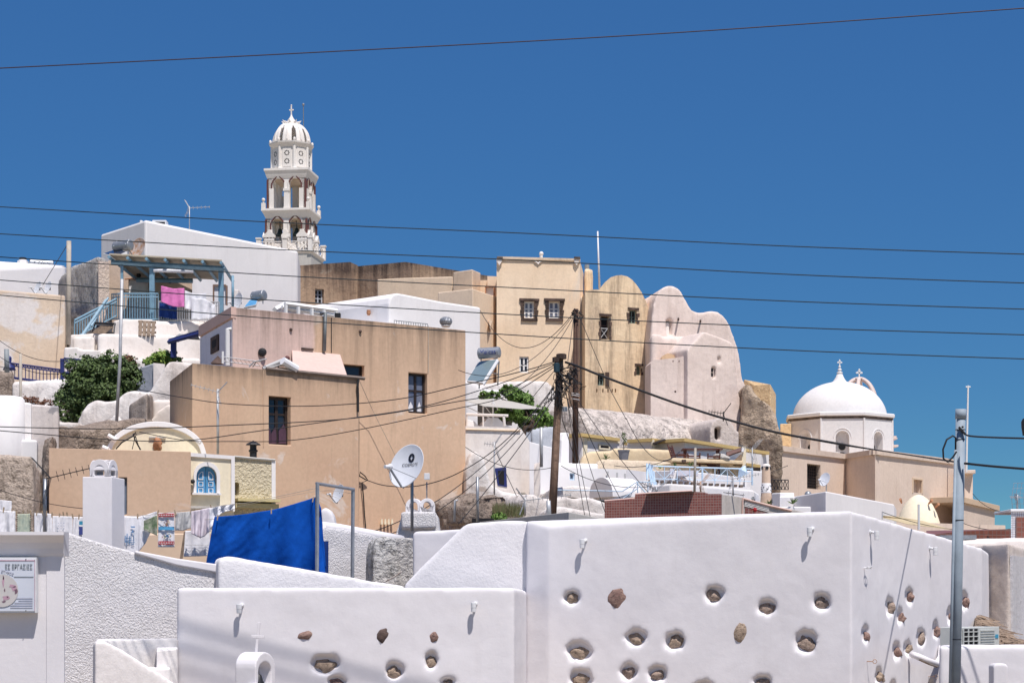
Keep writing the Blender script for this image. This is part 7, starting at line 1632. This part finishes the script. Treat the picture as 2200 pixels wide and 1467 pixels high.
def pblob(cx_, cy_, rx, ry, m, s, Y_=21.862):
    bm = bmn(); pts = [P(cx_ + rx * (1 + .35 * math.sin(3 * a_ + s)) * math.cos(a_), cy_ + ry * (1 + .35 * math.sin(2 * a_ + s)) * math.sin(a_), Y_) for a_ in [6.283 * k / 14 for k in range(14)]]
    bm.faces.new([bm.verts.new(p) for p in pts]); obj('picture_detail', bm, m, t)
pkm = plain('faded_pink_detail', (.52, .33, .42), .6); dkm = plain('plum_detail', (.20, .12, .16), .6)
for a_ in ((26, 1258, 7, 4, pkm, 1), (12, 1284, 7, 6, pkm, 2), (7, 1250, 2.2, 9, pkm, 4), (34, 1270, 3.2, 7, dkm, 2), (7, 1240, 1.3, 6, dkm, 1), (10, 1267, 1.5, 3, dkm, 5), (16, 1282, 1.5, 1.5, dkm, 3), (8, 1292, 4, 2, dkm, 3), (30, 1264, 5, 5, pkm, 3)): pblob(*a_)
for k in range(5):
    bm = bmn(); x0 = 36 + rn.uniform(-6, 4) if k < 3 else 22; qbox(bm, x0, 1283 + k * 5, 70, 1285.2 + k * 5, 21.867, .002); obj('faded_line', bm, M['print_faint'], t)
for y in (1201, 1311):
    bm = bmn(); ball(bm, P(55.5, y, 21.865), .006, 4); obj('screw', bm, M['black'], t)
# ---- little stair lower left
t = H('white_steps', 'cream-white plastered steps with a diagonal side wall at the lower left', 'stairs')
wst = plaster('steps_white', (.80, .77, .75), (.75, .71, .69), (.5, .42, .38), .15, bump=.2, bs=8)
mass('side_wall', Pl(200, 28.3, 400, 28.7), [(204, 1385), (206, 1378), (214, 1375), (228, 1377), (262, 1395), (395, 1480)], ZB, .3, wst, t, soft=.03, amp=.03, sm=6)
prism('step', [(336, 29.1, 1395), (382, 29.3, 1391), (382, 30, None), (336, 29.8, None)], ZB, wst, t, bevel=.03)
prism('step', [(318, 28.7, 1434), (366, 28.9, 1434), (366, 29.4, None), (318, 29.4, None)], ZB, wst, t, bevel=.03)
prism('inner_wall', [(206, 29.3, 1376), (382, 30.0, 1371), (382, 30.3, None), (206, 29.6, None)], ZB, wst, t, bevel=.03)
# ---- bell arch with cross
t = H('bell_arch', 'small white arch with a dark hanging bell and a slim cross on top', 'bell arch')
pba = Pl(546, 27.0, 593, 27.5)
outer = [(549, 1520), (592, 1520)] + [(570.5 + 21.5 * math.cos(R(a)), 1434 - 34 * math.sin(R(a))) for a in range(0, 181, 15)]
inner = [(556, 1519), (583, 1519)] + [(569.5 + 13.5 * math.cos(R(a)), 1440 - 19 * math.sin(R(a))) for a in range(0, 181, 15)]
bm = bmn(); slab(bm, [pba.at(x, y) for x, y in outer], [[pba.at(x, y) for x, y in inner]], Vector((-.29, .14, 0))); obj('arch', bm, M['white_near'], t, soft=.012, amp=.01)
prism('base', [(496, 27.4, 1468), (548, 26.9, 1468), (600, 27.6, 1468), (560, 28.4, None)], ZB, M['white_near'], t, bevel=.02)
bm = bmn(); g = P(556, 1467, 27.15); lathe(bm, g, [(.085, -.06), (.075, 0), (.05, .06), (.035, .11), (.01, .13)], 14); obj('bell', bm, M['black'], t, smooth=True)
bm = bmn(); tube(bm, [g + UP * .12, P(555, 1432, 27.15)], .008, 5); obj('bell_rope', bm, M['black'], t)
t = thing('white_cross', 'slim white cross standing on the bell arch against the low wall', 'cross', P(549, 1399, 27.3))
g = P(550, 1400, 27.3); bm = bmn(); k_ = 27.3 / F
lean = Vector((.10, 0, 1)).normalized(); rt = Vector((1, 0, -.06)).normalized()
box(bm, g - rt * 3 * k_, rt * 6 * k_, Vector((0, .03, 0)), lean * 64 * k_, 0); box(bm, g + lean * 30 * k_ - rt * 14 * k_ + Vector((0, -.003, 0)), rt * 28 * k_, Vector((0, .036, 0)), lean * 6 * k_, 0)
obj('cross', bm, M['white_near'], t, bevel=.004)
# ---- wall lamps
def wall_lamp(pl, px, py, label, first=None):
    c = pl.at(px, py); k = c.y / F; ang = math.atan2(pl.u.y, pl.u.x)
    if first is None:
        t = thing('wall_lamp', label, 'wall lamp', (0, 0, 0), 'white spotlights on the stone walls')
        bm = bmn(); lathe(bm, (0, -.115, -.07), [(.030, 0), (.036, .005), (.037, .06), (.040, .066), (.040, .135), (.034, .14)], 18); obj('lamp_body', bm, M['plasticw'], t, smooth=False)
        bm = bmn(); tube(bm, [(.03, .01, .055), (.035, -.05, .05), (.02, -.085, .03)], [.026, .020, .014], 8); obj('arm', bm, M['plasticw'], t, smooth=True)
        bm = bmn(); lathe(bm, (.03, 0, .055), [(.035, -.01), (.035, .012), (.02, .018)], 12, Matrix.Rotation(R(90), 3, 'X')); obj('mount', bm, M['plasticw'], t)
    else: t = dup(first, (0, 0, 0), label=label)
    t.location = c; t.rotation_euler = (0, 0, ang); return t
L1 = wall_lamp(pf1, 1254, 1168, 'white spotlight on the tall wall above the first stones, left one')
wall_lamp(pf1, 1741, 1143, 'white spotlight high on the tall wall near its corner', L1)
wall_lamp(pf2, 1868, 1150, 'white spotlight just right of the tall wall corner', L1)
wall_lamp(pf2, 1995, 1184, 'white spotlight on the receding side of the tall wall by the steel pole', L1)
wall_lamp(pf0, 515, 1307, 'white spotlight on the low wall above the cross', L1)
wall_lamp(pf0, 1017, 1304, 'white spotlight at the right end of the low wall', L1)
for px, py, lb in ((1862, 1420, 'rusty ring bolt low on the tall wall, near the corner'), (1995, 1452, 'rusty ring bolt low on the tall wall, further right')):
    c = pf2.at(px, py); bm = bmn(); tube(bm, [c + pf2.n * .05, c - pf2.n * .10], .008, 5)
    tube(bm, [c - pf2.n * .10 + Vector((.03 * math.cos(a_) + .03, 0, .03 * math.sin(a_))) for a_ in [6.283 * k / 12 for k in range(12)]], .006, 5, True); tag(obj('ring_bolt', bm, M['rust']), lb, 'ring bolt', 'ring bolts on the tall wall')
c = pf2.at(1857, 1220); bm = bmn(); tube(bm, [c + pf2.n * .05, c - pf2.n * .10, c - pf2.n * .12 + UP * .03], .012, 5); tube(bm, [c - pf2.n * .08 + UP * .015 + pf2.u * (.07 * math.cos(a_)) - pf2.n * (.03 * math.sin(a_)) for a_ in [6.283 * k / 12 for k in range(12)]], .008, 5, True)
tag(obj('wall_hook', bm, M['plasticw']), 'small white hook ring on the tall wall below the corner spotlight', 'hook')
# white gutter scoop on the side wall
t = thing('plaster_spout', 'curved white plaster spout with rope jutting from the side of the tall wall', 'spout', pf2.at(1988, 1415))
bm = bmn(); pts = [pf2.at(1958, 1404, -.05), pf2.at(1975, 1411, -.22), pf2.at(1995, 1420, -.28), pf2.at(2012, 1426, -.18), pf2.at(2020, 1412, -.08), pf2.at(2023, 1388, -.06)]
tube(bm, pts, [.05, .055, .055, .055, .05, .05], 10); obj('spout_rim', bm, M['white_near'], t, smooth=True)
bm = bmn(); tube(bm, [p - UP * .045 + Vector((0, -.03, 0)) for p in pts[:4]], .012, 5); obj('rope', bm, M['wood'], t)
# ---- right: low wall, AC, walls, reed slope
t = H('low_right_wall', 'low white wall in front at the lower right corner', 'wall')
prism('wall', [(2018, 29.5, 1388), (2260, 29.5, 1386), (2260, 30.2, None), (2018, 30.2, None)], ZB, M['white_near'], t, soft=.03, amp=.03, sm=8)
mass('post_cap', Pl(2130, 28.6, 2170, 28.6), [(2134, 1432), (2136, 1427), (2140, 1425), (2160, 1424), (2165, 1427), (2166, 1434)], ZB, .3, M['white_near'], t, soft=.025, sm=5)
t = thing('air_conditioner', 'grey air conditioner unit behind the steel street pole', 'air conditioner', P(2105, 1390, 31.5))
pac = Pl(2055, 31.0, 2148, 32.4)
bm = bmn(); a, b, c, d = pac.rect(2066, 1346, 2147, 1400); pbox(bm, pac, a, b, c, d, 0, .35); obj('casing', bm, M['ac'], t, bevel=.008)
bm = bmn(); a2, b2, c2, d2 = pac.rect(2068, 1350, 2100, 1400); pbox(bm, pac, a2, b2, c2, d2, -.006, .0); obj('fan_opening', bm, M['dark'], t)
for k in range(5):
    bm = bmn(); z = c2 + (d2 - c2) * (k + .25) / 5; pbox(bm, pac, a2, b2, z, z + .014, -.02, -.008); obj('grille_bar', bm, M['ac'], t)
for q in range(4):
    bm = bmn(); u = a2 + (b2 - a2) * q / 3; pbox(bm, pac, u - .012, u + .012, c2, d2, -.022, -.007); obj('grille_bar', bm, M['ac'], t)
for k in range(8):
    bm = bmn(); z = c + (d - c) * (.1 + k * .105); a3, b3, _, _ = pac.rect(2106, 1350, 2136, 1400); pbox(bm, pac, a3, b3, z, z + .016, -.018, -.0); obj('louvre', bm, M['ac'], t)
bm = bmn(); pbox(bm, pac, *pac.rect(2137, 1362, 2144, 1370), -.008, -.001); obj('blue_badge', bm, M['print_cyan'], t)
t = H('beige_corner_wall', 'beige and grey plastered wall block with soft rounded top at the right edge', 'wall')
mb = plaster('beige_grey_render', (.56, .49, .44), (.62, .57, .54), (.3, .26, .24), .25, .5, bump=.35, bs=4)
prism('wall', [(2090, 41, 1170), (2168, 40, 1165), (2225, 43.5, 1183), (2225, 46, None), (2090, 46, None)], ZB, mb, t, soft=.045, amp=.06, sm=9)
bm = bmn(); pbox(bm, Pl(2168, 40, 2225, 43.5), .1, 3.6, -1.5, P(0, 1195, 41).z, -.05, .0); obj('grey_side', bm, plaster('grey_lilac', (.62, .61, .63), (.56, .55, .56), (.35, .33, .33), .4, bump=.3), t)
tag(prism('white_parapet', [(2040, 44, 1166), (2260, 44, 1153), (2260, 46, None), (2040, 46, None)], 0, M['white_warm'], soft=.05, amp=.03, sm=6), 'smooth off-white parapet above the beige wall block', 'parapet')
t = thing('reed_thatch', 'sloping heap of dry brown reeds behind the air conditioner', 'thatch', P(2150, 1390, 35))
bm = bmn(); rn = random.Random(5)
slab(bm, [P(2095, 1312, 37), P(2215, 1390, 37), P(2215, 1480, 33), P(2090, 1480, 33)], [], Vector((0, .3, -.3))); obj('bed', bm, plain('reed_bed', (.26, .19, .14), .9, var=.3, vs=14, bump=.05), t)
bm = bmn()
for k in range(620):
    q, r_ = rn.random(), rn.random() ** .8; a = P(2095, 1312, 36.95).lerp(P(2215, 1390, 36.95), q); b = P(2090, 1480, 32.9).lerp(P(2215, 1480, 32.9), q); p = a.lerp(b, r_ * .6)
    d = Vector((rn.uniform(.12, .4), rn.uniform(-.2, .2), rn.uniform(-.22, .0))); tube(bm, [p, p + d], .009, 3)
o = obj('reeds', bm, leafmat('reed_stalks', (.34, .25, .18), (.16, .11, .08)), t); o['kind'] = 'stuff'

# ---- mid-ground rough wall, chimney, lumps
t = H('cracked_stucco_wall', 'old rough whitewashed wall with a smooth white top right of the blue blanket', 'wall')
mass('wall', Pl(688, 36, 862, 37.5), [(686, 1130), (700, 1129), (730, 1134), (800, 1147), (856, 1157), (862, 1160)], ZB, .5, M['stucco'], t, soft=.04, amp=.06, sm=4)
bm = bmn(); tube(bm, [Pl(688, 36, 862, 37.5).at(x, y, .12) for x, y in ((692, 1133), (730, 1138), (800, 1151), (862, 1162))], .11, 10); obj('smooth_coping', bm, M['white_near'], t, smooth=True)
mass('rounded_buttress', Pl(800, 35.6, 868, 35.8), [(802, 1250), (804, 1190), (808, 1168), (816, 1156), (826, 1152), (840, 1153), (850, 1160), (856, 1185), (862, 1220), (866, 1250)], ZB, .5, plaster('stained_stucco', (.78, .77, .75), (.70, .67, .63), (.12, .11, .10), .7, .5, bump=1.3, bs=12, splat=8), t, soft=.035, amp=.06, sm=4)
mass('cracked_piece', Pl(850, 36.6, 890, 36.8), [(848, 1160), (855, 1154), (890, 1156)], ZB, .4, M['grey_stucco'], t, soft=.04, amp=.08, sm=3)
mass('white_lump', Pl(685, 39, 725, 39), [(686, 1135), (688, 1098), (692, 1092), (700, 1090), (708, 1094), (716, 1106), (721, 1132)], ZB, .5, M['white_near'], t, soft=.035, sm=5)
pole('orange_rope', [P(862, 1228, 33.2), P(846, 1240, 33.5), P(828, 1249, 33.5)], .008, M['rust'], 'thin orange rope lying beside the diagonal white wall', 'rope')
def arch_cap(t, c, w, h, rot, mat, th=.085, hole=.50):
    """chimney cap: four round-topped arched faces round a hollow"""
    for s in range(4):
        bm = bmn(); r = w / 2
        out = [Vector((-r, -r, 0)), Vector((r, -r, 0))] + [Vector((r * math.cos(R(a)), -r, h - r + r * math.sin(R(a)))) for a in range(0, 181, 12)]
        ri = r * hole; inn = [Vector((-ri, -r, .02)), Vector((ri, -r, .02))] + [Vector((ri * math.cos(R(a)), -r, h - r + ri * math.sin(R(a)) * 1.05 - .01)) for a in range(0, 181, 15)]
        slab(bm, out, [inn], Vector((0, th, 0)))
        bm.transform(Matrix.Translation(c) @ Matrix.Rotation(rot + math.pi / 2 * s, 4, 'Z')); obj('cap_arch', bm, mat, t, bevel=.006)
    bm = bmn(); z1 = h - w * .28; r = w / 2
    for s in range(2):
        ring = [[Vector((r * math.cos(R(a)), yy, h - r + r * math.sin(R(a)))) for a in range(0, 181, 12)] for yy in (-r + .01, r - .01)]
        V = [[bm.verts.new(Matrix.Rotation(math.pi / 2 * s, 3, 'Z') @ p) for p in q] for q in ring]
        for i in range(0, len(V[0]) - 1): bm.faces.new((V[0][i], V[0][i + 1], V[1][i + 1], V[1][i]))
    bm.transform(Matrix.Translation(c) @ Matrix.Rotation(rot, 4, 'Z')); obj('cap_vault', bm, mat, t, smooth=False)
t = thing('white_chimney', 'tall smooth white chimney with twin arched cap rising behind the stucco wall', 'chimney', P(222, 1180, 33))
prism('shaft', [(177, 32.95, 1024), (240, 32.95, 1024), (268, 33.5, None), (215, 33.6, None)], -1.5, M['white_near'], t, bevel=.012)
c = P(223, 1025, 33.2); arch_cap(t, c, .34, .28, R(-14), M['white_near'])
t = thing('white_chimney', 'squat rough white chimney with two rounded arches behind the large dish', 'chimney', P(900, 1140, 40))
pch = Pl(845, 39.6, 955, 39.6)
prism('shaft', [(862, 39.4, 1099), (937, 39.4, 1099), (940, 40.3, None), (864, 40.3, None)], P(0, 1138, 40).z, M['stucco'], t, soft=.035, amp=.04)
mass('shaft_base', pch, [(850, 1150), (856, 1130), (863, 1104), (940, 1104), (945, 1140)], -1, .9, M['stucco'], t, soft=.035, amp=.05)
for cx_ in (889, 919):
    bm = bmn(); pq_ = Pl(cx_ - 18, 39.7, cx_ + 18, 39.75); out = [(cx_ - 18, 1100), (cx_ + 16, 1100)] + [(cx_ - 1 + 17 * math.cos(R(a)), 1087 - 17 * math.sin(R(a))) for a in range(0, 181, 15)]
    inn = [(cx_ - 10, 1099.5), (cx_ + 8, 1099.5)] + [(cx_ - 1 + 9 * math.cos(R(a)), 1089 - 12 * math.sin(R(a))) for a in range(0, 181, 15)]
    slab(bm, [pq_.at(x, y) for x, y in out], [[pq_.at(x, y) for x, y in inn]], Vector((.04, .28, 0)) if cx_ < 900 else Vector((-.04, .30, .0))); obj('cap_arch', bm, M['white_near'], t, bevel=.01)
# ---- dishes
dish(P(878, 1003, 38.5), .43, (-.62, -.70, .30), 'large white satellite dish with a round black logo in front of the tan house', post=P(0, 1140, 38.5).z, logo=True, postr=.030)
pole('thin_post', [P(917, 1075, 39.8), P(917, 1035, 39.8)], .012, M['metal'], 'thin rod carrying a small white box behind the large dish', 'post')
bm = bmn(); qbox(bm, 911, 1016, 923, 1030, 39.7, .08); tag(obj('receiver_box', bm, M['plasticw'], bevel=.008), 'small white receiver box on a rod right of the large dish', 'box')
dish(P(729, 1061, 50), .24, (-.78, -.55, .3), 'small white dish mounted on the tan wall behind the metal drying frame')
# ---- foreground aerial
yagi(P(108, 1026, 33.5), (1, .1, .25), .66, 'black aerial with angled reflector on a grey mast beside the white chimney', 6, foot=None, el=.30, mat='black', r=.008)
pole('aerial_mast', [P(96, 1145, 33.6), P(97, 1028, 33.6)], .030, M['metal'], 'grey metal mast standing behind the washing line', 'mast')
# ---- drying frame
t = thing('washing_line_stand', 'galvanised metal goalpost stand holding the end of the washing line', 'washing line stand', P(718, 1245, 33))
for pts in ((P(681, 1240, 32.6), P(682, 1036, 32.6)), (P(757, 1250, 33.2), P(758.5, 1048, 33.2))):
    bm = bmn(); tube(bm, pts, .030, 4); obj('post', bm, M['metal'], t)
bm = bmn(); tube(bm, [P(679, 1038, 32.6), P(761, 1051, 33.2)], .026, 4); obj('crossbar', bm, M['metal'], t)
# ---- washing line
cable([(-10, 1094), (170, 1108), (300, 1107), (410, 1094), (505, 1082), (540, 1078), (680, 1048)], [34, 33.9, 33.6, 33.4, 33.2, 33.2, 32.6], .004, 'thin washing line carrying the white laundry', 'cable_pale', name='washing_line')
cable([(440, 1116), (560, 1106), (620, 1092), (680, 1067)], [33, 32.9, 32.8, 32.65], .004, 'thin washing line carrying the blue blanket', 'cable_pale', name='washing_line')
cable([(500, 1090), (680, 1055), (757, 1060)], [33.3, 32.8, 33.2], .003, 'faint upper washing line behind the drying frame', 'cable_pale', name='washing_line')
YL = 33.6
def L(pts, Y_=YL): return [P(x, y, Y_) for x, y in pts]
k_ = YL / F
cloth('white_shirt', L([(-6, 1094), (14, 1097), (33, 1098)]), 60 * k_, M['cloth'], 'white cloth gathered at its middle, leftmost on the washing line', 'laundry', 2, .03, seed=11)
cl = cloth('printed_towel', L([(36, 1104), (67, 1103)]), 50 * k_, plain('grey_green_towel', (.26, .34, .30), .95, spec=.05, c2=(.52, .55, .44), vs=7), 'green and beige patterned towel with checked edges on the washing line', 'laundry', 1, .02, seed=12)
for x in (36.5, 66):
    for q in range(9):
        bm = bmn(); qbox(bm, x - 1.1, 1105 + q * 4.6, x + 1.1, 1107.3 + q * 4.6, YL - .045, .004); obj('edge_check', bm, M['maroon'], cl)
cloth('white_towel', L([(74, 1102), (93, 1103)]), 50 * k_, M['cloth'], 'narrow white towel just left of the aerial mast', 'laundry', 2, .02, seed=13)
cloth('white_towel', L([(99, 1102), (112, 1104)]), 48 * k_, M['cloth'], 'narrow white towel just right of the aerial mast', 'laundry', 1, .02, seed=14)
cl = cloth('white_shirt', L([(113, 1108), (156, 1109)]), 50 * k_, M['cloth'], 'white shirt with small blue marks left of the white chimney', 'laundry', 3, .02, seed=15)
for q in range(9):
    bm = bmn(); x = 124 + (q % 3) * 6; y = 1122 + (q // 3) * 6; qbox(bm, x, y, x + 2.4, y + 2.4, YL - .06, .003); obj('printed_mark', bm, M['print_faint'], cl)
cl = cloth('white_shirt', L([(157, 1110), (178, 1110)]), 50 * k_, M['cloth'], 'white shirt with a blue print touching the white chimney', 'laundry', 1, .02, seed=16)
bm = bmn(); qbox(bm, 170, 1119, 178, 1127, YL - .05, .003); obj('printed_mark', bm, M['print_cyan'], cl); bm = bmn(); qbox(bm, 170, 1131, 178, 1148, YL - .05, .003); obj('printed_mark', bm, M['print_blue'], cl)
cl = cloth('printed_tea_towel', L([(264, 1108), (297, 1109)]), 78 * k_, M['cloth'], 'white tea towel with a blue church sketch right of the white chimney', 'laundry', 1, .012, seed=17)
sk = plain('sketch_blue', (.16, .30, .52), .7)
for x0, y0, x1, y1 in ((268, 1150, 270, 1164), (272, 1146, 274, 1166), (277, 1151, 279, 1168), (281, 1142, 288, 1144), (281, 1144, 282.2, 1160), (287, 1144, 288.2, 1162), (283, 1139, 286, 1142), (270, 1155, 282, 1156.4), (268, 1164, 290, 1165.2), (282, 1168, 288, 1169.5), (271, 1170, 273, 1166.5), (281, 1130, 290, 1133), (284.3, 1136, 285.2, 1139), (275, 1160, 287, 1161)):
    bm = bmn(); qbox(bm, x0, min(y0, y1), x1, max(y0, y1), YL - .035, .003); obj('printed_mark', bm, sk, cl)
cloth('white_sheet', L([(296, 1110), (312, 1106), (337, 1098)]), [78 * k_, 60 * k_, 20 * k_], M['cloth'], 'white sheet pulled up to a corner peg beside the tea towel', 'laundry', 2, .03, seed=18)
cl = cloth('printed_towel', L([(309, 1118), (338, 1106)], YL - .08), [20 * k_, 44 * k_], plain('green_leaf_towel', (.40, .38, .33), .95, c2=(.10, .17, .08), vs=9), 'small green leaf print cloth folded over the white sheet', 'laundry', 1, .02, seed=19)
cl = cloth('printed_towel', L([(340, 1101), (375, 1101)]), 74 * k_, M['cloth'], 'white souvenir towel with red bands, a blue stripe and two figure prints', 'laundry', 1, .012, seed=20)
redm = plain('red_band', (.45, .03, .04), .8); bluem = plain('aegean_blue', (.10, .38, .66), .8); figs = [plain('fig_red', (.42, .12, .08)), plain('fig_green', (.08, .22, .14)), plain('fig_ochre', (.50, .36, .16)), plain('fig_blue', (.07, .16, .36))]
for y0, y1 in ((1102, 1109.5), (1162, 1169)):
    bm = bmn(); qbox(bm, 340.5, y0, 374.5, y1, YL - .032, .003); bd = obj('red_band', bm, redm, cl)
    for q in range(9):
        bm = bmn(); x = 342.5 + q * 3.6; qbox(bm, x, y0 + 2.4, x + 1.5, y1 - 2, YL - .036, .003); obj('band_motif', bm, M['whitepaint'], bd)
bm = bmn(); qbox(bm, 340.5, 1131, 374.5, 1138, YL - .032, .003); obj('blue_band', bm, bluem, cl)
rn = random.Random(9)
for cy_ in (1120, 1150):
    for q in range(34):
        x = 357 + rn.gauss(0, 4.6); y = cy_ + rn.gauss(0, 4.0); bm = bmn(); qbox(bm, x, y, x + rn.uniform(1, 2.6), y + rn.uniform(1, 3.4), YL - .034 - q * .0004, .002); obj('printed_figure', bm, rn.choice(figs), cl)
cloth('grey_shorts', L([(376, 1101), (410, 1098)]), [38 * k_, 40 * k_, 36 * k_], M['cloth_grey'], 'pale grey fine checked garment next to the souvenir towel', 'laundry', 2, .03, seed=21)
cloth('lilac_blouse', L([(411, 1098), (432, 1094), (453, 1090)]), [48 * k_, 62 * k_, 50 * k_], M['cloth_pink'], 'pale lilac blouse hanging left of the blue blanket', 'laundry', 3, .04, seed=22)
cl = cloth('white_towel', L([(398, 1140), (450, 1138)], YL + .3), 56 * k_, M['cloth'], 'large white towel with thin grey stripes hanging low behind the blouse', 'laundry', 2, .02, flare=.05, seed=23)
for y in (1170, 1176, 1182):
    bm = bmn(); qbox(bm, 398, y, 449, y + .8, YL + .262, .003); obj('stripe', bm, M['cloth_grey'], cl)
cloth('white_shirt', L([(450, 1092), (475, 1086), (505, 1081)], 33.3), [48 * k_, 16 * k_, 12 * k_], M['cloth'], 'white shirt knotted over the line above the blue blanket', 'laundry', 3, .06, seed=24)
cloth('light_blue_towel', L([(455, 1160), (470, 1150)], 33.1), 70 * k_, M['cloth_lblue'], 'light blue cloth edge showing under the left side of the blanket', 'laundry', 1, .02, seed=25)
cloth('blue_blanket', [P(x, y, Y_) for x, y, Y_ in ((461, 1110, 32.95), (500, 1107, 32.9), (540, 1102, 32.85), (585, 1095, 32.8), (630, 1083, 32.75), (664, 1072, 32.68), (679, 1067, 32.65))], [105 * k_, 110 * k_, 118 * k_, 126 * k_, 140 * k_, 155 * k_, 160 * k_], M['blanket'], 'big royal blue blanket hung on the line in front of the tan house', 'blanket', 4, .075, flare=.30, seed=31, nu=90, nv=50)
cloth('blue_blanket', [P(x, y, Y_) for x, y, Y_ in ((684, 1078, 32.9), (689, 1090, 33.0))], 128 * k_, M['blanket'], 'right hand fold of royal blue blanket showing past the metal frame post', 'blanket', 1, .05, flare=.17, seed=32)
bm = bmn(); qbox(bm, 690, 1162, 704, 1230, 33.9, .15); tag(obj('navy_shutter', bm, M['navycloth']), 'dark blue slatted shutter behind the blanket corner', 'shutter')
for q in range(13):
    bm = bmn()
# pegs
rn = random.Random(77); base = None
PEGS = ['left end of the leftmost white cloth', 'right end of the leftmost white cloth', 'left corner of the green patterned towel', 'right corner of the green patterned towel', 'narrow white towel left of the mast, left peg', 'narrow white towel left of the mast, right peg', 'narrow white towel right of the mast, left peg', 'narrow white towel right of the mast, right peg', 'blue marked white shirt, left peg', 'blue marked white shirt, right peg', 'shirt touching the white chimney', 'blue church tea towel', 'left corner of the red banded towel', 'right corner of the red banded towel', 'grey checked garment by the blouse', 'right shoulder of the lilac blouse', 'left corner of the blue blanket', 'middle of the blue blanket', 'right corner of the blue blanket', 'empty line behind the marked shirt, right', 'empty line behind the marked shirt, left', 'empty line behind the green towel, right', 'empty line behind the green towel, left']
for i, (x, y, Y_) in enumerate([(8, 1093, YL), (26, 1095, YL), (36, 1101, YL), (66, 1100, YL), (80, 1100, YL), (92, 1101, YL), (100, 1101, YL), (112, 1104, YL), (128, 1106, YL), (156, 1107, YL), (170, 1108, YL), (296, 1107, YL), (340, 1099, YL), (376, 1099, YL), (411, 1095, YL), (453, 1088, 33.4), (468, 1110, 32.85), (583, 1096, 32.7), (673, 1071, 32.6), (144, 1104, YL + .2), (136, 1103, YL + .2), (60, 1098, YL + .2), (50, 1099, YL + .2)]):
    g = P(x, y, Y_)
    if base is None:
        base = thing('clothes_peg', 'wooden peg on the ' + PEGS[i], 'clothes peg', (0, 0, 0), 'clothes pegs on the washing lines')
        for s in (-1, 1):
            bm = bmn(); box(bm, Vector((-.009, s * .004 - .004, -.055)), Vector((.018, 0, 0)), Vector((0, .007, 0)), Vector((0, s * .012, .085)), 0); obj('prong', bm, plain('peg_wood', (.48, .36, .24), .8), base)
        bm = bmn(); lathe(bm, (0, 0, 0), [(.012, -.004), (.012, .004)], 6); obj('spring', bm, M['metal'], base)
        base.location = g; base.rotation_euler = (0, R(8), 0)
    else:
        p = dup(base, g, label='wooden peg on the ' + PEGS[i]); p.rotation_euler = (0, R(rn.uniform(-18, 18)), 0)
tag(prism('peach_board', [(296, 36, 1150), (455, 36.5, 1146), (455, 36.8, None), (296, 36.2, None)], -1, M['boardtan']), 'plain peach coloured board standing behind the washing line', 'board')
bm = bmn(); box(bm, P(386, 1200, 35.9), Vector((.045, 0, 0)), Vector((0, .04, 0)), P(395, 1142, 35.9) - P(386, 1200, 35.9), 0); tag(obj('wooden_lath', bm, M['wood']), 'thin brown lath leaning on the peach board', 'lath')
# slab behind tan-house foot and small wall goods
t = thing('wall_cone_lights', 'row of four small cream cones on the foot of the large tan house', 'ornament', P(832, 1120, 59))
for k in range(4):
    bm = bmn(); lathe(bm, pt.at(820 + k * 7.4, 1126, -.08), [(.045, 0), (.03, .15), (.03, .17)], 8); obj('cone', bm, M['cream'], t)
bm = bmn(); box(bm, pt.at(918, 1110, -.5), Vector((.4, .1, 0)), Vector((0, .1, 0)), UP * .08, 0); tag(obj('timber_end', bm, M['maroon']), 'dark red beam end behind the squat white chimney', 'beam')
# overhead wires added out of view above the picture; their soft shadows cross the low wall and the chimney
for k_ in range(4):
    off = sv * (12.5 + .6 * k_); a_ = Vector((-9.5, 30, .62 - .34 * k_)) + off; b_ = Vector((1.5, 30, -1.25 - .30 * k_)) + off
    bm = bmn(); tube(bm, sag(a_, b_, .12), .026, 6); tag(obj('power_cable', bm, M['cable'], smooth=True), 'overhead cable above the picture casting the %s soft shadow band on the low wall' % ('highest', 'second', 'third', 'lowest')[k_], 'cable')
